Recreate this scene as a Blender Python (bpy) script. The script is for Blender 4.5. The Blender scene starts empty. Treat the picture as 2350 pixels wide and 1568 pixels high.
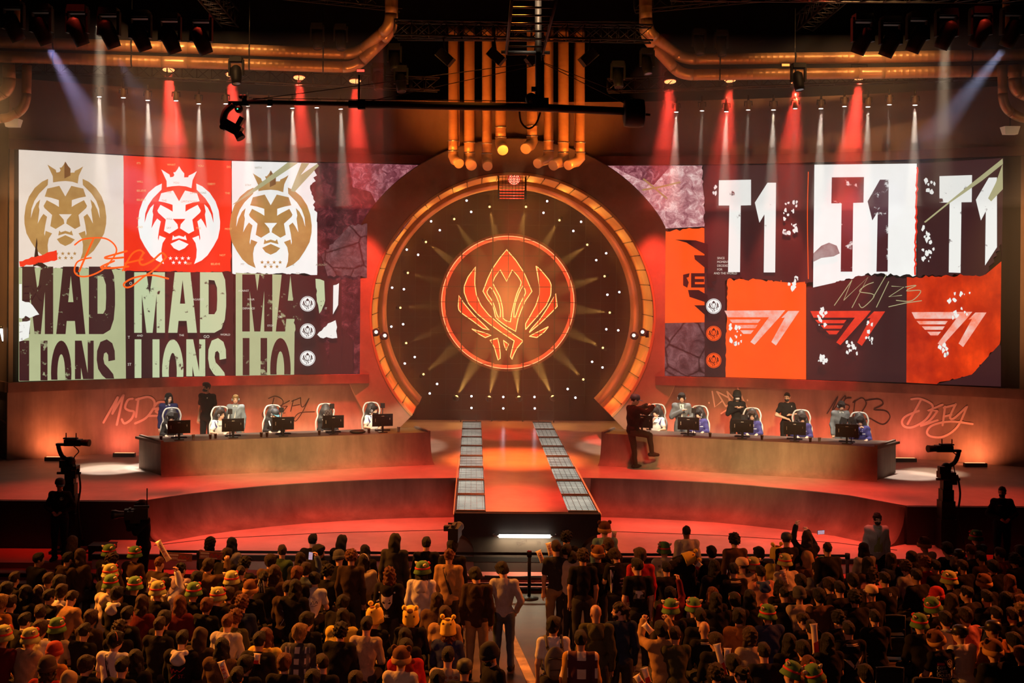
import bpy, bmesh, math, random
import numpy as np
from mathutils import Vector, Matrix, geometry
from mathutils.bvhtree import BVHTree

# ------------------------------------------------------------------ camera, world, big lights, exposure
SC = bpy.context.scene
COL = SC.collection
CAMX, CZ, F, U0, V0, TH = -1.17, 6.5, 2800.0, 1087.0, 632.0, 0.0065
cam_d = bpy.data.cameras.new('camera')
cam = bpy.data.objects.new('camera', cam_d)
COL.objects.link(cam)
cam_d.sensor_width = 36.0
cam_d.lens = F / 2350.0 * 36.0
cam_d.shift_x = (1175.0 - U0) / 2350.0
cam_d.shift_y = -(784.0 - V0) / 2350.0
cam_d.clip_end = 200
cam.matrix_world = Matrix.Translation((CAMX, 0, CZ)) @ Matrix.Rotation(math.radians(90), 4, 'X') @ Matrix.Rotation(TH, 4, 'Z')
SC.camera = cam

W = bpy.data.worlds.new('world')
SC.world = W
W.use_nodes = True
W.node_tree.nodes['Background'].inputs[0].default_value = (0.9, 0.35, 0.25, 1)
W.node_tree.nodes['Background'].inputs[1].default_value = 0.006
SC.view_settings.view_transform = 'Standard'
SC.view_settings.look = 'None'
SC.view_settings.exposure = 0.0
SC.view_settings.gamma = 1.0
SC.view_settings.use_curve_mapping = False
SC.cycles.max_bounces = 6
SC.cycles.diffuse_bounces = 3
SC.cycles.glossy_bounces = 3
SC.cycles.volume_bounces = 0
SC.cycles.volume_step_rate = 4
SC.cycles.sample_clamp_indirect = 4.0

def look(o, loc, tgt):
    o.location = loc
    o.rotation_euler = (Vector(tgt) - Vector(loc)).to_track_quat('-Z', 'Y').to_euler()

def spot(loc, tgt, power, color, deg, blend=0.5, radius=0.08, name='spot_lamp'):
    d = bpy.data.lights.new(name, 'SPOT')
    d.energy, d.color, d.spot_size, d.spot_blend, d.shadow_soft_size = power, color, math.radians(deg), blend, radius
    o = bpy.data.objects.new(name, d)
    COL.objects.link(o)
    look(o, loc, tgt)
    return o

def area(loc, tgt, power, color, sx, sy, name='wash_lamp', spread=180):
    d = bpy.data.lights.new(name, 'AREA')
    d.energy, d.color, d.shape, d.size, d.size_y = power, color, 'RECTANGLE', sx, sy
    d.spread = math.radians(spread)
    o = bpy.data.objects.new(name, d)
    COL.objects.link(o)
    look(o, loc, tgt)
    return o

RED, ORANGE, AMBER, WARM, WHITE = (1, .055, .025), (1, .17, .03), (1, .50, .18), (1, .62, .26), (1, .86, .70)
# stage floor washes, hung high in the rig in front of the stage
for sx in (-1, 1):
    spot((sx * 2.3, 30.4, 18.2), (sx * 3.2, 30.7, 1.4), 22000, RED, 20, .8, .3)
    spot((sx * 7.2, 28.9, 18.2), (sx * 7.0, 29.1, 1.4), 23000, RED, 20, .8, .3)
    spot((sx * 10.5, 27.6, 18.2), (sx * 10.5, 28.2, 1.4), 9000, RED, 18, 1.0, .3)
    spot((sx * 3.0, 27.2, 18.2), (sx * 3.2, 27.4, .5), 23000, (1, .11, .06), 17, .8, .3)
    spot((sx * 7.0, 26.4, 18.2), (sx * 6.8, 26.5, .5), 18000, (1, .09, .05), 17, .8, .3)
    spot((sx * 8, 26, 15.5), (sx * 9.2, 35, 10.8), 5000, AMBER, 42, 1.0, .3)
    spot((sx * 6.5, 20, 11), (sx * 6.0, 32.2, 2.3), 10500, (1, .66, .24), 24, .8, .3)
    spot((sx * 12, 25, 14), (sx * 14.6, 34, 6.0), 15000, AMBER, 26, 1.0, .3)
    spot((sx * 10.4, 30, 13), (sx * 10.9, 31.9, 1.42), 9000, (1, .80, .55), 9, .8, .1)
spot((0, 27.6, 17.6), (0, 33.5, 1.4), 110000, ORANGE, 15, 1.0, .3)
spot((0, 22, 15), (0, 27.6, 1.4), 22000, (1, .02, .03), 15, 1.0, .3)
spot((0, 24, 13.5), (0, 36, 6), 3600, (1, .64, .36), 34, 1.0, .3)
    
for sx in (-1, 1): spot((sx * 5, 12, 10), (sx * 5, 29, 1.0), 3800, (1, .62, .42), 22, .9, .3)
# one key light per seat behind the desks
for sx in (-1, 1):
    for kx, ky in ((9.0, 32.3), (7.5, 32.7), (6.0, 33.2), (4.6, 33.7), (3.2, 34.1)):
        spot((sx * (kx * .75 + 1), 22, 12.4), (sx * kx, ky, 2.95), 11500, (1, .84, .62), 8.5, .35, .12)
# audience: amber from the sides and the centre of the rig, a mauve fill from the rear of the hall
spot((-15, 23, 8), (-4, 19.0, 1), 18500, (1, .28, .03), 50, 1.0, .3)
spot((15, 23, 9), (4, 19, 1), 9500, (1, .17, .025), 50, 1.0, .3)
spot((-1, 26, 14), (-3, 19, 1), 10000, (1, .28, .035), 60, 1.0, .3)
spot((-3, 2, 14), (-2, 19, 1), 1150, (1, .42, .36), 50, 1.0, .6)

# ------------------------------------------------------------------ helpers
def ray(px, py):
    a, b = px - U0, py - V0
    c, s = math.cos(TH), math.sin(TH)
    return (a * c + b * s) / F, -(-a * s + b * c) / F

def at(px, py, Y):
    a, b = ray(px, py)
    return Vector((CAMX + a * Y, Y, CZ + b * Y))

def atz(px, py, z):
    a, b = ray(px, py)
    return at(px, py, (z - CZ) / b)

R_ARC, Y_ARC = 25.5, 36.9
def arcY(X):
    return Y_ARC - (R_ARC - math.sqrt(max(R_ARC * R_ARC - X * X, 1)))

def atarc(px, py, off=0.0):
    a, b = ray(px, py)
    Y = 35.0
    for _ in range(12):
        Y = arcY(CAMX + a * Y) - off
    return Vector((CAMX + a * Y, Y, CZ + b * Y))

MATS = {}
def mat(name, col, rough=.6, metal=0, noise=None, emit=None, es=1.0, streak=None, bump=0, spec=.4, col2=None, thr=None, nos=False):
    if name in MATS: return MATS[name]
    m = bpy.data.materials.new(name)
    m.use_nodes = True
    nt = m.node_tree
    b = nt.nodes['Principled BSDF']
    b.inputs['Roughness'].default_value = rough
    b.inputs['Metallic'].default_value = metal
    b.inputs['Specular IOR Level'].default_value = spec
    c4 = (*col, 1)
    b.inputs['Base Color'].default_value = c4
    src = None
    if noise or streak:
        tc = nt.nodes.new('ShaderNodeTexCoord')
        fac = None
        for par in (noise, streak):
            if not par: continue
            mp = nt.nodes.new('ShaderNodeMapping')
            nt.links.new(tc.outputs['Object'], mp.inputs[0])
            if par is streak: mp.inputs['Scale'].default_value = (par[0], par[0], par[0] * par[2])
            else: mp.inputs['Scale'].default_value = (par[0],) * 3
            nz = nt.nodes.new('ShaderNodeTexNoise')
            nz.inputs['Scale'].default_value = 1.0
            nz.inputs['Detail'].default_value = 6
            nz.inputs['Roughness'].default_value = .62
            nt.links.new(mp.outputs[0], nz.inputs['Vector'])
            rg = nt.nodes.new('ShaderNodeMapRange')
            rg.inputs['From Min'].default_value = .3 if thr is None else thr - .03
            rg.inputs['From Max'].default_value = .7 if thr is None else thr + .03
            rg.inputs['To Min'].default_value = 1 - par[1]
            rg.inputs['To Max'].default_value = 1.0
            nt.links.new(nz.outputs['Fac'], rg.inputs['Value'])
            if fac is None: fac = rg.outputs[0]
            else:
                ml = nt.nodes.new('ShaderNodeMath'); ml.operation = 'MULTIPLY'
                nt.links.new(fac, ml.inputs[0]); nt.links.new(rg.outputs[0], ml.inputs[1]); fac = ml.outputs[0]
        mx = nt.nodes.new('ShaderNodeMix'); mx.data_type = 'RGBA'
        c2 = col2 or tuple(c * .12 for c in col)
        mx.inputs['A'].default_value = (*c2, 1)
        mx.inputs['B'].default_value = c4
        nt.links.new(fac, mx.inputs['Factor'])
        src = mx.outputs['Result']
        nt.links.new(src, b.inputs['Base Color'])
        if bump:
            bp = nt.nodes.new('ShaderNodeBump'); bp.inputs['Strength'].default_value = bump; bp.inputs['Distance'].default_value = .02
            nt.links.new(fac, bp.inputs['Height']); nt.links.new(bp.outputs[0], b.inputs['Normal'])
    if emit is not None:
        b.inputs['Emission Strength'].default_value = es
        if src is not None and emit is True: 
            nt.links.new(src, b.inputs['Emission Color'])
            nt.links.remove(b.inputs['Base Color'].links[0]); b.inputs['Base Color'].default_value = (.01, .01, .01, 1)
        else: b.inputs['Emission Color'].default_value = (*(col if emit is True else emit), 1)
        if emit is True: b.inputs['Base Color'].default_value = (.01, .01, .01, 1)
    if nos: m.cycles.emission_sampling = 'NONE'
    MATS[name] = m
    return m

def srgb(r, g, b):
    return tuple((c / 12.92 if c <= .04045 else ((c + .055) / 1.055) ** 2.4) for c in (r / 255, g / 255, b / 255))

class MB:
    """collects shapes for one mesh"""
    def __init__(s): s.v, s.f, s.mi, s.sm, s.cur = [], [], [], [], 0
    def add(s, vs, fs, smooth=False):
        n = len(s.v); s.v += [tuple(v) for v in vs]
        for f in fs: s.f.append([i + n for i in f]); s.mi.append(s.cur); s.sm.append(smooth)
    def box(s, c, size, M=None):
        x, y, z = (q / 2 for q in size); c = Vector(c)
        vs = [Vector((a * x, b * y, d * z)) for a in (-1, 1) for b in (-1, 1) for d in (-1, 1)]
        vs = [(M @ v if M else v) + c for v in vs]
        s.add(vs, [(0, 1, 3, 2), (4, 6, 7, 5), (0, 4, 5, 1), (2, 3, 7, 6), (0, 2, 6, 4), (1, 5, 7, 3)])
    def tube(s, pts, r, n=10, cap=True, closed=False):
        pts = [Vector(p) for p in pts]; m = len(pts)
        rs = r if isinstance(r, (list, tuple)) else [r] * m
        rings = []; up = None
        for i, p in enumerate(pts):
            a = pts[(i - 1) % m] if (i > 0 or closed) else p
            b = pts[(i + 1) % m] if (i < m - 1 or closed) else p
            t = (b - a).normalized()
            if up is None: up = Vector((0, 0, 1)) if abs(t.z) < .9 else Vector((1, 0, 0))
            x = t.cross(up); 
            if x.length < 1e-4: x = t.orthogonal()
            x.normalize(); y = x.cross(t).normalized(); up = y
            k = 1.0
            if 0 < i < m - 1 or closed:
                d = (p - a).normalized().dot((b - p).normalized()); k = 1 / max(math.sqrt(max((1 + d) / 2, .05)), .5)
            rings.append([p + (x * math.cos(q) + y * math.sin(q)) * rs[i] * (k if k < 1.3 else 1.3) for q in [2 * math.pi * j / n for j in range(n)]])
        vs = [v for rg in rings for v in rg]; fs = []
        for i in range(m if closed else m - 1):
            for j in range(n):
                i2 = (i + 1) % m
                fs.append((i * n + j, i * n + (j + 1) % n, i2 * n + (j + 1) % n, i2 * n + j))
        s.add(vs, fs, True)
        if cap and not closed:
            s.add(rings[0], [tuple(range(n))[::-1]]); s.add(rings[-1], [tuple(range(n))])
    def bar(s, a, b, r, n=6): s.tube([a, b], r, n)
    def lathe(s, prof, n=24, M=None, caps=True):
        vs, fs = [], []
        for r, z in prof:
            for j in range(n):
                q = 2 * math.pi * j / n; v = Vector((r * math.cos(q), r * math.sin(q), z)); vs.append(M @ v if M else v)
        for i in range(len(prof) - 1):
            for j in range(n): fs.append((i * n + j, i * n + (j + 1) % n, (i + 1) * n + (j + 1) % n, (i + 1) * n + j))
        s.add(vs, fs, True)
        if caps:
            if prof[0][0] > 1e-4: s.add(vs[:n], [tuple(range(n))[::-1]])
            if prof[-1][0] > 1e-4: s.add(vs[-n:], [tuple(range(n))])
    def sphere(s, c, r, M=None, n=12):
        c = Vector(c); r = r if isinstance(r, (tuple, list)) else (r, r, r)
        vs, fs = [], []
        for i in range(n + 1):
            for j in range(2 * n):
                a, q = math.pi * i / n, math.pi * j / n
                v = Vector((r[0] * math.sin(a) * math.cos(q), r[1] * math.sin(a) * math.sin(q), r[2] * math.cos(a)))
                vs.append((M @ v if M else v) + c)
        for i in range(n):
            for j in range(2 * n):
                fs.append((i * 2 * n + j, (i + 1) * 2 * n + j, (i + 1) * 2 * n + (j + 1) % (2 * n), i * 2 * n + (j + 1) % (2 * n)))
        s.add(vs, fs, True)
    def quad(s, a, b, c, d): s.add([a, b, c, d], [(0, 1, 2, 3)])
    def mesh(s, name, mats):
        me = bpy.data.meshes.new(name)
        me.from_pydata(s.v, [], s.f)
        for m in (mats if isinstance(mats, (list, tuple)) else [mats]): me.materials.append(m)
        me.polygons.foreach_set('material_index', s.mi)
        me.polygons.foreach_set('use_smooth', s.sm)
        bm = bmesh.new(); bm.from_mesh(me)
        bmesh.ops.remove_doubles(bm, verts=bm.verts, dist=1e-5)
        bmesh.ops.recalc_face_normals(bm, faces=bm.faces)
        bm.to_mesh(me); bm.free()
        return me
    def build(s, name, mats, parent=None, label=None, cat=None, group=None, kind=None, loc=None):
        return link(name, s.mesh(name, mats), parent, label, cat, group, kind, loc)

def tag(o, label=None, cat=None, group=None, kind=None):
    if label: o['label'] = label
    if cat: o['category'] = cat
    if group: o['group'] = group
    if kind: o['kind'] = kind
    return o

def link(name, me, parent=None, label=None, cat=None, group=None, kind=None, loc=None):
    o = bpy.data.objects.new(name, me)
    COL.objects.link(o)
    if parent: o.parent = parent
    if loc is not None: o.location = loc
    return tag(o, label, cat, group, kind)

def empty(name, loc, label, cat, group=None, rz=0):
    o = bpy.data.objects.new(name, None)
    o.empty_display_size = .1
    COL.objects.link(o); o.location = loc; o.rotation_euler.z = rz
    return tag(o, label, cat, group)

def copy_tree(o, parent=None, seen=None):
    c = o.copy(); COL.objects.link(c); c.parent = parent
    for k in ('label', 'category', 'group'):
        pass
    for ch in list(o.children): copy_tree(ch, c)
    return c

def rotM(axis, deg): return Matrix.Rotation(math.radians(deg), 4, axis)
def dirM(d):
    """rotation taking +Z to d"""
    return Vector(d).to_track_quat('Z', 'Y').to_matrix().to_4x4()
# ------------------------------------------------------------------ the hall: floors, walls, stage
ZS, ZL = 1.42, .56
M_floor = mat('hall floor', (.10, .062, .045), .45, noise=(1.2, .5), streak=(3, .3, 1), bump=.1)
M_stage = mat('stage floor', (.50, .40, .36), .42, noise=(.7, .45), streak=(2.2, .35, 1), col2=(.20, .15, .13), bump=.05)
M_conc = mat('stained concrete', (.36, .27, .21), .75, noise=(.8, .55), streak=(2.6, .65, .12), col2=(.10, .065, .05), bump=.12)
M_skirt = mat('scuffed ramp', (.20, .15, .13), .6, noise=(.7, .5), streak=(2.0, .8, .12), col2=(.05, .03, .028), bump=.1)
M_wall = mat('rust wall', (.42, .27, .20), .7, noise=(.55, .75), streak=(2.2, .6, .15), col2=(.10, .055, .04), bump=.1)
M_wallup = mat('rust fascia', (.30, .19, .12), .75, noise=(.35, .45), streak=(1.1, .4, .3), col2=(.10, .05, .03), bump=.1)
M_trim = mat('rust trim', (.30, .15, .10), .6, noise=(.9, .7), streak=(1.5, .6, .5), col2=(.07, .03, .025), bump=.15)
M_ring = mat('plaster ring', (.30, .22, .14), .7, noise=(1.6, .55), col2=(.13, .085, .05), bump=.15)
M_blk = mat('matt black', (.012, .011, .011), .55)
M_blk2 = mat('soft black', (.02, .018, .018), .85)
M_steel = mat('dark steel', (.06, .055, .05), .38, .7)
M_chrome = mat('worn steel', (.5, .46, .42), .3, .9)
M_wht = mat('white paint', (.75, .72, .68), .5)

def prism(mb, poly, z0, z1):
    n = len(poly)
    mb.add([(x, y, z0) for x, y in poly] + [(x, y, z1) for x, y in poly],
           [tuple(range(n))[::-1], tuple(range(n, 2 * n))] + [(i, (i + 1) % n, n + (i + 1) % n, n + i) for i in range(n)])

m = MB(); m.box((0, 16, -.1), (60, 34, .2)); m.build('floor', M_floor, kind='structure')
m = MB(); m.box((0, 22, 19.0), (60, 46, .2)); m.build('ceiling', M_blk2, kind='structure')
m = MB(); m.box((0, 45.2, 9), (60, .2, 20)); m.build('wall_back', M_blk2, kind='structure')
for s, nm in ((-1, 'wall_left'), (1, 'wall_right')):
    m = MB(); m.box((s * 24, 22, 9), (.2, 46, 20)); m.build(nm, M_blk2, kind='structure')

# stage deck with its concave front, and the curved ramp below it
EL = [(330, 1147), (390, 1139.5), (434, 1133), (520, 1123), (600, 1115.5), (680, 1109.5), (760, 1105), (850, 1101), (930, 1098.5), (1046, 1097)]
ER = [(1356, 1097), (1430, 1098.5), (1500, 1101), (1580, 1104.5), (1648, 1108), (1725, 1114), (1800, 1121), (1880, 1129), (1950, 1137), (2055, 1148)]
PL = [atz(x, y, ZS).xy for x, y in EL]; PR = [atz(x, y, ZS).xy for x, y in ER]
poly = [Vector((-24, 27.25))] + [Vector((PL[0].x, 27.25))] + PL[1:] + PR[:-1] + [Vector((PR[-1].x, 27.25)), Vector((24, 27.25)), Vector((24, 45)), Vector((-24, 45))]
PL[0].y = PR[-1].y = 27.25
m = MB(); prism(m, [tuple(p) for p in poly], .3, ZS); m.build('floor_stage', M_stage, kind='structure')
# dark fascia on the straight flanks of the stage front
M_dkface = mat('dark fascia', (.035, .022, .018), .6, noise=(.6, .5))
for s, P in ((-1, PL[0]), (1, PR[-1])):
    m = MB(); m.box(((P.x + s * 24) / 2, 27.2, .71), (abs(24 - abs(P.x)), .1, 1.40)); m.build('trim_1' if s < 0 else 'trim_2', M_dkface, kind='structure')
def ramp(P, name):
    m = MB(); N = 12; vs = []
    for i, p in enumerate(P):
        a, b = P[max(i - 1, 0)], P[min(i + 1, len(P) - 1)]
        t = (b - a).normalized(); n = Vector((t.y, -t.x))
        if n.y > 0: n = -n
        for k in range(N + 1):
            q = k / N
            o = .02 + .62 * (1 - math.sqrt(max(1 - q * q, 0)))
            vs.append((p.x + n.x * o, p.y + n.y * o, ZS - .012 - (ZS - ZL - .012) * q))
    fs = [(i * (N + 1) + k, (i + 1) * (N + 1) + k, (i + 1) * (N + 1) + k + 1, i * (N + 1) + k + 1) for i in range(len(P) - 1) for k in range(N)]
    m.add(vs, fs, True)
    n0 = len(P) - 1
    for e in (0, n0):   # end cheeks
        ring = [vs[e * (N + 1) + k] for k in range(N + 1)]
        p = P[e]; m.add(ring + [(p.x, p.y, ZL)], [tuple(range(N + 2))])
    m.build(name, M_skirt, kind='structure')
def dens(P, k=4):
    out = []
    for i in range(len(P) - 1):
        for j in range(k): out.append(P[i].lerp(P[i + 1], j / k))
    return out + [P[-1]]
ramp(dens(PL), 'trim_3'); ramp(dens(PR), 'trim_4')
m = MB(); prism(m, [(-9.2, 25.8), (9.2, 25.8), (9.2, 27.3), (8.0, 31), (-8.0, 31), (-9.2, 27.3)], 0, ZL); m.build('floor_lower_stage', M_stage, kind='structure')
M_red = mat('red step', (.42, .10, .08), .5, noise=(.8, .4))
for s in (-1, 1):
    m = MB(); prism(m, [(s * 9.2, 25.8), (s * 24, 25.8), (s * 24, 27.3), (s * 9.2, 27.3)], 0, .36)
    m.build('floor_side_step_left' if s < 0 else 'floor_side_step_right', M_red, kind='structure')
for k, (y, z) in enumerate(((25.4, .24), (25.0, .12))):
    m = MB(); m.box((0, y + .2, z / 2), (48, .4, z)); m.build('floor_front_step', M_red, kind='structure')
    m = MB(); m.box((0, y - .012, z - .05), (48, .02, .06)); m.build('trim_5', M_blk, kind='structure')
m = MB(); m.box((0, 25.77, ZL - .06), (18.4, .03, .10)); m.build('trim_6', M_blk, kind='structure')
# seams in the lower stage floor
m = MB()
for sg in (-1, 1):
    m.tube([(sg * 8.1, 26.6, ZL + .004), (sg * 7.0, 27.3, ZL + .004), (sg * 4.5, 28.0, ZL + .004), (sg * 1.8, 28.4, ZL + .004)], .008, 4)
m.build('trim_7', M_blk, kind='structure')

# curved back wall
def arcwall(name, x0, x1, z0, z1, off, m_, th=.12, step=.45):
    mb = MB(); n = max(2, int(abs(x1 - x0) / step)); vs = []
    for i in range(n + 1):
        x = x0 + (x1 - x0) * i / n; y = arcY(x)
        nx, ny = -x / R_ARC, -1.0
        l = math.hypot(nx, ny); nx /= l; ny /= l
        for o in (off, off - th):
            for z in (z0, z1): vs.append((x + nx * o, y + ny * o, z))
    fs = []
    for i in range(n):
        a, b = i * 4, i * 4 + 4
        fs += [(a, b, b + 1, a + 1), (a + 3, b + 3, b + 2, a + 2), (a + 1, b + 1, b + 3, a + 3), (a + 2, b + 2, b, a)]
    fs += [(0, 1, 3, 2), (n * 4 + 2, n * 4 + 3, n * 4 + 1, n * 4)]
    mb.add(vs, fs, False)
    return mb.build(name, m_, kind='structure')
ZB, ZT = 3.53, 9.83
XE = 13.42
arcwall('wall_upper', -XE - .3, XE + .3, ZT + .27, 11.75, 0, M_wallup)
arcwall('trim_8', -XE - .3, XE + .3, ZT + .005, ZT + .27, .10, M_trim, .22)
wl = arcwall('wall_lower_left', -XE - .3, -4.3, ZS, 3.26, 0, M_wall)
wr = arcwall('wall_lower_right', 4.3, XE + .3, ZS, 3.26, 0, M_wall)
arcwall('trim_9', -XE - .3, -4.3, 3.26, ZB - .005, .14, M_trim, .26)
arcwall('trim_10', 4.3, XE + .3, 3.26, ZB - .005, .14, M_trim, .26)
arcwall('wall_screen_left', -XE - .3, -4.3, ZB, ZT, -.06, M_blk)
arcwall('wall_screen_right', 4.3, XE + .3, ZB, ZT, -.06, M_blk)
# returns beside the screens, with a ledge, and the stairs in front of them
M_side = mat('side wall', (.20, .13, .085), .75, noise=(.6, .5), streak=(1.6, .5, .2), col2=(.07, .04, .03))
for s, nm in ((-1, 'left'), (1, 'right')):
    x0, y0 = s * (XE + .25), arcY(XE) - .1
    x1, y1 = s * (XE + 5), y0 + 5.6
    d = Vector((x1 - x0, y1 - y0, 0)); L = d.length; d.normalize(); Mz = Matrix.Rotation(math.atan2(d.y, d.x), 4, 'Z')
    for z0, z1, th, mm, n2 in ((ZS, 12.2, .12, M_side, 'wall_return_' + nm), (3.26, ZB, .3, M_trim, 'trim_return_' + nm)):
        m = MB(); m.box(Vector((x0, y0, (z0 + z1) / 2)) + d * L / 2, (L, th, z1 - z0), Mz); m.build(n2, mm, kind='structure')
    # stairs
    root = empty('staircase', (s * 13.75, 33.6, ZS), f'dark steel staircase with handrail at the {nm} end of the stage', 'stairs')
    for k in range(11):
        m = MB(); m.box((s * (.25 + .27 * k), 0, .18 + .185 * k), (.30, 1.0, .04)); m.box((s * (.11 + .27 * k), 0, .09 + .185 * k), (.02, 1.0, .18))
        m.build('step', M_steel, root)
    for yy in (-.52, .52):
        m = MB(); m.tube([(s * -.05, yy, .02), (s * 3.0, yy, 2.08)], .06, 6); m.build('stringer', M_steel, root)
        m = MB(); m.tube([(s * .05, yy, .1), (s * .05, yy, .98), (s * 3.0, yy, 3.0)], .025, 8)
        for k in range(1, 5): m.tube([(s * (.05 + .7 * k), yy, .1 + .48 * k), (s * (.05 + .7 * k), yy, .98 + .48 * k)], .015, 6)
        m.build('handrail', mat('bronze rail', (.30, .16, .07), .4, .6), root)
    # slanted tube lamp by the stairs
    t0 = (at(2, 752, 33.3), at(9, 783, 33.3)) if s < 0 else (at(2352, 752, 33.3), at(2334, 794, 33.3))
    root = empty('tube_light', t0[0], f'slanted tube light on the {nm} side wall above the stairs', 'light')
    m = MB(); m.tube([(0, 0, 0), t0[1] - t0[0]], .045, 10); m.build('tube', mat('tube glow', (1, .9, .75), emit=True, es=3), root)
    m = MB(); m.sphere((0, .02, 0), .07); m.sphere(t0[1] - t0[0] + Vector((0, .02, 0)), .06); m.build('end_cap', M_steel, root)

# ------------------------------------------------------------------ runway
RX = 1.55
run = tag(bpy.data.objects.new('runway', None), 'long orange lit runway with pale light panels leading into the ring', 'runway'); COL.objects.link(run)
M_run = mat('runway deck', (.55, .30, .22), .22, noise=(.8, .4), streak=(1.2, .3, 1), col2=(.25, .10, .07), spec=.6)
ZR = ZS + .05
m = MB(); m.box((0, 34, ZR - .06), (1.76, 16.2, .12)); m.build('deck', M_run, run)
M_dkrun = mat('runway side', (.045, .032, .027), .6, noise=(1.2, .5))
m = MB(); m.box((0, 34, ZR - .15), (2 * RX, 16.15, .16)); m.build('underframe', M_dkrun, run)
M_pan = mat('lit panel', (.66, .62, .50), .3, noise=(.9, .75), emit=True, es=1.9, col2=(.16, .15, .13))
M_edge = mat('glowing runway edge', (1, .16, .04), emit=True, es=.9)
for s in (-1, 1):
    for k in range(8):
        y0 = 26.02 + 2.0 * k
        m = MB(); m.box((s * 1.20, y0 + .98, ZR - .02), (.60, 1.66, .03)); pn = m.build('light_panel', M_pan, run)
        g = MB()
        for i in range(5): g.box((s * (.94 + .13 * i), y0 + .98, ZR), (.005, 1.9, .02))
        for i in range(12): g.box((s * 1.20, y0 + .14 + .155 * i, ZR), (.62, .005, .018))
        for yy in (.06, 1.90): g.box((s * 1.2, y0 + yy, ZR), (.64, .12, .022))
        g.build('grid', M_steel, pn)
    m = MB(); m.box((s * (RX + .012), 30, ZR - .03), (.02, 8.2, .04)); m.build('edge_strip', M_edge, run)
# front fascia: a wide beam on a central pier with a round shoulder on both sides
YF = 25.88
def fascia_poly():
    p = [(-RX, ZR), (RX, ZR), (RX, 1.06)]
    for k in range(9):
        q = math.pi / 2 * k / 8; p.append((RX - .02 - .40 * math.sin(q), 1.06 - .40 * (1 - math.cos(q)) - .02))
    p += [(1.13, .02), (-1.13, .02)]
    for k in range(8, -1, -1):
        q = math.pi / 2 * k / 8; p.append((-RX + .02 + .40 * math.sin(q), 1.06 - .40 * (1 - math.cos(q)) - .02))
    return p + [(-RX, 1.06)]
def extr_y(mb, poly, y0, y1):
    n = len(poly)
    mb.add([(x, y0, z) for x, z in poly] + [(x, y1, z) for x, z in poly],
           [tuple(range(n)), tuple(range(n, 2 * n))[::-1]] + [(i, n + i, n + (i + 1) % n, (i + 1) % n) for i in range(n)])
m = MB(); extr_y(m, fascia_poly(), YF - .12, YF + .1); m.build('front_fascia', M_dkrun, run)
M_conclt = mat('pale plinth', (.42, .36, .28), .7, noise=(1.2, .4))
m = MB(); m.box((0, YF + .3, .62), (3.0, .3, 1.1)); m.build('plinth', M_conclt, run)

# ------------------------------------------------------------------ the two curved desks
def desk(sx, label):
    fl, fr = Vector((-8.9 * sx, 30.35)), Vector((-2.2 * sx, 32.65))
    bl, br = Vector((-9.95 * sx, 31.75)), Vector((-2.75 * sx, 34.0))
    root = empty('desk', (0, 0, ZS), label, 'desk')
    H = .83; N = 10
    t = (fr - fl).normalized(); n = Vector((t.y, -t.x)); n = n if n.y < 0 else -n
    cols = 24; vs = []
    for i in range(cols + 1):
        p = fl.lerp(fr, i / cols)
        for k in range(N + 1):
            q = k / N; o = .34 * (1 - math.sqrt(max(1 - q * q, 0))) - .34
            vs.append((p.x + n.x * o, p.y + n.y * o, H - H * q))
    m = MB(); m.add(vs, [(i * (N + 1) + k, i * (N + 1) + k + 1, (i + 1) * (N + 1) + k + 1, (i + 1) * (N + 1) + k) for i in range(cols) for k in range(N)], True)
    m.build('curved_front', M_conc, root)
    f2l, f2r = fl - n * .34, fr - n * .34
    m = MB(); prism(m, [tuple(f2l), tuple(f2r), tuple(br), tuple(bl)], H - .06, H); m.build('worktop', mat('desk top', (.09, .055, .04), .5, noise=(1.5, .4)), root)
    for a, b, e in ((fl, bl, 0), (fr, br, cols)):
        top0 = vs[e * (N + 1)]; dr = (Vector((a.x, a.y)) - b).normalized(); base = Vector(top0[:2])
        prof = [(base.x + dr.x * (.34 * (1 - math.sqrt(max(1 - (k / N) ** 2, 0)))), base.y + dr.y * (.34 * (1 - math.sqrt(max(1 - (k / N) ** 2, 0)))), H - H * k / N) for k in range(N + 1)]
        b = base - dr * (base - b).dot(dr)
        d = .07 * (1 if e == 0 else -1); ti = t * d
        q0 = prof + [(b.x, b.y, 0), (b.x, b.y, H + .04), (prof[0][0], prof[0][1], H + .04)]
        nn = len(q0); m = MB()
        m.add(q0 + [(x + ti.x, y + ti.y, z) for x, y, z in q0], [tuple(range(nn)), tuple(range(nn, 2 * nn))[::-1]] + [(i, nn + i, nn + (i + 1) % nn, (i + 1) % nn) for i in range(nn)])
        m.build('end_panel', M_conc, root)
    return root, f2l, f2r, -n
DESK_L = desk(1, 'long stained concrete desk with curved front, on the lion screen side')
DESK_R = desk(-1, 'long stained concrete desk with curved front, on the right screen side')
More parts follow.
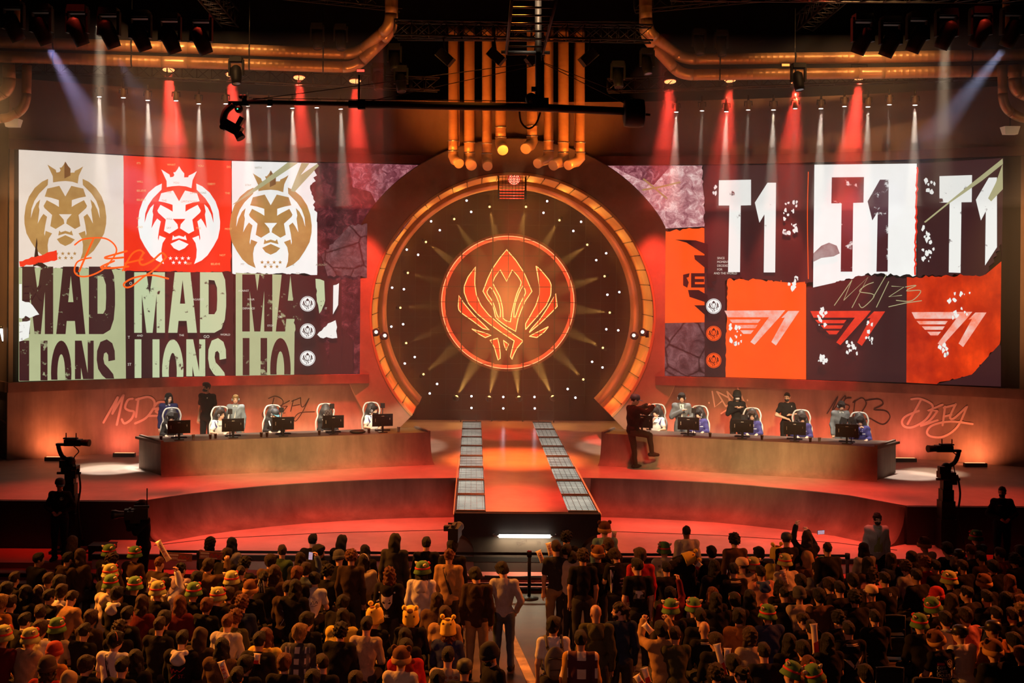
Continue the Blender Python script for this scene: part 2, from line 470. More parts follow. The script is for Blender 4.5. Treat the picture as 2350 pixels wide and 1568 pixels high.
# ------------------------------------------------------------------ flat artwork on curved surfaces
class Art:
    """coloured shapes in photo pixels, laid on the curved wall at an offset"""
    def __init__(s, off, clip=None, g=28, mapf=None): s.off, s.clip, s.bm, s.mats, s.g, s.mapf = off, clip, bmesh.new(), [], g, mapf
    def mi(s, m):
        if m not in s.mats: s.mats.append(m)
        return s.mats.index(m)
    def poly(s, loops, m, clip=None, lift=0):
        if not isinstance(loops[0][0], (tuple, list, Vector)): loops = [loops]
        lp = [[Vector((p[0], p[1], 0)) for p in l] for l in loops]
        tris = geometry.tessellate_polygon(lp)
        flat = [p for l in lp for p in l]
        b = bmesh.new(); vs = [b.verts.new(p) for p in flat]
        for t in tris:
            try: b.faces.new([vs[i] for i in t])
            except ValueError: pass
        c = clip or s.clip
        if c:
            for co, no in (((c[0], 0, 0), (-1, 0, 0)), ((c[2], 0, 0), (1, 0, 0)), ((0, c[1], 0), (0, -1, 0)), ((0, c[3], 0), (0, 1, 0))):
                bmesh.ops.bisect_plane(b, geom=b.verts[:] + b.edges[:] + b.faces[:], plane_co=co, plane_no=no, clear_outer=True)
        s._cut(b, m, lift)
    def _cut(s, b, m, lift):
        if b.verts:
            x0, x1 = min(v.co.x for v in b.verts), max(v.co.x for v in b.verts)
            g = s.g
            for k in range(int(x0 // g) + 1, int(x1 // g) + 1):
                bmesh.ops.bisect_plane(b, geom=b.verts[:] + b.edges[:] + b.faces[:], plane_co=(k * g, 0, 0), plane_no=(1, 0, 0))
            i = s.mi(m); mp = {}
            for v in b.verts: mp[v] = s.bm.verts.new((v.co.x, v.co.y, lift))
            for f in b.faces:
                try: nf = s.bm.faces.new([mp[v] for v in f.verts]); nf.material_index = i
                except ValueError: pass
        b.free()
    def rect(s, x0, y0, x1, y1, m, **k): s.poly([(x0, y0), (x1, y0), (x1, y1), (x0, y1)], m, **k)
    def disc(s, c, r, m, n=28, hole=0, **k):
        o = [(c[0] + r * math.cos(2 * math.pi * i / n), c[1] + r * math.sin(2 * math.pi * i / n)) for i in range(n)]
        if hole: s.poly([o, [(c[0] + hole * math.cos(2 * math.pi * i / n), c[1] + hole * math.sin(2 * math.pi * i / n)) for i in range(n)]], m, **k)
        else: s.poly(o, m, **k)
    def stroke(s, pts, w, m, smooth=True, **k):
        P = [Vector((p[0], p[1])) for p in pts]
        if smooth and len(P) > 2: P = spline(P, 5)
        ws = w if isinstance(w, (list, tuple)) else (w, w)
        n = len(P); L, R = [], []
        for i, p in enumerate(P):
            a, b = P[max(i - 1, 0)], P[min(i + 1, n - 1)]
            t = (b - a); t = t.normalized() if t.length > 1e-6 else Vector((1, 0)); nn = Vector((-t.y, t.x))
            hw = (ws[0] + (ws[1] - ws[0]) * i / (n - 1)) / 2
            L.append(p + nn * hw); R.append(p - nn * hw)
        for i in range(n - 1): s.poly([tuple(L[i]), tuple(L[i + 1]), tuple(R[i + 1]), tuple(R[i])], m, **k)
        for p, h in ((P[0], ws[0]), (P[-1], ws[1])): s.disc(p, h / 2, m, 8, **k)
    def text(s, body, x, y, h, m, w=None, **k):
        vs, fs = text_geo(body)
        if not vs: return
        x0 = min(v[0] for v in vs); y1 = max(v[1] for v in vs)
        hh = max(v[1] for v in vs) - min(v[1] for v in vs) or 1
        sy = h / max(hh, .6); sx = sy * (w or 1)
        b = bmesh.new(); bv = [b.verts.new((x + (v[0] - x0) * sx, y + (y1 - v[1]) * sy, 0)) for v in vs]
        for f in fs:
            try: b.faces.new([bv[i] for i in f])
            except ValueError: pass
        s._cut(b, m, k.get('lift', 0))
    def build(s, name, parent=None, **k):
        for v in s.bm.verts:
            o = s.off + v.co.z
            v.co = s.mapf(v.co.x, v.co.y, o) if s.mapf else atarc(v.co.x, v.co.y, o)
        me = bpy.data.meshes.new(name); s.bm.to_mesh(me); s.bm.free()
        for m in s.mats: me.materials.append(m)
        return link(name, me, parent, **k)

def spline(P, n=6):
    out = []
    for i in range(len(P) - 1):
        p0, p1, p2, p3 = P[max(i - 1, 0)], P[i], P[i + 1], P[min(i + 2, len(P) - 1)]
        for k in range(n):
            t = k / n
            out.append(.5 * ((2 * p1) + (p2 - p0) * t + (2 * p0 - 5 * p1 + 4 * p2 - p3) * t * t + (3 * p1 - p0 - 3 * p2 + p3) * t ** 3))
    return out + [P[-1]]

TXT = {}
def text_geo(body):
    if body in TXT: return TXT[body]
    cu = bpy.data.curves.new('t', 'FONT'); cu.body = body; cu.size = 1; cu.resolution_u = 3
    o = bpy.data.objects.new('t', cu); COL.objects.link(o)
    me = o.to_mesh()
    r = ([tuple(v.co) for v in me.vertices], [tuple(p.vertices) for p in me.polygons])
    o.to_mesh_clear(); bpy.data.objects.remove(o); bpy.data.curves.remove(cu)
    TXT[body] = r
    return r

rnd = random.Random(7)
def jag(a, b, amp, step=7):
    a, b = Vector(a), Vector(b); n = max(2, int((b - a).length / step)); t = (b - a).normalized(); nn = Vector((-t.y, t.x))
    return [tuple(a.lerp(b, i / n) + nn * (rnd.uniform(-amp, amp) if 0 < i < n else 0)) for i in range(n + 1)]

E = lambda n, c, es=1.0, **k: mat(n, srgb(*c), .5, emit=True, es=es, nos=True, **k)
m_cream = E('led cream paper', (232, 218, 204), 1.05, noise=(.7, .35), col2=srgb(205, 178, 155))
m_white = E('led white paper', (242, 242, 238), 1.1, noise=(.8, .3), streak=(1.5, .2, .3), col2=srgb(214, 210, 206))
m_redp = E('led red paper', (245, 52, 24), 1.05, noise=(.6, .35), col2=srgb(200, 14, 10))
m_green = E('led green paper', (186, 192, 146), 1, noise=(.8, .4), col2=srgb(150, 155, 115))
m_green2 = E('led light green', (192, 205, 162), 1, noise=(3.4, 1), thr=.355, col2=srgb(60, 35, 35))
m_dark = E('led aubergine', (64, 32, 34), .9, noise=(.8, .4), col2=srgb(46, 22, 26))
m_darkw = E('led worn aubergine', (64, 32, 34), .9, noise=(3.2, 1), thr=.36, col2=srgb(165, 168, 128))
m_gold = E('led gold', (190, 146, 84), 1, noise=(2.5, .5), col2=srgb(150, 100, 48))
m_gold2 = E('led dark gold', (130, 84, 42), 1, noise=(2.5, .5), col2=srgb(110, 66, 32))
m_orange = E('led orange', (255, 88, 26), 1.05, noise=(.9, .3), col2=srgb(235, 55, 12))
m_orscr = E('led script orange', (255, 92, 24), 1.15)
m_pale = E('led pale green script', (176, 172, 128), 1)
def rock(name, lo, mid, hi, sc, crack=0, es=1.0):
    m = mat(name, (0, 0, 0), .5, nos=True); nt = m.node_tree; b = nt.nodes['Principled BSDF']
    tc = nt.nodes.new('ShaderNodeTexCoord'); nz = nt.nodes.new('ShaderNodeTexNoise'); nz.inputs['Scale'].default_value = sc; nz.inputs['Detail'].default_value = 12; nz.inputs['Roughness'].default_value = .78; nz.inputs['Distortion'].default_value = .8
    nt.links.new(tc.outputs['Object'], nz.inputs['Vector'])
    cr = nt.nodes.new('ShaderNodeValToRGB'); el_ = cr.color_ramp.elements
    el_[0].position, el_[0].color = .36, (*lo, 1); el_[1].position, el_[1].color = .64, (*hi, 1); e = el_.new(.5); e.color = (*mid, 1)
    nt.links.new(nz.outputs['Fac'], cr.inputs[0]); out = cr.outputs[0]
    if crack:
        vo = nt.nodes.new('ShaderNodeTexVoronoi'); vo.feature = 'DISTANCE_TO_EDGE'; vo.inputs['Scale'].default_value = crack
        mx0 = nt.nodes.new('ShaderNodeMix'); mx0.data_type = 'VECTOR'; mx0.inputs['Factor'].default_value = .12
        nt.links.new(tc.outputs['Object'], mx0.inputs['A']); nt.links.new(nz.outputs['Color'], mx0.inputs['B']); nt.links.new(mx0.outputs['Result'], vo.inputs['Vector'])
        rg = nt.nodes.new('ShaderNodeMapRange'); rg.inputs['From Max'].default_value = .05; nt.links.new(vo.outputs['Distance'], rg.inputs['Value'])
        mx = nt.nodes.new('ShaderNodeMix'); mx.data_type = 'RGBA'; mx.inputs['A'].default_value = (*srgb(34, 14, 18), 1); nt.links.new(out, mx.inputs['B']); nt.links.new(rg.outputs[0], mx.inputs['Factor']); out = mx.outputs['Result']
    nt.links.new(out, b.inputs['Emission Color']); b.inputs['Emission Strength'].default_value = es; b.inputs['Base Color'].default_value = (.01, .01, .01, 1)
    return m
m_stone = rock('led stone', srgb(80, 30, 38), srgb(130, 66, 76), srgb(200, 130, 136), 4.5)
m_stonedk = rock('led dark stone', srgb(36, 16, 20), srgb(68, 30, 36), srgb(128, 58, 62), 3.2)
m_crack = rock('led cracked clay', srgb(60, 34, 38), srgb(96, 62, 64), srgb(128, 88, 90), 3.0, 1.5)
m_stonelt = rock('led pink plaster', srgb(130, 66, 78), srgb(196, 136, 138), srgb(246, 214, 208), 4.0)
m_black = E('led black', (40, 18, 22), .8)
m_tiny = E('led small print', (236, 190, 120), 1)
m_tinyw = E('led white print', (220, 215, 200), 1)
m_tinyg = E('led grey print', (150, 140, 110), 1)
m_worn = E('led worn white', (236, 236, 230), 1.05, noise=(3.4, 1), thr=.335, col2=srgb(70, 30, 34))
m_worn2 = E('led worn dark', (74, 32, 38), .9, noise=(3.2, 1), thr=.355, col2=srgb(230, 228, 224))
m_logor = E('led washed white', (240, 210, 200), 1, noise=(3, .9), col2=srgb(255, 110, 60))
m_redlogo = E('led red logo', (245, 66, 40), 1, noise=(3, .9), col2=srgb(200, 40, 30))
m_redor = E('led scorched orange', (255, 72, 20), 1.0, noise=(1.1, .9), streak=(3, .6, .4), col2=srgb(150, 18, 8))

KL = 6.032
def lion_polys(dx, dy, k=1 / KL):
    T = lambda l: [(dx + x * k, dy + y * k) for x, y in l]
    mir = lambda l: [(1326 - x, y) for x, y in l][::-1]
    crown = [(415, 108), (505, 165), (530, 180), (540, 218), (580, 212), (598, 188), (583, 150), (610, 148), (640, 110), (663, 65), (700, 125), (735, 165), (733, 220), (790, 218), (795, 195), (850, 170), (910, 133), (850, 260), (835, 370), (760, 345), (663, 335), (570, 342), (493, 355), (490, 270)]
    mane = [(425, 305), (340, 345), (240, 430), (160, 550), (115, 680), (95, 830), (98, 930), (125, 1060), (190, 1180), (270, 1300), (350, 1370), (455, 1420), (425, 1330), (418, 1220), (435, 1130), (480, 1060), (390, 1025), (378, 1095), (370, 1060), (385, 950), (410, 830), (360, 790), (325, 840), (280, 925), (290, 850), (305, 735), (295, 690), (315, 590), (265, 640), (220, 730), (185, 850), (195, 720), (235, 610), (300, 510), (420, 390)]
    half = [(663, 550), (580, 402), (415, 440), (378, 550), (470, 568), (545, 590), (573, 600), (575, 695), (520, 660), (405, 600), (362, 680), (375, 710), (480, 805), (455, 960), (530, 1000), (650, 925), (640, 870), (575, 795), (663, 795)]
    face = half[:-1] + [(663, 795)] + [(1326 - x, y) for x, y in half[-2:0:-1]]
    lip = [(578, 1020), (600, 1045), (663, 1025), (726, 1045), (750, 1020), (770, 1090), (663, 1062), (565, 1090)]
    chin = [(663, 1085), (795, 1145), (740, 1200), (663, 1235), (590, 1200), (545, 1140)]
    stars = []
    for cx, cy in ((543, 1340), (627, 1340), (710, 1340), (793, 1340), (585, 1400), (668, 1400), (750, 1400)):
        stars.append([(cx + (30 if i % 2 == 0 else 12) * math.sin(math.pi * i / 5), cy - (30 if i % 2 == 0 else 12) * math.cos(math.pi * i / 5)) for i in range(10)])
    half_c = [(663, 65), (700, 125), (735, 165), (733, 220), (735, 260), (650, 290), (650, 335), (663, 335)]
    return [T(p) for p in [crown, mane, mir(mane), face, lip, chin] + stars], T([(663, 65), (700, 125), (735, 165), (733, 260), (650, 300), (650, 110)])

GL = {  # heavy condensed capitals in a unit box, y down
 'M': [[(0, 0), (.37, 0), (.5, .42), (.63, 0), (1, 0), (1, 1), (.73, 1), (.73, .42), (.60, 1), (.40, 1), (.25, .42), (.25, 1), (0, 1)]],
 'A': [[(.25, 0), (.75, 0), (1, 1), (.68, 1), (.64, .82), (.36, .82), (.32, 1), (0, 1)], [(.5, .2), (.59, .56), (.41, .56)]],
 'D': [[(0, 0), (.55, 0), (.82, .06), (.96, .2), (1, .42), (1, .6), (.95, .8), (.82, .94), (.55, 1), (0, 1)], [(.33, .2), (.55, .21), (.65, .32), (.66, .5), (.64, .66), (.55, .72), (.33, .72)]],
 'I': [[(0, 0), (1, 0), (1, 1), (0, 1)]],
 'O': [[(.5 + .5 * math.sin(a), .5 - .5 * math.cos(a)) for a in [math.pi * i / 16 for i in range(32)]], [(.5 + .19 * math.sin(a), .52 - .31 * math.cos(a)) for a in [math.pi * i / 10 for i in range(20)]]],
 'N': [[(0, 0), (.36, 0), (.68, .5), (.68, 0), (1, 0), (1, 1), (.7, 1), (.32, .42), (.32, 1), (0, 1)]],
 'S': [[(1, .30), (.98, .16), (.85, .04), (.55, -.02), (.2, .02), (.02, .16), (0, .3), (.08, .44), (.3, .54), (.55, .6), (.64, .68), (.62, .78), (.5, .82), (.36, .78), (.34, .68), (0, .70), (.02, .84), (.2, .98), (.55, 1.02), (.85, .98), (1, .82), (1, .66), (.9, .52), (.65, .43), (.42, .36), (.36, .28), (.4, .2), (.52, .18), (.62, .22), (.64, .32)]],
}
def glyph(art, ch, x0, y0, x1, y1, m, clip=None, lift=0):
    art.poly([[(x0 + u * (x1 - x0), y0 + v * (y1 - y0)) for u, v in l] for l in GL[ch]], m, clip=clip, lift=lift)

# festival emblem, traced once in its own units (circle centre 762,757 radius 700)
EMB = {
 'hood': [[(750, 200), (848, 312), (925, 430), (950, 480), (1018, 640), (945, 745), (905, 840), (872, 930), (845, 1065), (740, 1005), (660, 945), (632, 915), (620, 850), (605, 800), (545, 720), (500, 640), (548, 510), (600, 400), (680, 285)],
          [(682, 412), (750, 535), (810, 412), (870, 480), (905, 540), (900, 570), (860, 660), (830, 760), (803, 880), (790, 965), (740, 950), (712, 925), (708, 820), (680, 700), (632, 610), (600, 550), (625, 490)],
          [(572, 592), (605, 625), (640, 690), (670, 770), (685, 850), (682, 915), (668, 925), (645, 880), (622, 800), (600, 745), (545, 665), (543, 640)],
          [(920, 585), (945, 620), (950, 660), (930, 700), (885, 790), (850, 890), (838, 925), (828, 915), (828, 850), (845, 760), (880, 660)]],
 'wl': [[(420, 380), (340, 490), (300, 590), (300, 650), (345, 770), (440, 880), (560, 980), (700, 1080), (830, 1165), (800, 1290), (790, 1330), (805, 1360), (825, 1310), (860, 1240), (925, 1165), (840, 1110), (700, 1010), (560, 890), (480, 790), (430, 680), (412, 560)]],
 'wr': [[(1063, 372), (1110, 412), (1200, 520), (1222, 570), (1218, 680), (1170, 790), (1080, 900), (950, 1045), (950, 985), (1000, 900), (1060, 790), (1095, 680), (1095, 570)]],
 'sl': [[(245, 685), (300, 770), (400, 890), (500, 985), (565, 1050), (500, 1035), (400, 960), (280, 875), (245, 840), (238, 800)]],
 'sr': [[(1270, 665), (1285, 800), (1230, 860), (1100, 985), (990, 1075), (1010, 1040), (1100, 940), (1180, 820)]],
 'fl': [[(383, 1040), (520, 1080), (585, 1105), (525, 1130), (470, 1100)]],
 'fr': [[(1192, 1015), (1150, 1070), (1070, 1130), (990, 1115), (1040, 1090)]],
 'll': [[(575, 1160), (655, 1138), (670, 1200), (683, 1300), (682, 1350), (660, 1368), (645, 1320), (620, 1230)]],
 'dm': [[(715, 1160), (770, 1200), (745, 1265), (725, 1210)]],
}
def roundel(art, cx, cy, r, m_bg, m_fg):
    art.disc((cx, cy), r, m_bg)
    art.disc((cx, cy), r * .93, m_fg, hole=r * .88, lift=.004)
    for l in EMB.values():
        art.poly([[(cx + (x - 762) / 700 * r * .92, cy + (y - 757) / 700 * r * .92) for x, y in q] for q in l], m_fg, lift=.004)

def led_screen(x0, x1, label):
    root = empty('led_screen', (0, 0, 0), label, 'screen')
    mb = MB(); n = 30; vs = []
    for i in range(n + 1):
        x = x0 + (x1 - x0) * i / n; y = arcY(x)
        for o in (.0, .03):
            nx, ny = -x / R_ARC, -1
            for z in (ZB, ZT): vs.append((x + nx * o, y + ny * o, z))
    fs = []
    for i in range(n):
        a, b = i * 4, i * 4 + 4
        fs += [(a, b, b + 1, a + 1), (a + 3, b + 3, b + 2, a + 2), (a + 1, b + 1, b + 3, a + 3), (a + 2, b + 2, b, a)]
    mb.add(vs, fs); mb.build('panel_housing', M_blk, root)
    return root
B0, L1, L2, L3 = .07, .105, .14, .175

# ---------- left screen
SL = led_screen(-XE, -4.4, 'large curved video screen with lion head posters and large lettering')
def poster(root, loops, m, extra=None):
    a = Art(B0); a.poly(loops, m)
    if extra: extra(a)
    return a.build('poster', root)
CL = (43, 340, 960, 900)
topL = lambda x: 343.5 + (x - 42) * .050 - max(0, x - 530) * .024 + (1.5 if x > 100 else 0)
botL = lambda x: 875.5 - (x - 42) * .026 + max(0, x - 520) * .008
p4 = poster(SL, [(715, topL(715)), (840, 375), (962, 379), (962, 480), (900, 560), (850, 640), (845, 866), (760, 866), (715, 640)], m_stonedk)
a = Art(L1); a.poly([(800, 374), (962, 379), (962, 430), (900, 470), (870, 480), (850, 440), (810, 430)], m_stone); a.poly(jag((738, 588), (775, 548), 5) + jag((800, 520), (860, 515), 4) + [(860, 645)] + jag((830, 634), (752, 634), 3), m_crack); a.build('texture_patch', p4)
p1 = poster(SL, [(43, topL(43)), (283, topL(283))] + jag((283, topL(283)), (285, 612), 1, 20) + jag((285, 616), (43, 614), 2), m_cream)
a = Art(L1); lp, dk = lion_polys(40, 360)
for q in lp: a.poly(q, m_gold)
a.poly(dk, m_gold2, lift=.006); a.build('lion_emblem', p1)
a = Art(L1 + .01); a.poly(jag((44, 600), (130, 574), 2) + jag((132, 596), (46, 612), 2), m_redp); a.poly(jag((84, 545), (92, 600), 3) + jag((110, 612), (76, 612), 3), m_black); a.build('torn_strip', p1)
p2 = poster(SL, [(283.5, topL(283))] + [(531, topL(531))] + jag((531, topL(531)), (530, 624), 1.2, 12) + jag((530, 624), (284, 622), 2), m_redp)
a = Art(L1); lp, dk = lion_polys(280 + 127 / 6.03, 360 + 65 / 6.03)
for q in lp: a.poly(q, m_white)
a.build('lion_emblem', p2)
a = Art(L2)
for t, zx, zy in (("IT'S", 205, 75), ('WHAT', 625, 95), ('YOU', 1050, 112), ('DO', 1452, 125), ('WILL', 205, 330), ('BELIEVE', 205, 455), ('OBEY?', 1187, 362), ('THE', 1425, 490), ('BELIEVE', 205, 582), ('OF', 205, 838), ('AND', 205, 958), ('MOST', 1425, 985), ('NOT', 1352, 1348), ('NOT', 885, 1465), ('BELIEVE', 1230, 1470), ('THE', 1025, 975)):
    a.text(t, 280 + zx / 6.03, 360 + zy / 6.03, 4.6, m_tiny, .95)
for t, zx, zy in (('YOU', 710, 345), ('THE', 615, 475), ('LIMITATIONS', 945, 485), ('LIMITATIONS', 818, 605), ('WILL', 612, 845), ('SAY', 617, 970), ('THE', 548, 592)):
    a.text(t, 280 + zx / 6.03, 360 + zy / 6.03, 4.6, m_tinyg, .95)
a.build('lettering', p2)
p3 = poster(SL, [(532, topL(532)), (728, topL(728))] + jag((730, 376), (714, 440), 6, 6) + jag((716, 440), (735, 520), 5, 6) + jag((735, 520), (755, 600), 4, 6) + jag((757, 602), (756, 630), 2) + jag((756, 630), (533, 628), 3), m_white)
a = Art(L1); lp, dk = lion_polys(513.2 + 660 * (1 / 6.032 - .1685), 380)
ragged = [(460, 330), (726, 330), (716, 400), (712, 430), (722, 500), (736, 545), (750, 640), (460, 640)]
for q in lp[:]:
    qq = [(min(x, 716 + max(0, (y - 430)) * .19 + 3 * math.sin(y)), y) for x, y in q]
    a.poly(qq, m_gold)
a.poly(dk, m_gold2, lift=.006); a.build('lion_emblem', p3)
a = Art(L2); a.poly([(533, 470), (660, 373), (684, 374), (600, 430), (540, 468)], m_pale); a.poly([(667, 438), (692, 374), (710, 375), (690, 402), (728, 376), (732, 380), (690, 425), (676, 441)], m_pale); a.build('paint_stroke', p3)
a = Art(L2)
for t, zx, zy in (('WITH', 345, 122), ('STAY', 230, 335), ('MY', 175, 1305), ('STORY', 468, 1308), ('IS', 808, 1312), ('ALREADY', 1092, 1312), ('GO', 850, 1418)):
    a.text(t, 520 + zx / 5.341, 360 + zy / 5.341, 4.4, m_tinyg, .95)
a.build('lettering', p3)
# lower row
p5 = poster(SL, jag((43, 613), (287, 618), 2) + [(289, botL(289)), (43, botL(43))], m_green)
a = Art(L1); c5 = (44, 612, 288, 873)
for ch, x0, x1 in (('M', 51, 122), ('A', 129, 196), ('D', 204, 264)): glyph(a, ch, x0, 600, x1, 767, m_darkw, clip=c5)
for ch, x0, x1 in (('I', 44, 67), ('I', 93, 109), ('O', 117, 164), ('N', 172, 215), ('S', 222, 264)): glyph(a, ch, x0, 782, x1, 930, m_darkw, clip=(44, 770, 288, botL(x1) - .5))
a.build('lettering', p5)
a = Art(L2); a.text('EX', 51, 652, 36, m_dark, .75); a.poly(jag((44, 652), (50, 652), 1) + jag((50, 690), (74, 700), 3) + jag((90, 722), (44, 730), 4), m_worn); a.poly(jag((44, 740), (70, 735), 3) + jag((66, 775), (44, 784), 3), m_worn)
a.build('torn_patch', p5)
p6 = poster(SL, jag((288, 621), (536, 625), 2) + jag((537, 626), (537, botL(537)), 1.2, 12) + [(289, botL(289))], m_dark)
a = Art(L1)
for ch, x0, x1 in (('M', 308, 378.5), ('A', 386, 452), ('D', 459, 519)): glyph(a, ch, x0, 612, x1, 764, m_green2, clip=(300, 625, 530, 800))
for ch, x0, x1 in (('I', 309, 324.5), ('I', 350, 366), ('O', 372, 421), ('N', 427.6, 471), ('S', 477.6, 519)): glyph(a, ch, x0, 779, x1, 926, m_green2, clip=(300, 770, 530, botL(x1) - .5))
a.build('lettering', p6)
a = Art(L2)
for t, zx, zy, h in (('AND', 155, 760, 4.5), ('THE', 592, 756, 4.5), ('GO', 847, 765, 6.5), ('WORLD', 1020, 750, 4.5), ('AGAINST', 735, 385, 4.5), ('O', 77, 215, 6), ('T', 60, 775, 6), ('ST', 60, 1055, 6)):
    a.text(t, 280 + zx / 4.519, 600 + zy / 4.519, h, m_tinyw, .95)
a.build('small_print', p6)
p7 = poster(SL, jag((538, 626), (755, 634), 2) + [(800, 634), (805, 760), (840, 862), (835, botL(835)), (538, botL(538))], m_dark)
a = Art(L1); a.poly([(541, 626), (556, 627), (680, 632)] + jag((680, 632), (676, 770), 3) + [(675, botL(675)), (541, botL(541))], m_green)
a.poly(jag((724, 640), (744, 645), 3) + jag((746, 690), (733, 720), 2) + jag((730, 700), (725, 660), 3), m_green2, lift=.01)
a.poly(jag((728, 768), (760, 740), 3) + jag((770, 735), (774, 776), 2) + jag((770, 776), (735, 775), 2), m_worn, lift=.01)
a.poly(jag((765, 655), (778, 650), 2) + jag((776, 700), (764, 722), 3), m_worn, lift=.01)
a.build('torn_patch', p7)
a = Art(L2)
for ch, x0, x1 in (('M', 556, 625), ('A', 633, 700)): glyph(a, ch, x0, 600, x1, 761, m_darkw, clip=(541, 630, 705, 800))
for ch, x0, x1 in (('I', 557, 572.5), ('I', 598, 613), ('O', 620, 667)): glyph(a, ch, x0, 776, x1, 920, m_darkw, clip=(541, 770, 700, botL(x1) - .5))
a.build('lettering', p7)
a = Art(L3)
for y in (697.5, 760, 822.5): roundel(a, 706, y, 17.5, m_white, m_black)
for t, zx, zy in (('AGAINST', 1205, 295), ('YOUR', 1300, 385), ('DEFIANCE', 1253, 478), ('OF', 1620, 567), ('STOP', 1508, 657), ('IS', 1590, 478), ('IT', 2105, 478)):
    a.text(t, 280 + zx / 4.519, 600 + zy / 4.519, 4.4, m_tinyw, .95)
a.build('roundel', p7)
# hand-written word across the posters
a = Art(L3 + .02); Z = lambda l: [(x / 2.75, 330 + y / 2.75) for x, y in l]
for l, w in (([(472, 638), (520, 605), (600, 594), (670, 600), (720, 635), (735, 680), (700, 740), (640, 800), (560, 835), (500, 835), (470, 805), (485, 750), (530, 728), (575, 720)], 3.6), ([(590, 600), (545, 700), (500, 805)], 4.5), ([(800, 678), (720, 700), (662, 718), (690, 725), (778, 718)], 4.5), ([(720, 740), (635, 780), (700, 785), (810, 775)], 4.5), ([(775, 800), (830, 700), (880, 672), (910, 690)], 4), ([(790, 755), (900, 730)], 4), ([(905, 690), (880, 740), (900, 765), (960, 740), (1020, 690), (1050, 715)], 4.5), ([(1050, 715), (980, 790), (900, 845), (830, 900), (790, 905), (785, 880), (850, 845), (960, 830), (1062, 852)], 4)):
    a.stroke(Z(l), w, m_orscr)
a.build('handwriting', SL)

# ---------- right screen
SR = led_screen(4.4, XE - .12, 'large curved video screen with posters in black, white and orange')
topR = lambda x: 380 - max(0, x - 1615) * .0075 - max(0, x - 2080) * .038
botR = lambda x: 862.5 + (x - 1555) * .030 + max(0, x - 2080) * .012
Q = lambda l, ox=1400: [(ox + x / 2.85, 350 + y / 2.85) for x, y in l]
q0 = poster(SR, [(1405, 380.5), (1612, 380)] + jag((1612, 380), (1618, 520), 3, 6) + [(1480, 527), (1440, 440), (1385, 400), (1385, 381)], m_stonelt)
a = Art(L1); a.poly([(1405, 380.5), (1540, 380), (1500, 425), (1440, 400)], m_stone); a.build('texture_patch', q0)
a = Art(L2); a.stroke(Q([(215, 245), (330, 225), (455, 195)]), 4, mat('led mustard', srgb(170, 130, 80), emit=True, nos=True)); a.stroke(Q([(220, 175), (300, 240), (370, 300)]), 4, MATS['led mustard']); a.build('paint_stroke', q0)
q1 = poster(SR, jag((1480, 532), (1618, 524), 3) + [(1618, 740), (1510, 742)], m_orange)
a = Art(L1)
for l in ([(425, 570), (560, 575), (640, 600), (640, 680), (500, 590)], [(550, 672), (640, 675), (640, 770), (555, 700)], [(510, 900), (580, 900), (640, 935), (640, 985), (520, 945)], [(550, 1000), (640, 1000), (640, 1080), (600, 1045)]): a.poly(Q(l), m_black)
for x in (490, 530, 575): pass
for l in ([(478, 800), (520, 790), (515, 815), (500, 820), (515, 850), (505, 885), (478, 870)], [(530, 790), (620, 790), (620, 812), (555, 812), (555, 828), (615, 828), (615, 848), (555, 848), (555, 862), (620, 862), (620, 884), (530, 884)], [(630, 790), (700, 795), (695, 840), (660, 848), (690, 884), (640, 884)]): a.poly(Q(l), m_black)
a.build('lettering', q1)
q1b = poster(SR, [(1520, 742), (1618, 740), (1618, botR(1618)), (1500, botR(1555))], m_crack)
qc = poster(SR, [(1614, 380), (1666, 379.5), (1664, 660), (1668, botR(1668)), (1614, botR(1614))], m_dark)
a = Art(L2)
for y, mm, mf in ((703, m_white, m_black), (765.5, m_orange, m_black), (827.5, m_orange, m_black)): roundel(a, 1638, y, 17.5, mm, mf)
a.build('roundel', qc)
q2 = poster(SR, [(1655, 379.6), (1868, topR(1868))] + [(1866, 648)] + jag((1866, 648), (1655, 640), 5, 9), m_dark)
T = [(712, 182), (922, 178), (922, 345), (855, 347), (850, 783), (772, 783), (780, 347), (710, 347)]
ONE = [(1030, 198), (1086, 198), (1080, 785), (1005, 785), (1010, 405), (977, 460), (947, 328)]
a = Art(L1); a.poly(Q(T), m_worn); a.poly(Q(ONE), m_worn); a.build('lettering', q2)
def splat(art, cx, cy, w, h, m, n=14):
    for _ in range(n):
        x, y, s = cx + rnd.uniform(-w, w), cy + rnd.uniform(-h, h), rnd.uniform(1.5, 6)
        art.poly([(x + s * rnd.uniform(.4, 1.1) * math.cos(q), y + 1.5 * s * rnd.uniform(.4, 1.1) * math.sin(q)) for q in [math.pi * i / 3.5 for i in range(7)]], m)
a = Art(L2); splat(a, 1812, 500, 18, 38, m_worn, 22); splat(a, 1830, 640, 8, 6, m_worn, 5); splat(a, 1640, 440, 3, 12, m_worn, 5); a.stroke([(1855, 395), (1853, 500), (1855, 640)], 2, m_orange)
for i, t in enumerate(('SINCE', 'MOMENT', 'DECIDED', 'FOR', 'AND THE WORLD')): a.text(t, 1646 - (i == 4) * 8, 590 + i * 8.7, 5, m_tinyw, .9)
a.build('paint_splatter', q2)
q3 = poster(SR, [(1869, topR(1869)), (2104, topR(2104))] + [(2102, 630)] + jag((2102, 632), (1985, 630), 4) + jag((1985, 632), (1920, 648), 3) + [(1866, 660)], m_white)
a = Art(L1); a.poly(Q([(168, 163), (378, 161), (375, 328), (308, 330), (302, 780), (226, 780), (232, 333), (165, 333)], 1850), m_worn2); a.poly(Q([(483, 178), (540, 178), (533, 780), (460, 780), (468, 388), (433, 445), (402, 320)], 1850), m_worn2); a.build('lettering', q3)
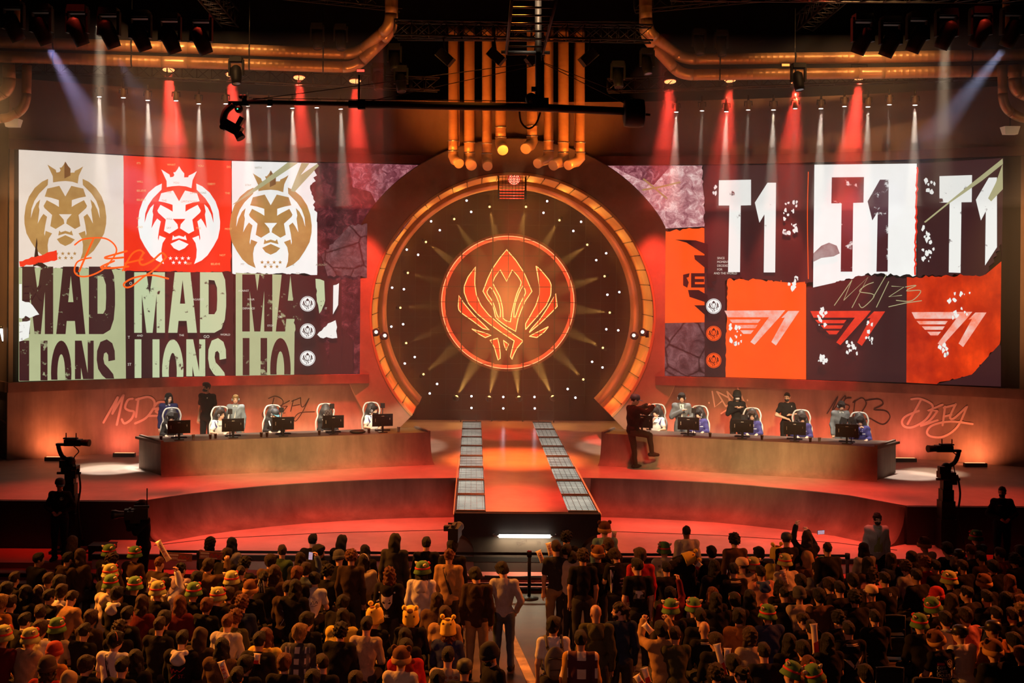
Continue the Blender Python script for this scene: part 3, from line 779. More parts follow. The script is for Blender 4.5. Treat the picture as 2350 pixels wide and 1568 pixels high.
a = Art(L2); a.poly(Q([(48, 660), (100, 610), (150, 590), (200, 610), (220, 660), (180, 680), (100, 690), (48, 715)], 1850), E('led grey smudge', (120, 92, 92), .9, noise=(2, .6), col2=srgb(200, 195, 192))); a.build('smudge', q3)
q4 = poster(SR, [(2105, topR(2105)), (2303, 362.5), (2299, 600)] + jag((2298, 560), (2270, 620), 5) + jag((2260, 632), (2105, 634), 5), m_dark)
a = Art(L1); a.poly(Q([(872, 155), (1085, 148), (1083, 325), (1016, 326), (1010, 788), (933, 785), (938, 328), (872, 328)], 1850), m_worn); a.poly(Q([(1195, 165), (1248, 163), (1248, 620), (1170, 740), (1175, 385), (1143, 445), (1110, 310)], 1850), m_worn); a.build('lettering', q4)
a = Art(L2); splat(a, 2130, 560, 12, 45, m_worn, 18); splat(a, 2135, 430, 10, 14, m_worn, 8); a.build('paint_splatter', q4)
a = Art(L3); a.poly(Q([(770, 455), (1090, 195), (1285, 40), (1287, 75), (1150, 185), (940, 330), (780, 460)], 1850), m_pale); a.poly(Q([(1190, 300), (1240, 200), (1285, 75), (1287, 240), (1210, 320)], 1850), m_pale); a.build('paint_stroke', q4)
a = Art(L2 + .01); a.stroke(jag((2105, 385), (2100, 630), 2, 8), 4, m_redp, smooth=False); a.build('torn_edge', q4)
q5 = poster(SR, jag((1668, 640), (1850, 645), 6, 8) + [(1850, botR(1850)), (1663, botR(1665))] + jag((1663, 860), (1670, 640), 2), m_orange)
TL = [[(748, 1035), (1145, 1033), (1108, 1078), (770, 1078)], [(1040, 1078), (1108, 1078), (945, 1258), (918, 1240)], [(780, 1093), (985, 1093), (968, 1115), (800, 1115)], [(815, 1128), (965, 1128), (950, 1150), (835, 1150)], [(850, 1163), (940, 1163), (920, 1187), (872, 1187)], [(1165, 1037), (1238, 1037), (1085, 1263), (1055, 1240), (1143, 1080), (1120, 1083)]]
def t1logo(art, dx, dy, m):
    for l in TL: art.poly([(x + dx, y + dy) for x, y in Q(l)], m)
a = Art(L1); t1logo(a, 0, 0, m_logor); a.build('wing_logo', q5)
a = Art(L2); splat(a, 1690, 770, 14, 22, m_worn, 12); splat(a, 1815, 670, 8, 20, m_worn, 6); a.build('paint_splatter', q5)
q6 = poster(SR, [(1851, 660)] + jag((1866, 660), (1985, 632), 3) + jag((1985, 632), (2080, 638), 3) + [(2080, botR(2080)), (1851, botR(1851))], m_dark)
a = Art(L1); t1logo(a, 197, 1, m_redlogo); a.build('wing_logo', q6)
a = Art(L2); splat(a, 1890, 825, 14, 8, m_worn, 12); splat(a, 1955, 800, 12, 16, m_worn, 10); splat(a, 1995, 760, 8, 40, m_worn, 10); splat(a, 1886, 735, 10, 25, m_worn, 10); a.build('paint_splatter', q6)
q7 = poster(SR, jag((2081, 636), (2262, 630), 4) + [(2298, 600), (2296, 780)] + jag((2294, 790), (2240, 850), 5) + jag((2230, 860), (2150, 882), 4) + [(2080, botR(2080))], m_redor)
a = Art(B0); a.poly([(2150, 882), (2230, 860), (2294, 790), (2297, 795), (2297, 887.5)], m_dark); a.build('dark_corner', q7)
a = Art(L1); t1logo(a, 429.6, 3.5, m_logor); a.build('wing_logo', q7)
a = Art(L2); splat(a, 2200, 700, 26, 30, m_worn, 18); splat(a, 2165, 800, 10, 16, m_worn, 8); a.build('paint_splatter', q7)
a = Art(L3)
for l in ([(185, 1000), (300, 835), (245, 968), (405, 815), (300, 1015)], [(440, 850), (390, 870), (350, 910), (430, 925), (440, 950), (370, 1015), (345, 990)], [(440, 945), (525, 800)], [(540, 845), (460, 1012)], [(560, 875), (640, 880), (540, 945), (625, 935)], [(650, 880), (720, 870), (655, 905), (750, 905), (690, 970), (590, 968)], [(540, 1010), (650, 985), (755, 970)]):
    a.stroke(Q(l, 1850), 1.8, m_pale, smooth=len(l) > 5)
a.build('handwriting', SR)

# ---------- spray paint on the lower wall
M_spw = mat('pale spray paint', (.62, .42, .36), .6)
M_spk = mat('black spray paint', (.03, .018, .018), .6)
def graffiti(lines, w, m, ox, oy, k, parent, smooth=True):
    a = Art(.012)
    for l in lines: a.stroke([(ox + x / k, oy + y / k) for x, y in l], w, m, smooth=smooth and len(l) > 3)
    a.build('graffiti', parent)
graffiti([[(930, 470), (1060, 240)], [(1060, 240), (1010, 390)], [(1010, 390), (1110, 222)], [(1110, 222), (1050, 490)], [(1192, 255), (1150, 268), (1125, 335), (1160, 362), (1205, 375), (1180, 440), (1120, 478), (1095, 442)], [(1245, 255), (1222, 420)], [(1225, 265), (1330, 240), (1385, 275), (1380, 340), (1310, 430), (1215, 478)], [(1480, 285), (1420, 290), (1380, 345), (1440, 340), (1400, 370), (1450, 405), (1330, 410)]], 5.2, M_spw, 0, 850, 3.917, wl)
graffiti([[(1120, 215), (1180, 195), (1240, 220), (1250, 260), (1210, 320), (1140, 380), (1090, 390), (1065, 365), (1080, 330), (1125, 298)], [(1170, 210), (1130, 370)], [(1310, 235), (1210, 290), (1290, 285)], [(1290, 285), (1230, 360), (1270, 345)], [(1345, 230), (1320, 330)], [(1330, 240), (1410, 208)], [(1340, 282), (1400, 270)], [(1410, 208), (1415, 280), (1440, 285), (1485, 215)], [(1485, 215), (1430, 330), (1370, 415), (1350, 400), (1400, 345), (1535, 335)]], 2.0, M_spk, 330, 860, 3.917, wl)
graffiti([[(930, 216), (931, 220)], [(955, 130), (975, 250), (1030, 205)], [(990, 130), (1060, 245)], [(990, 130), (1085, 180), (1110, 215), (1060, 245)], [(1070, 130), (1100, 250), (1025, 300)], [(1070, 130), (1150, 215), (1150, 100), (1225, 260)], [(1226, 196), (1227, 200)]], 3.4, M_spw, 1350, 860, 3.357, wr, False)
graffiti([[(1840, 300), (1925, 165), (1880, 280), (1980, 160), (1955, 250)], [(2025, 180), (1985, 185), (1965, 225), (2010, 240), (2000, 275), (1960, 300)], [(2055, 200), (2040, 330)], [(2040, 215), (2110, 180), (2140, 230), (2090, 310), (2060, 350), (2170, 340)], [(2140, 200), (2240, 190), (2270, 230), (2200, 270), (2290, 280), (2325, 330), (2270, 385), (2165, 335)]], 2.4, M_spk, 1350, 860, 3.357, wr)
graffiti([[(1190, 232), (1260, 228), (1350, 270), (1355, 320), (1300, 400), (1200, 455), (1135, 450), (1115, 410), (1150, 365), (1250, 325)], [(1265, 240), (1160, 430)], [(1440, 275), (1320, 325), (1400, 325)], [(1400, 325), (1340, 400), (1260, 445), (1400, 400)], [(1460, 290), (1440, 440)], [(1450, 300), (1545, 275)], [(1455, 370), (1510, 355)], [(1545, 270), (1500, 370), (1530, 385), (1635, 290)], [(1635, 290), (1560, 450), (1450, 530), (1350, 530), (1315, 495), (1360, 440), (1500, 410), (1680, 430)]], 5.0, M_spw, 1750, 850, 3.485, wr)
# marker scribbles under the runway lamp
a = Art(0, mapf=lambda x, y, o: at(x, y, YF - .125 - o))
J = lambda l: [(1160 + x / 7.833, 1200 + y / 7.833) for x, y in l]
for l in ([(205, 345), (215, 390)], [(205, 345), (260, 355), (215, 390)], [(275, 345), (260, 365), (290, 370)], [(300, 335), (305, 365)], [(300, 335), (330, 330)], [(345, 310), (350, 340), (375, 315)], [(375, 300), (380, 345)], [(230, 410), (350, 365)], [(550, 330), (615, 335)], [(580, 335), (585, 385)], [(600, 350), (605, 365), (630, 345), (615, 395)], [(450, 570), (520, 520)], [(470, 540), (490, 560), (500, 520), (530, 540)], [(30, 560), (60, 540)], [(140, 640), (180, 620), (290, 650), (150, 660), (290, 630)]):
    a.stroke(J(l), .8, M_spk, smooth=False)
a.build('scribble', run)
# ------------------------------------------------------------------ the ring portal
RCZ, RY0 = 5.31, 36.42
def ring_pt(r, a, y, clamp=ZS + .004): return (r * math.sin(a), y, max(RCZ + r * math.cos(a), clamp))
def ring_strip(mb, prof, n=120, a0=0, a1=2 * math.pi, smooth=True):
    """prof: list of (r, y)"""
    vs = [ring_pt(r, a0 + (a1 - a0) * i / n, y) for i in range(n + 1) for r, y in prof]; k = len(prof)
    fs = [(i * k + j, i * k + j + 1, (i + 1) * k + j + 1, (i + 1) * k + j) for i in range(n) for j in range(k - 1)]
    mb.add(vs, fs, smooth)
A0, A1 = -2.36, 2.36
ring = tag(bpy.data.objects.new('portal_ring', None), 'huge round plaster ring with amber lit tunnel in the middle of the back wall', 'ring'); COL.objects.link(ring)
m = MB(); ring_strip(m, [(5.3, RY0 + .7), (5.3, RY0 + .03), (5.27, RY0), (4.28, RY0), (4.25, RY0 + .02)], a0=A0, a1=A1, smooth=False); m.build('ring_face', M_ring, ring)
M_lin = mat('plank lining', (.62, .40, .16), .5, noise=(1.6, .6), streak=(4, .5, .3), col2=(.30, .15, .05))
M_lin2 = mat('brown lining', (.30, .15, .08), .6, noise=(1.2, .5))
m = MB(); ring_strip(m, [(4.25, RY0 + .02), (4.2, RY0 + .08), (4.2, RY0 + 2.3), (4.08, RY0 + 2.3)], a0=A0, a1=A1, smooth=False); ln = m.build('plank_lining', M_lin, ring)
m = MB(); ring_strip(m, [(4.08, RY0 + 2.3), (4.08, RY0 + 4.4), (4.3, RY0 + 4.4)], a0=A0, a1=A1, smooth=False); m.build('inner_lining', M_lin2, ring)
m = MB()
for i in range(43):
    a = A0 + (A1 - A0) * i / 42
    p = Vector(ring_pt(4.19, a, RY0 + 1.15)); m.box(p, (.02, 2.2, .03), Matrix.Rotation(a, 4, 'Y'))
m.build('joint', M_blk, ln)
m = MB(); ring_strip(m, [(4.21, RY0 - .01), (4.27, RY0 - .015), (4.27, RY0 + .02)], a0=A0, a1=A1, smooth=False); m.build('rim', mat('amber rim', (.5, .3, .12), .4, .3), ring)
YD = 42.3
m = MB(); m.box((0, YD + .55, 6), (13, .08, 9.2)); m.build('wall_portal', mat('backdrop maroon', (.055, .022, .022), .8, noise=(.5, .5)), kind='structure')
# dark grid in front of the emblem
lat = empty('lattice_frame', (0, YD - .25, ZS), 'dark steel grid hung in front of the neon emblem', 'frame')
ex, ez = at(1163, 695, YD - .25).x, at(1163, 695, YD - .25).z
k = 35.3 / 66.2
for i in range(-7, 8):
    x = ex + (770 - 757) / 4.612 / 66.2 + k * i
    h = math.sqrt(max(4.2 ** 2 - x * x, .5)); b = max(RCZ - h, ZS + .02)
    m = MB(); m.box((x, 0, (b + RCZ + h) / 2 - ZS), (.035 if i % 2 else .02, .03, RCZ + h - b)); m.build('upright', M_steel, lat)
for j in range(-7, 8):
    z = ez - (895 - 757 - 163 + 20) / 4.612 / 66.2 + k * j
    d = abs(z - RCZ)
    if z < ZS + .15 or d > 4.1: continue
    h = math.sqrt(4.2 ** 2 - d * d); m = MB(); m.box((0, .03, z - ZS), (2 * h, .02, .018)); m.build('crossbar', M_steel, lat)
# neon emblem
m_tube = mat('neon tube', (1, .42, .12), emit=True, es=2.2, nos=True)
m_tubr = mat('neon red tube', (1, .07, .02), emit=True, es=1.1, nos=True)
m_fill = mat('neon back panel', (.5, .05, .02), .4, emit=(1, .075, .02), es=.24, nos=True)
neon = tag(bpy.data.objects.new('neon_emblem', None), 'round red neon emblem of a hooded flame with wings inside the ring', 'neon sign'); COL.objects.link(neon)
ZE = lambda x, y: (1000 + x / 4.612, 530 + y / 4.612)
NM = {'hood': 'hood_shape', 'wl': 'wing_shape', 'wr': 'wing_shape', 'sl': 'side_shape', 'sr': 'side_shape', 'fl': 'feather_shape', 'fr': 'feather_shape', 'll': 'foot_shape', 'dm': 'diamond_shape'}
for key, loops in EMB.items():
    L = []
    for q in loops:
        P = [Vector(p) for p in q]; n = len(P); o = []
        for i, p in enumerate(P):   # round only the shallow corners
            a, b = P[i - 1], P[(i + 1) % n]
            if (p - a).normalized().dot((b - p).normalized()) > .75: o += [p.lerp(a, .28), p * .8 + (p.lerp(a, .3) + p.lerp(b, .3)) * .1, p.lerp(b, .28)]
            else: o.append(p)
        L.append([ZE(*p) for p in o])
    ar = Art(.04, mapf=lambda x, y, o: at(x, y, YD - o)); ar.poly(L, m_fill); sh = ar.build(NM[key], neon)
    m = MB()
    for q in L: m.tube([at(x, y, YD - .07) for x, y in q], .017, 6, closed=True)
    m.build('neon_outline', m_tube, sh)
ec = at(*ZE(762, 757), YD); er = 690 / 4.612 / (F / YD)
def circ(r, y, n=96): return [(ec.x + r * math.cos(2 * math.pi * i / n), y, ec.z + r * math.sin(2 * math.pi * i / n)) for i in range(n)]
m = MB(); m.tube(circ(er - .02, YD - .05), .07, 8, closed=True); m.build('ring_tube', m_tubr, neon)
m = MB(); m.tube(circ(er + .03, YD - .10), .014, 6, closed=True); m.build('ring_highlight', mat('neon hot line', (1, .36, .14), emit=True, es=1.8, nos=True), neon)
m = MB(); m.tube(circ(er + .1, YD + .05), .05, 6, closed=True); m.build('back_hoop', M_lin2, neon)
m = MB(); vs = circ(er + .08, YD + .12); m.add(vs, [tuple(range(96))]); m.add([(x, y + .05, z) for x, y, z in vs], [tuple(range(96))]); m.build('back_board', mat('emblem board', (.12, .035, .03), .6), neon)
nl = bpy.data.lights.new('neon_glow', 'POINT'); nl.energy = 420; nl.color = (1, .15, .05); nl.shadow_soft_size = 1.5
no = bpy.data.objects.new('neon_glow', nl); no.location = (ec.x, YD - 1.2, ec.z); COL.objects.link(no)

ORD = 'first second third fourth fifth sixth seventh eighth ninth tenth eleventh twelfth thirteenth fourteenth fifteenth sixteenth seventeenth eighteenth nineteenth twentieth'.split()
PT = lambda x, y: (780 + x / 2.851, 370 + y / 2.851)
# small lamps round the backdrop
yel = [(979, 299), (1217, 299), (1436, 387), (1618, 547), (1731, 753), (1765, 991), (1720, 1221), (1592, 1428), (1392, 1542), (1171, 1546), (977, 1546), (763, 1542), (547, 1394), (434, 1190), (396, 959), (445, 731), (563, 529), (748, 379)]
mh = mat('lamp housing', (.03, .028, .026), .5)
for i, (x, y) in enumerate(yel):
    px, py = PT(x, y); p = at(px, py, YD - .95)
    low = 8 <= i <= 11
    ang = 'clockwise from the top'
    r = empty('amber_spotlight', p, f'{ORD[i]} amber spotlight {ang} of the circle around the neon emblem', 'spotlight', 'amber spotlights around the neon emblem')
    d = (Vector((ec.x, YD - .95, ec.z)) - p).normalized(); M = dirM(d)
    sc = 1.5 if low else 1.0
    m = MB(); m.lathe([(.03, -.16), (.07 * sc, -.1), (.075 * sc, .02)], 12, M); m.build('housing', mh, r)
    m = MB(); m.sphere((0, -.05, 0), .038 * sc, n=6); m.build('lens', mat('amber lens', (1, .62, .18), emit=True, es=7 if low else 3.5, nos=True), r)
    spot(p + d * .12, Vector((ec.x, YD - .95, ec.z)), (3000 if low else 1300) * (.3 if i in (13, 14, 15) else 1), (1, .50, .11), 24, .4, .03)
wht = [((829, 258), (859, 332)), ((1356, 262), (1332, 338)), ((597, 394), (654, 452)), ((1578, 397), (1527, 457)), ((438, 579), (512, 613)), ((1742, 603), (1677, 648)), ((342, 828), (419, 838)), ((1828, 857), (1750, 874)), ((337, 1083), (414, 1067)), ((1821, 1107), (1743, 1100)), ((425, 1324), (490, 1282)), ((1718, 1350), (1650, 1313)), ((588, 1520), (636, 1458)), ((1541, 1548), (1490, 1491)), ((861, 1615), (861, 1538)), ((1069, 1618), (1069, 1543)), ((1275, 1618), (1273, 1543))]
wpos = ['upper left', 'upper right', 'upper left, second pair', 'upper right, second pair', 'left, third pair from the top', 'right, third pair from the top', 'left, fourth pair from the top', 'right, fourth pair from the top', 'left, fifth pair from the top', 'right, fifth pair from the top', 'lower left, sixth pair from the top', 'lower right, sixth pair from the top', 'lower left, lowest slanted pair', 'lower right, lowest slanted pair', 'bottom, left upright pair', 'bottom, middle upright pair', 'bottom, right upright pair']
for i, (a, b) in enumerate(wht):
    for j, q in enumerate((a, b)):
        px, py = PT(*q); p = at(px, py, YD - .3)
        r = empty('pin_lamp', p, f'white pin lamp in the backdrop circle, {wpos[i]}, {"outer" if j == 0 else "inner"} lamp', 'lamp', 'white pin lamps around the backdrop')
        m = MB(); m.lathe([(.03, .1), (.05, .06), (.052, 0)], 10, rotM('X', -90)); m.build('housing', mh, r)
        m = MB(); m.sphere((0, -.02, 0), .034, n=6); m.build('lens', mat('pin lens', (.95, .93, 1), emit=True, es=9, nos=True), r)
# caged red lamp at the top of the ring, twin floods on both flanks
c = at(1175, 431, RY0 + .5)
r = empty('caged_lamp', c, 'red glowing lamp in a wire cage at the top of the ring', 'lamp')
m = MB()
for i in range(9): m.box((-.4 + .1 * i, -.3, 0), (.012, .012, .72))
for j in range(10): m.box((0, -.3, -.36 + .08 * j), (.82, .012, .012))
for xx in (-.41, .41):
    for yy in (-.3, .2): m.box((xx, yy, 0), (.03, .03, .74))
m.build('cage', M_steel, r)
m = MB()
for j in range(4): m.box((.0, .1, -.32 + .085 * j), (.74, .03, .03))
m.build('light_bar', mat('red bar glow', (1, .06, .02), emit=True, es=1.3), r)
def led_disc(rad, tilt, es, col, parent, name='led_array', off=(0, 0, 0)):
    m = MB(); M = Matrix.Translation(off) @ tilt
    for rr, n in ((0, 1), (rad * .3, 6), (rad * .58, 12), (rad * .86, 18)):
        for i in range(n):
            q = 2 * math.pi * i / n; c0 = Vector((rr * math.cos(q), rr * math.sin(q), 0.012)); e = rad * .11
            m.add([M @ (c0 + Vector((e * math.cos(u), e * math.sin(u), 0))) for u in [math.pi * t / 3 for t in range(6)]], [(0, 1, 2, 3, 4, 5)])
    return m.build(name, mat('led dots ' + name + str(es), col, emit=True, es=es, nos=True), parent)
T0 = rotM('X', 120)
m = MB(); m.lathe([(.05, -.2), (.19, -.12), (.2, .0), (.19, .0)], 20, Matrix.Translation((.06, -.1, .25)) @ T0); m.build('lamp_head', mat('red lens glass', (.25, .02, .01), .3, emit=(1, .05, .02), es=.5), r)
led_disc(.18, T0, 4, (1, .25, .15), r, off=(.06, -.1, .25))
spot(c + Vector((.06, -.1, .1)), (c.x, RY0 + 2.5, 2), 3000, (1, .06, .04), 30, .6, .1)
for s, (x, y), nm in ((-1, (872, 768), 'left'), (1, (1467, 767), 'right')):
    p = at(x, y, RY0 + .1)
    r = empty('twin_flood', p, f'bright twin flood lamp on the {nm} inner edge of the ring', 'lamp')
    for k in (-.14, .12):
        m = MB(); m.lathe([(.05, -.1), (.11, -.06), (.12, .06)], 14, Matrix.Translation((k, 0, -k * .4 * -s)) @ dirM((-s * .5, -.8, .2))); m.build('lamp_head', mh, r)
        m = MB(); m.sphere((k - s * .03, -.06, -k * .4 * -s + .02), .05, n=8); m.build('lens', mat('flood lens', (1, .85, .6), emit=True, es=4, nos=True), r)
    m = MB(); m.box((s * .24, .05, 0), (.1, .1, .2)); m.build('bracket', M_blk, r)
# amber strips that light the lining, real lamps standing in the tunnel
for a in [-2.2 + 4.4 * i / 15 for i in range(16)]:
    p = Vector(ring_pt(3.75, a, RY0 + 2.0)); q = Vector(ring_pt(4.2, a, RY0 + 1.0))
    area(p, q, 6, (1, .36, .045), .3, 1.0)
    p2 = Vector(ring_pt(3.7, a, RY0 + 3.2)); area(p2, Vector(ring_pt(4.1, a, RY0 + 3.3)), 6, (1, .25, .08), .3, .8)
# floor lamps washing the lower wall
for s in (-1, 1):
    for i, x in enumerate((5.2, 6.6, 8.0, 9.4, 10.8, 12.4)):
        y = arcY(x) - .75; cc = (1, .26, .10) if i % 2 else (1, .20, .12)
        rr = empty('uplight', (s * x, y, ZS), f'low black uplight at the foot of the {"left" if s < 0 else "right"} wall, {ORD[i]} from the ring', 'lamp', 'uplights along the back wall')
        m = MB(); m.box((0, 0, .05), (.6, .14, .1)); m.build('housing', M_blk, rr)
        m = MB(); m.box((0, .02, .102), (.54, .08, .006)); m.build('lens', mat('uplight lens', (1, .35, .15), emit=True, es=2, nos=True), rr)
        area((s * x, y + .03, ZS + .13), (s * x, y + .75, 2.6), [24, 13, 24, 16, 28, 34][i], cc, .5, .08)
# tube lamp under the runway nose
p = at(1204, 1231, YF - .22)
r = empty('tube_light', p, 'bright white fluorescent tube under the nose of the runway', 'light')
w = 117 / (F / YF)
m = MB(); m.tube([(-w / 2, 0, 0), (w / 2, 0, 0)], .038, 12); m.build('tube', mat('white tube glow', (1, .93, .8), emit=True, es=5), r)
m = MB()
for s in (-1, 1): m.tube([(s * w / 2, 0, 0), (s * (w / 2 + .10), 0, 0), (s * (w / 2 + .14), .02, .03), (s * (w / 2 + .10), .03, .05)], .014, 6)
m.build('end_cap', M_chrome, r)
m = MB(); m.box((0, .07, .0), (w, .04, .05)); m.build('backplate', M_blk, r)
area(p + Vector((0, -.06, -.05)), p + Vector((0, .05, -1)), 26, (1, .82, .5), w, .06)
# ------------------------------------------------------------------ ducts, trusses and lamps overhead
M_duct = mat('spiral duct', (.62, .34, .14), .42, .35, noise=(1.4, .45), col2=(.32, .13, .05))
M_elb = mat('duct elbow', (.70, .42, .20), .34, .45, noise=(2, .3), col2=(.45, .2, .08))
def duct(mb, pts, r, ridge=True):
    P = [Vector(p) for p in pts]; out, rs = [], []
    for i in range(len(P) - 1):
        L = (P[i + 1] - P[i]).length; n = max(1, int(L / .16)) if ridge else 1
        for k in range(n):
            t = k / n; out.append(P[i].lerp(P[i + 1], t)); rs.append(r)
            if ridge and 0 < k:
                out.append(P[i].lerp(P[i + 1], t + .012 / max(L, .1))); rs.append(r * 1.022)
                out.append(P[i].lerp(P[i + 1], t + .024 / max(L, .1))); rs.append(r)
    out.append(P[-1]); rs.append(r)
    mb.tube(out, rs, 16)
vd = [(1040, 22, 376, 14, 8, 'leftmost of the four on the left'), (1077, 24, 380, 5, 8, 'second from the left'), (1117, 22, 382, 2, 8, 'third from the left'), (1149, 24, 345, 5, 10, 'fourth from the left, ending higher'), (1221, 24, 342, -15, 12, 'fifth from the left, ending higher'), (1259, 22, 376, -26, 10, 'sixth from the left'), (1293, 24, 380, -24, 9, 'seventh from the left'), (1331, 22, 380, -28, 7, 'rightmost of the four on the right')]
YV = 34.6
for i, (px, w, yb, dx, dy, txt) in enumerate(vd):
    Yd = YV + (.5 if i in (2, 5) else 0)
    sc = F / Yd; rad = w / 2 / sc
    top, bot = at(px, 62, Yd), at(px, yb - 16, Yd)
    r = empty('duct', bot, 'vertical spiral duct above the ring, ' + txt, 'duct', 'vertical ducts above the ring')
    m = MB(); duct(m, [top - bot, Vector((0, 0, .14))], rad); m.build('pipe', M_duct, r)
    e = at(px + dx, yb, Yd - .45) - bot
    m = MB(); m.tube([(0, 0, .16), (0, 0, .02), e * .30 + Vector((0, .02, -.04)), e * .62, e], rad * 1.02, 16); m.build('elbow', M_elb, r)
    m = MB()
    for zz in (.16, .45): m.lathe([(rad * 1.12, -.015), (rad * 1.12, .015)], 18, Matrix.Translation((0, 0, zz)))
    m.build('collar', M_chrome, r)
    if i in (0, 2, 5, 7):
        px2 = {0: 1052, 2: 1126, 5: 1267, 7: 1320}[i]
        m = MB(); q = at(px2, 62, Yd + .15) - bot; q2 = at(px2, yb - 40, Yd + .15) - bot; m.tube([q, q2], .035, 8); m.build('conduit', M_duct, r)
for x, pw in ((-1.9, 2600), (2.0, 2600), (0.1, 1400)):
    spot((x * 1.1, 32.6, 8.9), (x * .85, 34.7, 10.9), pw * .3, (1, .28, .04), 64, .8, .2)
def arcs(px, py, k): return atarc(px, py, k)
def hduct(pts, rad, label, lab2='ducts over the screens'):
    P = [Vector(p) for p in pts]
    r = empty('duct', P[0], label, 'duct', lab2)
    a = P[0]
    B = [p - a for p in P]
    # long runs and elbows
    for i in range(len(B) - 1):
        m = MB(); s0 = B[i].lerp(B[i + 1], .0 if i == 0 else min(.3 / (B[i + 1] - B[i]).length, .4)); s1 = B[i].lerp(B[i + 1], 1 if i == len(B) - 2 else 1 - min(.3 / (B[i + 1] - B[i]).length, .4))
        duct(m, [s0, s1], rad); m.build('pipe', M_duct, r)
        if i < len(B) - 2:
            n0 = B[i + 1].lerp(B[i], min(.34 / (B[i + 1] - B[i]).length, .45)); n1 = B[i + 1].lerp(B[i + 2], min(.34 / (B[i + 2] - B[i + 1]).length, .45))
            Q = [n0 * (1 - t) ** 2 + B[i + 1] * 2 * t * (1 - t) + n1 * t * t for t in [u / 6 for u in range(7)]]
            m = MB(); m.tube(Q, rad * 1.02, 16); m.build('elbow', M_elb, r)
    for i in range(len(B) - 1):
        L = (B[i + 1] - B[i]).length
        for k in range(1, int(L / 2.4) + 1):
            m = MB(); c = B[i].lerp(B[i + 1], k * 2.4 / (L + 1)); m.lathe([(rad * 1.1, -.02), (rad * 1.1, .02)], 18, Matrix.Translation(c) @ dirM(B[i + 1] - B[i]))
            m.tube([c, c + Vector((0, 0, rad + 1.2))], .012, 5); m.build('hanger', M_steel, r)
rad = .155
HY = lambda px: 33.6 if px > 700 and px < 1700 else 33.6 - 2.2 * min(1, abs(px - 1175) / 1175 - .35)
def hp(px, py): return at(px, py, HY(px))
hduct([hp(-60, 95), hp(400, 109), hp(818, 124), at(897, 60, 32.6), at(897, -60, 32.6)], rad, 'upper copper duct over the lion screen, bending up at its end')
hduct([hp(-60, 128), hp(400, 143), hp(815, 155), at(900, 72, 32.9), at(900, -60, 32.9)], rad, 'lower copper duct over the lion screen, bending up at its end')
hduct([hp(2410, 124), hp(2000, 132), hp(1568, 136), at(1484, 72, 32.6), at(1482, -60, 32.6)], rad, 'upper copper duct over the right screen, bending up at its end')
hduct([hp(2410, 161), hp(2000, 168), hp(1562, 172), at(1480, 84, 32.9), at(1480, -60, 32.9)], rad, 'lower copper duct over the right screen, bending up at its end')
for s in (-1, 1):
    xs = (40, 62, 20) if s < 0 else (2309, 2300, 2330)
    nm = 'left' if s < 0 else 'right'
    hduct([at(xs[0], -60, 31), at(xs[0], 88, 31)], .085, f'thin upright orange pipe in the upper {nm} corner', 'corner pipes')
    hduct([at(xs[1], 150, 31.5), at(xs[1] + s * 2, 245, 31.5), at(xs[1] + s * 40, 272, 31.5), at(xs[1] + s * 80, 272, 31.5)], .12, f'brown pipe curving outward above the {nm} end of the screens', 'corner pipes')
    hduct([at(xs[2], 150, 32), at(xs[2] - s * 2, 205, 32), at(xs[2] + s * 30, 222, 32), at(xs[2] + s * 70, 222, 32)], .16, f'wide elbow pipe in the {nm} corner beside the curving pipe', 'corner pipes')
# amber light on the horizontal ducts
for s in (-1, 1):
    spot((s * 4.5, 29.5, 9.0), (s * 5.2, 33, 12.5), 420 if s < 0 else 260, (1, .34, .08), 60, 1, .2)
    spot((s * 9.5, 29, 9.5), (s * 10, 31.5, 12.5), 110, (1, .18, .08), 70, 1, .2)
    spot((s * 2.0, 30, 10.0), (s * 3.0, 33, 12.9), 260, (1, .42, .08), 34, 1, .2)

def truss(p0, p1, w, label, grp='black lighting trusses', hang=True):
    p0, p1 = Vector(p0), Vector(p1); r = empty('truss', p0, label, 'truss', grp)
    d = p1 - p0; L = d.length; d.normalize(); u = Vector((0, 0, 1)); v = d.cross(u).normalized(); u = v.cross(d)
    cs = [u * a * w / 2 + v * b * w / 2 for a, b in ((1, 1), (1, -1), (-1, -1), (-1, 1))]
    for c in cs:
        m = MB(); m.bar(c, c + d * L, .026, 6); m.build('chord', M_steel, r)
    m = MB(); n = max(2, int(L / (w * 1.1)))
    for i in range(n):
        for q in range(4):
            a, b = cs[q], cs[(q + 1) % 4]
            m.bar(a + d * (L * i / n), b + d * (L * (i + 1) / n), .012, 4)
            m.bar(a + d * (L * i / n), b + d * (L * i / n), .010, 4)
    m.build('lattice', M_steel, r)
    return r
truss((-14, 29.6, 13.5), (-3.4, 29.6, 13.5), .5, 'black truss carrying the moving heads over the lion side')
truss((3.6, 29.6, 13.5), (14, 29.6, 13.5), .5, 'black truss carrying the moving heads over the right side')
truss((-14, 31.2, 14.6), (-3.2, 33.5, 14.0), .45, 'black truss behind the moving heads, lion side')
truss((3.2, 33.5, 14.0), (14, 31.2, 14.6), .45, 'black truss behind the moving heads, right side')
truss((-13.4, 32.4, 12.0), (-2.2, 34.6, 11.9), .35, 'black truss carrying the white spotlights over the lion screen')
truss((2.6, 34.6, 11.9), (13.2, 32.4, 12.0), .35, 'black truss carrying the white spotlights over the right screen')
truss((-3.3, 33.4, 13.2), (3.5, 33.4, 13.2), .45, 'black cross truss in front of the vertical ducts, upper')
truss((-3.3, 32.2, 13.0), (3.5, 32.2, 12.9), .4, 'black cross truss in front of the vertical ducts, lower')
truss((-9, 27, 13.9), (9, 27, 13.9), .5, 'long black truss across the top, nearest the audience')
truss((-8, 22, 14.0), (-8, 34, 13.6), .45, 'black truss running from front to back over the lion side')
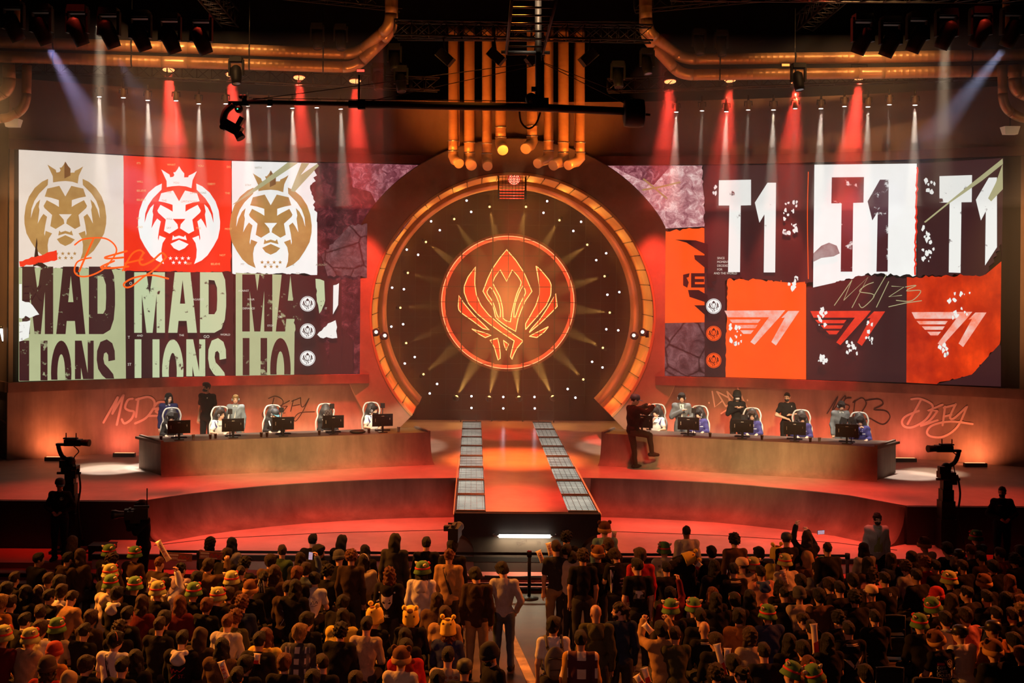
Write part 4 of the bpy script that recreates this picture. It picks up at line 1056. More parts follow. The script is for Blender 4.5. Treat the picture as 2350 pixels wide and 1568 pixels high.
truss((8, 22, 14.0), (8, 34, 13.6), .45, 'black truss running from front to back over the right side')

def can(r, M, rad, ln, mtl=None):
    m = MB(); m.lathe([(rad * .45, -ln), (rad * .8, -ln * .85), (rad, -ln * .3), (rad, 0), (rad * .9, 0), (rad * .85, -.03), (.001, -.03)], 18, M, caps=False)
    m.lathe([(.001, -ln), (rad * .45, -ln)], 18, M, caps=False)
    return m.build('housing', mtl or M_blk, r)
def yoke(r, M, rad, h):
    m = MB(); m.tube([M @ Vector((-rad - .03, 0, -.12)), Vector((-rad - .03, 0, h)), Vector((rad + .03, 0, h)), M @ Vector((rad + .03, 0, -.12))], .018, 6); m.tube([(0, 0, h), (0, 0, h + .18)], .03, 8)
    m.build('yoke', M_steel, r)
# red LED wash lamps
reds = [(387, 160, 'first from the left over the lion screen', 1.5), (531, 171, 'second from the left over the lion screen', 1.2), (687, 178, 'third from the left over the lion screen', 1.0), (815, 186, 'over the lion screen, by the duct bend', 1.0), (1538, 187, 'nearest the ring over the right screen', 1.0), (1675, 184, 'second from the ring over the right screen', 1.0), (1828, 188, 'third from the ring over the right screen', 1.4), (1972, 178, 'fourth from the ring over the right screen', 1.7)]
for px, py, txt, pw in reds:
    p = at(px, py, HY(px) + .55)
    r = empty('wash_light', p, 'round red LED wash light, ' + txt, 'stage light', 'red LED wash lights')
    d = Vector((0, -.22, -1)).normalized(); M = dirM(d)
    can(r, M, .19, .3)
    m = MB(); m.lathe([(.165, -.01), (.001, -.01)], 18, M, caps=False); m.build('lens', mat('red lens', (.3, .03, .01), .3, emit=(1, .08, .02), es=.9, nos=True), r)
    led_disc(.165, M, 6, (1, .38, .12), r)
    yoke(r, M, .19, .35)
    spot(p + d * .08, (p.x + (.1 if px < 1175 else -.1), p.y + 2.6, 4.0), 17000 * pw, (1, .055, .035), 21, .35, .12)
# white spotlights over the desks
whites = [(228, 223, 1), (283, 225, .35), (339, 231, 1), (404, 232, .35), (456, 239, .8), (518, 239, .2), (568, 244, 1), (617, 245, .35), (671, 249, 1), (727, 248, .45), (782, 251, .7), (1552, 258, .9), (1611, 255, .35), (1667, 257, .9), (1717, 253, .35), (1775, 253, .8), (1825, 250, .2), (1884, 250, .9), (1938, 245, .3), (1992, 246, .6), (2041, 241, .3), (2100, 242, .9)]
for i, (px, py, pw) in enumerate(whites):
    p = atarc(px, py, 2.0)
    L = i < 11
    txt = f'small white spotlight over the {"lion" if L else "T1"} screen, {ORD[i if L else i - 11]} from the {"left" if L else "ring"}'
    r = empty('spotlight', p, txt, 'stage light', 'white spotlights over the screens')
    dx = {True: .55, False: -.55}[L] * (.6 + .4 * abs(px - 1175) / 1100)
    tgt = Vector((p.x + dx, p.y - .75 - .3 * (i % 2), ZS + .8)); d = (tgt - p).normalized(); M = dirM(d)
    can(r, M, .075, .3, mat('brown lamp', (.16, .09, .05), .45)); yoke(r, M, .075, .24)
    m = MB(); m.lathe([(.066, -.012), (.001, -.012)], 14, M, caps=False); m.build('lens', mat('white lens', (1, .93, .84), emit=True, es=6, nos=True), r)
    spot(p + d * .03, tgt, 8500 * pw, WHITE, 11 if pw > .5 else 6, .5, .04)
# moving heads
def moving_head(p, d, sc, label, lens=None, grp='large moving head lamps'):
    r = empty('moving_head', p, label, 'stage light', grp); M = dirM(d)
    m = MB(); m.box((0, 0, .52 * sc), (.42 * sc, .34 * sc, .16 * sc)); m.build('base', M_blk, r)
    m = MB()
    for s in (-1, 1): m.box((s * .23 * sc, 0, .24 * sc), (.06 * sc, .18 * sc, .56 * sc))
    m.box((0, 0, .44 * sc), (.5 * sc, .2 * sc, .06 * sc)); m.build('yoke', M_blk, r)
    m = MB(); m.lathe([(.08 * sc, -.34 * sc), (.17 * sc, -.26 * sc), (.19 * sc, 0), (.17 * sc, .2 * sc), (.16 * sc, .34 * sc), (.14 * sc, .34 * sc), (.13 * sc, .32 * sc)], 18, M); m.build('head', M_blk, r)
    m = MB(); m.lathe([(.13 * sc, .325 * sc), (.001, .325 * sc)], 18, M, caps=False); m.build('lens', lens or mat('dark lens', (.05, .04, .05), .08, spec=.8), r)
    return r
mv = [(30, 62), (95, 70), (178, 72), (250, 78), (322, 84), (390, 90), (462, 92)]
mvr = [(1980, 92), (2044, 98), (2106, 88), (2172, 80), (2250, 76), (2322, 76)]
lens_v = mat('violet lens', (.8, .75, 1), emit=True, es=5, nos=True)
for i, (px, py) in enumerate(mv):
    p = at(px, py, 28.6)
    hot = i == 1
    moving_head(p, (.35, .3, -1), 1.0, f'large black moving head, {ORD[i]} from the left on the lion side' + (', throwing a violet beam' if hot else ''), lens_v if hot else None)
    if hot: spot(p + Vector((.12, .1, -.34)), at(215, 290, 31.5), 5000, (.62, .52, 1), 15, .5, .08)
    if i == 3: spot(p + Vector((.12, .1, -.34)), at(310, 200, 31), 900, (.7, .7, 1), 12, .5, .08)
for i, (px, py) in enumerate(mvr):
    p = at(px, py, 28.6); hot = i == 5
    moving_head(p, (-.35, .3, -1), 1.0, f'large black moving head, {ORD[i]} from the middle on the right side' + (', throwing a blue beam' if hot else ''), lens_v if hot else None)
    if hot: spot(p + Vector((-.12, .1, -.34)), at(2150, 300, 31.5), 3600, (.55, .62, 1), 14, .5, .08)
for px, py, t in ((905, 140, 'grey moving head hanging right of the left duct bend'), (1485, 150, 'grey moving head hanging left of the right duct bend'), (868, 185, 'dark moving head under the left duct bend'), (920, 190, 'tilted moving head between the left duct bend and the vertical ducts'), (1418, 180, 'tilted moving head between the vertical ducts and the right duct bend'), (542, 172, 'black moving head in front of the second red wash light'), (1832, 186, 'black moving head in front of the third red wash light, right side'), (728, 92, 'moving head with amber base above the left upper duct, nearer the middle'), (782, 94, 'moving head with amber base next to the left duct bend'), (1604, 105, 'moving head above the right upper duct, nearest the bend'), (1655, 108, 'moving head above the right upper duct, second from the bend')):
    moving_head(at(px, py, 31.2 if 'front' in t else 32.4 if py > 120 else 33.2), (.1, -.25, -1), .75, t, grp='smaller moving head lamps')
# tilted profile lamps in front of the vertical ducts
for px, py, s, t in ((1022, 130, 1, 'first'), (1139, 128, 1, 'second'), (1226, 130, -1, 'third'), (1350, 130, -1, 'fourth')):
    p = at(px, py, 32.0); r = empty('profile_light', p, f'tilted black profile lamp before the vertical ducts, {t} from the left', 'stage light', 'profile lamps before the ducts')
    M = dirM((s * .75, -.2, -.7))
    m = MB(); m.box((0, 0, -.02), (.24, .26, .46), M); m.build('housing', M_blk, r)
    m = MB(); m.box(M @ Vector((s * -.02, -.14, 0)), (.2, .02, .44), M); m.build('barn_door', mat('grey barn door', (.25, .21, .19), .5), r)
    m = MB(); m.tube([(0, 0, .1), (-s * .06, 0, .5)], .02, 6); m.build('yoke', M_steel, r)
# stray hazard lights and corner floods
for px, py, t, c in ((828, 163, 'small red warning light on the left duct bend', (1, .05, .03)), (1802, 150, 'small orange warning light between the ducts on the right', (1, .25, .04))):
    r = empty('warning_light', at(px, py, 33), t, 'light')
    m = MB(); m.box((0, 0, 0), (.24, .1, .09)); m.build('housing', M_blk, r); m = MB(); m.box((0, -.055, 0), (.2, .02, .06)); m.build('lens', mat('warn ' + t[6:9], c, emit=True, es=3), r)
for px, py, nm in ((30, 283, 'left'), (2318, 300, 'right')):
    r = empty('flood_light', at(px, py, 31.6), f'small pale flood lamp under the corner pipe on the {nm}', 'light')
    m = MB(); m.add([(-.16, -.1, -.1), (.16, -.1, -.1), (.16, .1, -.1), (-.16, .1, -.1), (-.2, -.16, .1), (.2, -.16, .1), (.2, .16, .1), (-.2, .16, .1)], [(0, 3, 2, 1), (4, 5, 6, 7), (0, 1, 5, 4), (1, 2, 6, 5), (2, 3, 7, 6), (3, 0, 4, 7)]); m.build('housing', mat('cream housing', (.55, .48, .38), .5, emit=(1, .7, .4), es=.12), r)
    m = MB(); m.tube([(0, 0, .1), (0, 0, .4)], .02, 6); m.build('bracket', M_steel, r)

# ------------------------------------------------------------------ camera crane
YC = 26.0; sc = F / YC
P = lambda px, py, dy=0: at(px, py, YC + dy)
base = P(1236, 244)
cr = empty('camera_crane', base, 'long black camera crane hanging across the stage with remote camera at its left end', 'crane')
q = lambda *a: P(*a) - base
m = MB(); m.tube([q(556, 234), q(800, 239)], .05, 8); m.tube([q(800, 239), q(1236, 247), q(1440, 256)], .085, 10); m.box(q(830, 240), (.16, .14, .2)); m.box(q(620, 236), (.1, .1, .13)); m.build('arm', M_blk, cr)
m = MB(); m.lathe([(.20, -.22), (.29, -.2), (.31, -.1), (.31, .1), (.29, .2), (.20, .22)], 20, Matrix.Translation(q(1455, 260)) @ rotM('Y', 90)); m.tube([q(1470, 262), q(1492, 264)], .03, 6); m.build('counterweight', M_blk, cr)
m = MB(); m.tube([q(1236, 248), q(1235, -40)], .07, 8); m.tube([q(1246, 248), q(1246, 140)], .03, 6); m.sphere(q(1219, 227), .13); m.box(q(1240, 238), (.34, .25, .22)); m.box(q(1226, 205), (.12, .1, .1)); m.build('column', M_blk, cr)
m = MB()
for a, b in (((556, 232), (1240, 142)), ((830, 236), (1250, 146)), ((1244, 142), (1460, 228)), ((1248, 146), (1435, 238)), ((580, 226), (1200, 232))): m.tube([q(*a), q(*b)], .008, 4)
m.build('stay_cable', M_blk, cr)
m = MB(); m.tube([q(824, 238), q(824, 172)], .022, 6); m.box(q(824, 240), (.1, .1, .1)); m.build('antenna', M_blk, cr)
m = MB(); m.tube(spline([q(1192, 256), q(1196, 280), q(1212, 295), q(1230, 284), q(1240, 258)], 6), .02, 6); m.build('cable_loop', M_blk, cr)
m = MB(); m.box(q(548, 238), (.42, .12, .09)); m.tube(spline([q(536, 240), q(518, 256), q(512, 280), q(520, 296)], 5), .075, 8); m.sphere(q(548, 250), .09); m.tube([q(556, 226), q(566, 226)], .05, 6); m.sphere(q(553, 222), .05); m.sphere(q(562, 222), .05); m.build('remote_head', M_blk, cr)
m = MB(); m.box(q(534, 294), (.38, .3, .22), rotM('Y', 28)); m.box(q(548, 286), (.1, .2, .34), rotM('Y', 28)); m.lathe([(.07, -.12), (.09, .0), (.10, .14)], 14, Matrix.Translation(q(546, 306)) @ dirM((.5, -.2, -.8))); m.lathe([(.05, -.1), (.06, .1)], 12, Matrix.Translation(q(512, 292)) @ rotM('X', 90)); m.build('camera_body', M_blk, cr)
m = MB(); m.sphere(q(545, 250, -.1), .014); m.build('status_light', mat('green led', (.05, 1, .4), emit=True, es=2), cr)
# ladder truss the crane hangs from
r = empty('ladder_frame', P(1226, 122), 'black ladder shaped frame hanging above the camera crane', 'frame'); b0 = P(1226, 122)
for xa, xb in ((1162, 1178), (1245, 1284)):
    m = MB(); m.tube([P(xa, 124) - b0, P(xb, -30, -1.5) - b0], .035, 6); m.build('rail', M_steel, r)
m = MB(); m.tube([P(1150, 120) - b0, P(1262, 121) - b0], .04, 6); m.build('end_bar', mat('blue grey bar', (.10, .13, .17), .4, .4), r)
for k in range(9):
    t = k / 8.5; m = MB(); m.tube([P(1162, 124).lerp(P(1178, -30, -1.5), t) - b0, P(1245, 124).lerp(P(1284, -30, -1.5), t) - b0], .022, 6); m.build('rung', M_steel, r)
# ------------------------------------------------------------------ distance-field modelling for figures, hair and clothes
def rc(a, b, ra, rb, k=.03): return ('rc', np.array(a, float), np.array(b, float), ra, rb, k)
def el(c, r, M=None, k=.03): return ('el', np.array(c, float), np.array(r, float), M, 0, k)
def sub(p, k=.01): return ('sub', p, k)
def _d(p, X, Y, Z):
    if p[0] == 'rc':
        a, b, ra, rb = p[1:5]; d = b - a; L2 = max(d @ d, 1e-9)
        px, py, pz = X - a[0], Y - a[1], Z - a[2]
        t = np.clip((px * d[0] + py * d[1] + pz * d[2]) / L2, 0, 1)
        return np.sqrt((px - t * d[0]) ** 2 + (py - t * d[1]) ** 2 + (pz - t * d[2]) ** 2) - (ra + (rb - ra) * t)
    c, r, M = p[1:4]
    px, py, pz = X - c[0], Y - c[1], Z - c[2]
    if M is not None:
        m = np.array(M)[:3, :3]
        px, py, pz = (m[0, 0] * px + m[1, 0] * py + m[2, 0] * pz, m[0, 1] * px + m[1, 1] * py + m[2, 1] * pz, m[0, 2] * px + m[1, 2] * py + m[2, 2] * pz)
    k0 = np.sqrt((px / r[0]) ** 2 + (py / r[1]) ** 2 + (pz / r[2]) ** 2)
    k1 = np.sqrt((px / r[0] ** 2) ** 2 + (py / r[1] ** 2) ** 2 + (pz / r[2] ** 2) ** 2)
    return k0 * (k0 - 1) / np.maximum(k1, 1e-6)
def _bb(p):
    if p[0] == 'rc':
        r = max(p[3], p[4]); return np.minimum(p[1], p[2]) - r, np.maximum(p[1], p[2]) + r
    r = max(p[2]); return p[1] - r, p[1] + r
def sdf_mesh(prims, h, wob=0, wf=18, cut=None):
    """smooth union of the shapes, as a mesh (surface nets); returns verts, quads"""
    add = [p for p in prims if p[0] != 'sub']
    lo = np.min([_bb(p)[0] for p in add], 0) - 3 * h; hi = np.max([_bb(p)[1] for p in add], 0) + 3 * h
    n = np.ceil((hi - lo) / h).astype(int) + 1
    ax = [lo[i] + h * np.arange(n[i]) for i in range(3)]
    Fd = np.full(n, .2)
    for p in prims:
        q, k, s = (p[1], p[2], True) if p[0] == 'sub' else (p, p[5], False)
        a, b = _bb(q); pad = k + 3 * h
        i0 = np.maximum(((a - pad - lo) / h).astype(int), 0); i1 = np.minimum(((b + pad - lo) / h).astype(int) + 2, n)
        if np.any(i1 <= i0): continue
        sl = tuple(slice(i0[j], i1[j]) for j in range(3))
        d = _d(q, ax[0][sl[0]][:, None, None], ax[1][sl[1]][None, :, None], ax[2][sl[2]][None, None, :])
        f = Fd[sl]
        if s:
            d = -d; hh = np.clip(.5 - .5 * (f - d) / k, 0, 1); Fd[sl] = f + (d - f) * hh + k * hh * (1 - hh)
        else:
            hh = np.clip(.5 + .5 * (f - d) / k, 0, 1); Fd[sl] = f + (d - f) * hh - k * hh * (1 - hh)
    if wob:
        X, Y, Z = ax[0][:, None, None], ax[1][None, :, None], ax[2][None, None, :]
        Fd += wob * (np.sin(wf * X + 1.7 * np.sin(wf * .6 * Z)) * np.sin(wf * .9 * Y + 1.3) + np.sin(wf * 1.4 * Z + 2.1 * np.sin(wf * .7 * X + wf * .5 * Y)))
    if cut is not None: Fd = np.maximum(Fd, cut(ax[0][:, None, None], ax[1][None, :, None], ax[2][None, None, :]))
    ins = Fd < 0
    c = [Fd[i:n[0] - 1 + i, j:n[1] - 1 + j, k:n[2] - 1 + k] for i in (0, 1) for j in (0, 1) for k in (0, 1)]
    cnt = sum((x < 0).astype(np.int8) for x in c)
    act = (cnt > 0) & (cnt < 8)
    idx = np.full(act.shape, -1, np.int64); ii = np.argwhere(act); idx[act] = np.arange(len(ii))
    cv = np.stack([x[act] for x in c], 1)
    off = np.array([(i, j, k) for i in (0, 1) for j in (0, 1) for k in (0, 1)], float)
    acc = np.zeros((len(ii), 3)); ne = np.zeros(len(ii))
    for a, b in ((0, 1), (2, 3), (4, 5), (6, 7), (0, 2), (1, 3), (4, 6), (5, 7), (0, 4), (1, 5), (2, 6), (3, 7)):
        fa, fb = cv[:, a], cv[:, b]; m = (fa < 0) != (fb < 0)
        t = np.where(m, fa / np.where(m, fa - fb, 1), 0)
        acc += np.where(m[:, None], off[a] + t[:, None] * (off[b] - off[a]), 0); ne += m
    V = lo + h * (ii + acc / ne[:, None])
    faces = []
    for axx, (u, v) in ((0, (1, 2)), (1, (2, 0)), (2, (0, 1))):
        s0 = [slice(None)] * 3; s1 = [slice(None)] * 3; s0[axx] = slice(0, -1); s1[axx] = slice(1, None)
        A, B = ins[tuple(s0)], ins[tuple(s1)]
        e = np.argwhere(A != B); e = e[(e[:, u] > 0) & (e[:, v] > 0) & (e[:, u] < n[u] - 1) & (e[:, v] < n[v] - 1)]
        if not len(e): continue
        fl = A[tuple(e.T)]
        def g(du, dv):
            q = e.copy(); q[:, u] -= du; q[:, v] -= dv; return idx[tuple(q.T)]
        Q = np.stack([g(1, 1), g(0, 1), g(0, 0), g(1, 0)], 1)
        Q[~fl] = Q[~fl][:, ::-1]
        faces.append(Q)
    return V, np.concatenate(faces)
def np_mesh(name, V, Q, mats, mi=None):
    me = bpy.data.meshes.new(name)
    me.vertices.add(len(V)); me.vertices.foreach_set('co', np.asarray(V, np.float32).ravel())
    me.loops.add(Q.size); me.loops.foreach_set('vertex_index', Q.astype(np.int32).ravel())
    me.polygons.add(len(Q)); me.polygons.foreach_set('loop_start', np.arange(0, Q.size, 4, dtype=np.int32))
    me.polygons.foreach_set('use_smooth', np.ones(len(Q), bool))
    for m in mats: me.materials.append(m)
    if mi is not None: me.polygons.foreach_set('material_index', mi.astype(np.int32))
    me.update(); me.validate()
    return me

# ------------------------------------------------------------------ materials of people
SK = {'l': mat('skin light', (.62, .36, .25), .5), 'm': mat('skin tan', (.45, .25, .16), .5), 'd': mat('skin dark', (.16, .08, .05), .5)}
M_eye = mat('eye dark', (.03, .02, .02), .3); M_lip = mat('lip', (.42, .15, .12), .5)
HC = {k: mat('hair ' + k, c, .62, noise=(26, .5), streak=(95, .75, .12), bump=.9, spec=.3) for k, c in {'k': (.016, .012, .011), 'b': (.06, .03, .018), 'r': (.24, .07, .025), 'y': (.50, .30, .12), 'g': (.3, .27, .24), 'n': (.10, .05, .03)}.items()}
CC = {'black': (.016, .014, .014), 'charcoal': (.045, .042, .042), 'grey': (.26, .24, .24), 'lgrey': (.5, .47, .47), 'white': (.78, .75, .72), 'cream': (.68, .58, .42), 'beige': (.45, .35, .24), 'tan': (.42, .25, .11), 'brown': (.11, .06, .035), 'dbrown': (.05, .03, .02), 'olive': (.07, .07, .035), 'green': (.05, .09, .045), 'navy': (.025, .035, .075), 'blue': (.06, .10, .28), 'dblue': (.04, .05, .14), 'teal': (.22, .42, .42), 'red': (.45, .02, .025), 'maroon': (.14, .015, .02), 'pink': (.6, .2, .22), 'lilac': (.36, .27, .34), 'salmon': (.65, .30, .20), 'orange': (.6, .24, .05), 'yellow': (.75, .55, .08), 'mint': (.45, .6, .45), 'khaki': (.34, .24, .13), 'denim': (.08, .11, .17), 'suitblue': (.03, .03, .10), 'suitgrey': (.16, .17, .19), 'suitlight': (.24, .29, .34), 'jersey': (.05, .045, .17)}
def cloth(c):
    if c == 'plaidgrey' or c == 'plaidcream' or c == 'plaidred': return plaid(c)
    return mat('cloth ' + c, CC[c], .9, noise=(11, .5), streak=(26, .3, .35), col2=tuple(x * .6 for x in CC[c]), spec=.12, bump=.35)
def plaid(c):
    n = 'cloth ' + c
    if n in MATS: return MATS[n]
    m = mat(n, (.5, .5, .5), .85, spec=.2); nt = m.node_tree; b = nt.nodes['Principled BSDF']
    tc = nt.nodes.new('ShaderNodeTexCoord'); sp = nt.nodes.new('ShaderNodeSeparateXYZ'); nt.links.new(tc.outputs['Object'], sp.inputs[0])
    pal = {'plaidgrey': ((.62, .55, .48), (.05, .05, .06), (.12, .12, .14), 7.0), 'plaidcream': ((.72, .58, .44), (.09, .025, .03), (.5, .26, .05), 4.2), 'plaidred': ((.4, .05, .04), (.12, .02, .02), (.2, .03, .03), 9.0)}[c]
    def band(o, sc, ph, thr):
        a = nt.nodes.new('ShaderNodeMath'); a.operation = 'MULTIPLY_ADD'; a.inputs[1].default_value = sc; a.inputs[2].default_value = ph; nt.links.new(o, a.inputs[0])
        f = nt.nodes.new('ShaderNodeMath'); f.operation = 'FRACT'; nt.links.new(a.outputs[0], f.inputs[0])
        g = nt.nodes.new('ShaderNodeMath'); g.operation = 'GREATER_THAN'; g.inputs[1].default_value = thr; nt.links.new(f.outputs[0], g.inputs[0]); return g.outputs[0]
    def mix(A, B, f):
        x = nt.nodes.new('ShaderNodeMix'); x.data_type = 'RGBA'
        for s, v in (('A', A), ('B', B)):
            if isinstance(v, tuple): x.inputs[s].default_value = (*v, 1)
            else: nt.links.new(v, x.inputs[s])
        nt.links.new(f, x.inputs['Factor']); return x.outputs['Result']
    c1 = mix(pal[0], pal[1], band(sp.outputs[0], pal[3], .2, .5))
    c2 = mix(c1, pal[1], band(sp.outputs[2], pal[3], .1, .55))
    c3 = mix(c2, pal[2], band(sp.outputs[0], pal[3] * .5, .37, .85))
    nt.links.new(c3, b.inputs['Base Color'])
    return m

# ------------------------------------------------------------------ poses
V3 = lambda *a: np.array(a, float)
def Rx(d): c, s = math.cos(math.radians(d)), math.sin(math.radians(d)); return np.array([[1, 0, 0], [0, c, -s], [0, s, c]])
def Ry(d): c, s = math.cos(math.radians(d)), math.sin(math.radians(d)); return np.array([[c, 0, s], [0, 1, 0], [-s, 0, c]])
def Rz(d): c, s = math.cos(math.radians(d)), math.sin(math.radians(d)); return np.array([[c, -s, 0], [s, c, 0], [0, 0, 1]])
# elbow and wrist from the shoulder, right arm (mirrored for the left); then finger direction and curl
ARM = {'lap': ((.06, .05, -.275), (-.06, .27, -.37), .5), 'down': ((.055, -.03, -.29), (.05, .05, -.55), .5), 'fold': ((.08, .05, -.275), (-.17, .20, -.24), .3),
       'phone': ((.05, .10, -.27), (-.10, .34, -.13), .9), 'up': ((.06, .17, .16), (.0, .16, .42), .7), 'hold': ((.10, .22, .02), (.02, .34, .26), .9), 'type': ((.07, .10, -.25), (-.02, .36, -.24), .25),
       'pocket': ((.12, -.06, -.26), (.04, .06, -.46), .3), 'hip': ((.13, -.02, -.26), (-.06, .16, -.34), .4), 'face': ((.06, .20, -.20), (-.12, .30, .03), .8), 'photo': ((.12, .22, -.06), (-.02, .44, .05), .9), 'out': ((.15, .08, -.24), (.22, .28, -.30), .5), 'chest': ((.09, .04, -.27), (-.16, .22, -.10), .3)}
def make_pose(seat=True, lean=8, head=(0, 0, 0), aR='lap', aL='lap', legs='std', sh=1.0):
    P = {}
    z0 = .53 if seat else .93
    pel = V3(0, 0, z0); T = Rx(-lean)
    up = T @ V3(0, 0, 1); P['pel'] = pel; P['mid'] = pel + up * .22; P['chest'] = pel + up * .36 + T @ V3(0, .01, 0); P['T'] = T
    shc = pel + up * .485; nb = pel + up * .53
    H = Rz(-head[0]) @ Rx(-head[1]) @ Ry(head[2]); P['H'] = H
    P['nb'] = nb; P['hd'] = nb + Rx(-lean * .35) @ V3(0, .02, .085) + H @ V3(0, .02, .085)
    for s, a in ((1, aR), (-1, aL)):
        S = shc + T @ V3(s * .166 * sh, 0, 0); e, w, curl = ARM[a]
        P['s', s] = S; P['e', s] = S + V3(s * e[0], e[1], e[2]); P['w', s] = S + V3(s * w[0], w[1], w[2]); P['curl', s] = curl
        if seat or legs == 'sit':
            P['h', s] = pel + V3(s * .095, .02, 0); P['k', s] = V3(s * .13, .44, z0 - .02); P['a', s] = V3(s * .13, .42, .09) if seat else V3(s * .13, .40, .45); 
        elif legs == 'perch':
            P['h', s] = pel + V3(s * .095, 0, -.04); P['k', s] = V3(s * .10, .08, .52) if s < 0 else V3(s * .15, .36, .80); P['a', s] = V3(s * .10, .12, .09) if s < 0 else V3(s * .20, .40, .40)
        elif legs == 'walk':
            P['h', s] = pel + V3(s * .09, 0, -.04); P['k', s] = V3(s * .10, .03 + s * .10, .50); P['a', s] = V3(s * .10, -.03 + s * .16, .09)
        else:
            P['h', s] = pel + V3(s * .09, 0, -.04); P['k', s] = V3(s * .105, .02, .50); P['a', s] = V3(s * .12, -.03, .09)
    return P
def torso(P, o=0.0, fat=1.0):
    T = P['T']
    R = [el(P['pel'] + V3(0, 0, .01), (.155 * fat + o, .115 * fat + o, .12 + o), T, .05), el(P['mid'], (.14 * fat + o, .105 * fat + o, .16 + o), T, .05), el(P['chest'], (.165 * fat + o, .115 * fat + o, .17 + o), T, .05)]
    for s in (1, -1): R.append(rc(P['chest'] + T @ V3(s * .06, 0, .10), P['s', s], .075 + o, .062 + o, .05))
    return R
def hand(P, s, open_=False):
    e, w = P['e', s], P['w', s]; d = w - e; d = d / np.linalg.norm(d); c = P['curl', s]
    side = np.cross(d, V3(0, 0, 1)); nl = np.linalg.norm(side); side = side / nl if nl > .2 else V3(1, 0, 0)
    nrm = np.cross(side, d)       # back of the hand
    pm = w + d * .045; R = [rc(w, w + d * .07, .026, .030, .012), rc(w + d * .03 + side * .018, w + d * .075 + side * .024, .016, .014, .01), rc(w + d * .03 - side * .018, w + d * .075 - side * .024, .016, .014, .01)]
    for i, (f, L) in enumerate(((-.030, .062), (-.010, .074), (.010, .070), (.028, .054))):
        b = w + d * .082 + side * f * (1 if s > 0 else -1)
        a1 = c * 1.0; d1 = d * math.cos(a1) - nrm * math.sin(a1); d2 = d * math.cos(a1 * 2) - nrm * math.sin(a1 * 2)
        j = b + d1 * L * .52; t = j + d2 * L * .48
        R += [rc(b, j, .0088, .0082, .004), rc(j, t, .0082, .007, .004)]
    ts = -1 if s > 0 else 1
    tb = w + d * .025 + side * .026 * ts; tj = tb + (d * .6 + side * ts * .6 - nrm * .3) * .045; tt = tj + (d * .9 + side * ts * .1 - nrm * .3 * (1 + c)) * .034
    return R + [rc(tb, tj, .012, .0105, .006), rc(tj, tt, .0102, .008, .004)]
def arms(P, o=0.0, frac=1.0, skin=False):
    R = []
    for s in (1, -1):
        S, e, w = P['s', s], P['e', s], P['w', s]
        if frac >= 1: R += [rc(S, e, .05 + o, .042 + o, .03), rc(e, e + (w - e) * (.985 if not skin else 1), .042 + o, (.027 if skin else .034) + o, .02)]
        elif frac > .5: R += [rc(S, e, .05 + o, .043 + o, .03), rc(e, e + (w - e) * .3, .043 + o, .042 + o, .02)]
        else: R += [rc(S, S + (e - S) * .62, .052 + o, .053 + o, .03)]
        if skin: R += hand(P, s)
    return R
def legs(P, o=0.0, feet=False):
    R = []
    for s in (1, -1):
        R += [rc(P['h', s], P['k', s], .082 + o, .055 + o, .04), rc(P['k', s], P['a', s], .052 + o, .038 + o, .02)]
        if feet: R += shoe(P, s, 0)
    return R
def shoe(P, s, o):
    a = P['a', s]; f = V3(s * .15, .98, 0); f = f / np.linalg.norm(f)
    b = V3(a[0], a[1], a[2] - .045)
    return [rc(b - f * .05, b + f * .05, .04 + o, .042 + o, .02), rc(b + f * .05, b + f * .15 - V3(0, 0, .012), .04 + o, .028 + o, .02)]
def head(P, face=True):
    H, c = P['H'], P['hd']; q = lambda *a: c + H @ V3(*a)
    R = [el(q(0, -.008, .028), (.074, .094, .09), H, .03), el(q(0, .022, -.052), (.055, .066, .068), H, .04), rc(P['nb'] - V3(0, .0, .04), q(0, -.022, -.055), .056, .052, .03),
         rc(q(0, .080, .004), q(0, .098, -.03), .008, .0125, .012)]
    for s in (1, -1):
        R += [el(q(s * .074, -.006, -.012), (.010, .022, .031), H, .008)]
        if face: R += [sub(el(q(s * .031, .098, .004), (.017, .016, .011), H), .012)]
    return R
MESH = {}
def cached(key, fn):
    if key not in MESH: MESH[key] = fn()
    return MESH[key]
def body_mesh(pk, P, h, face):
    def f():
        V, Q = sdf_mesh(torso(P, -.004) + arms(P, 0, 1, True) + legs(P, 0, True) + head(P, face), h)
        C = V[Q].mean(1); L = (C - P['hd']) @ P['H']
        mi = np.zeros(len(Q), int)
        if face:
            for s in (1, -1):
                mi[((L[:, 0] - s * .031) ** 2 / .016 ** 2 + (L[:, 2] - .002) ** 2 / .007 ** 2 < 1) & (L[:, 1] > .05)] = 1
                mi[(abs(L[:, 0] - s * .031) < .018) & (abs(L[:, 2] - .022) < .004) & (L[:, 1] > .06)] = 1
            mi[(abs(L[:, 0]) < .022) & (abs(L[:, 2] + .068) < .007) & (L[:, 1] > .06)] = 2
        return np_mesh('person', V, Q, [SK['l'], M_eye, M_lip], mi)
    return cached(('body', pk, face), f)
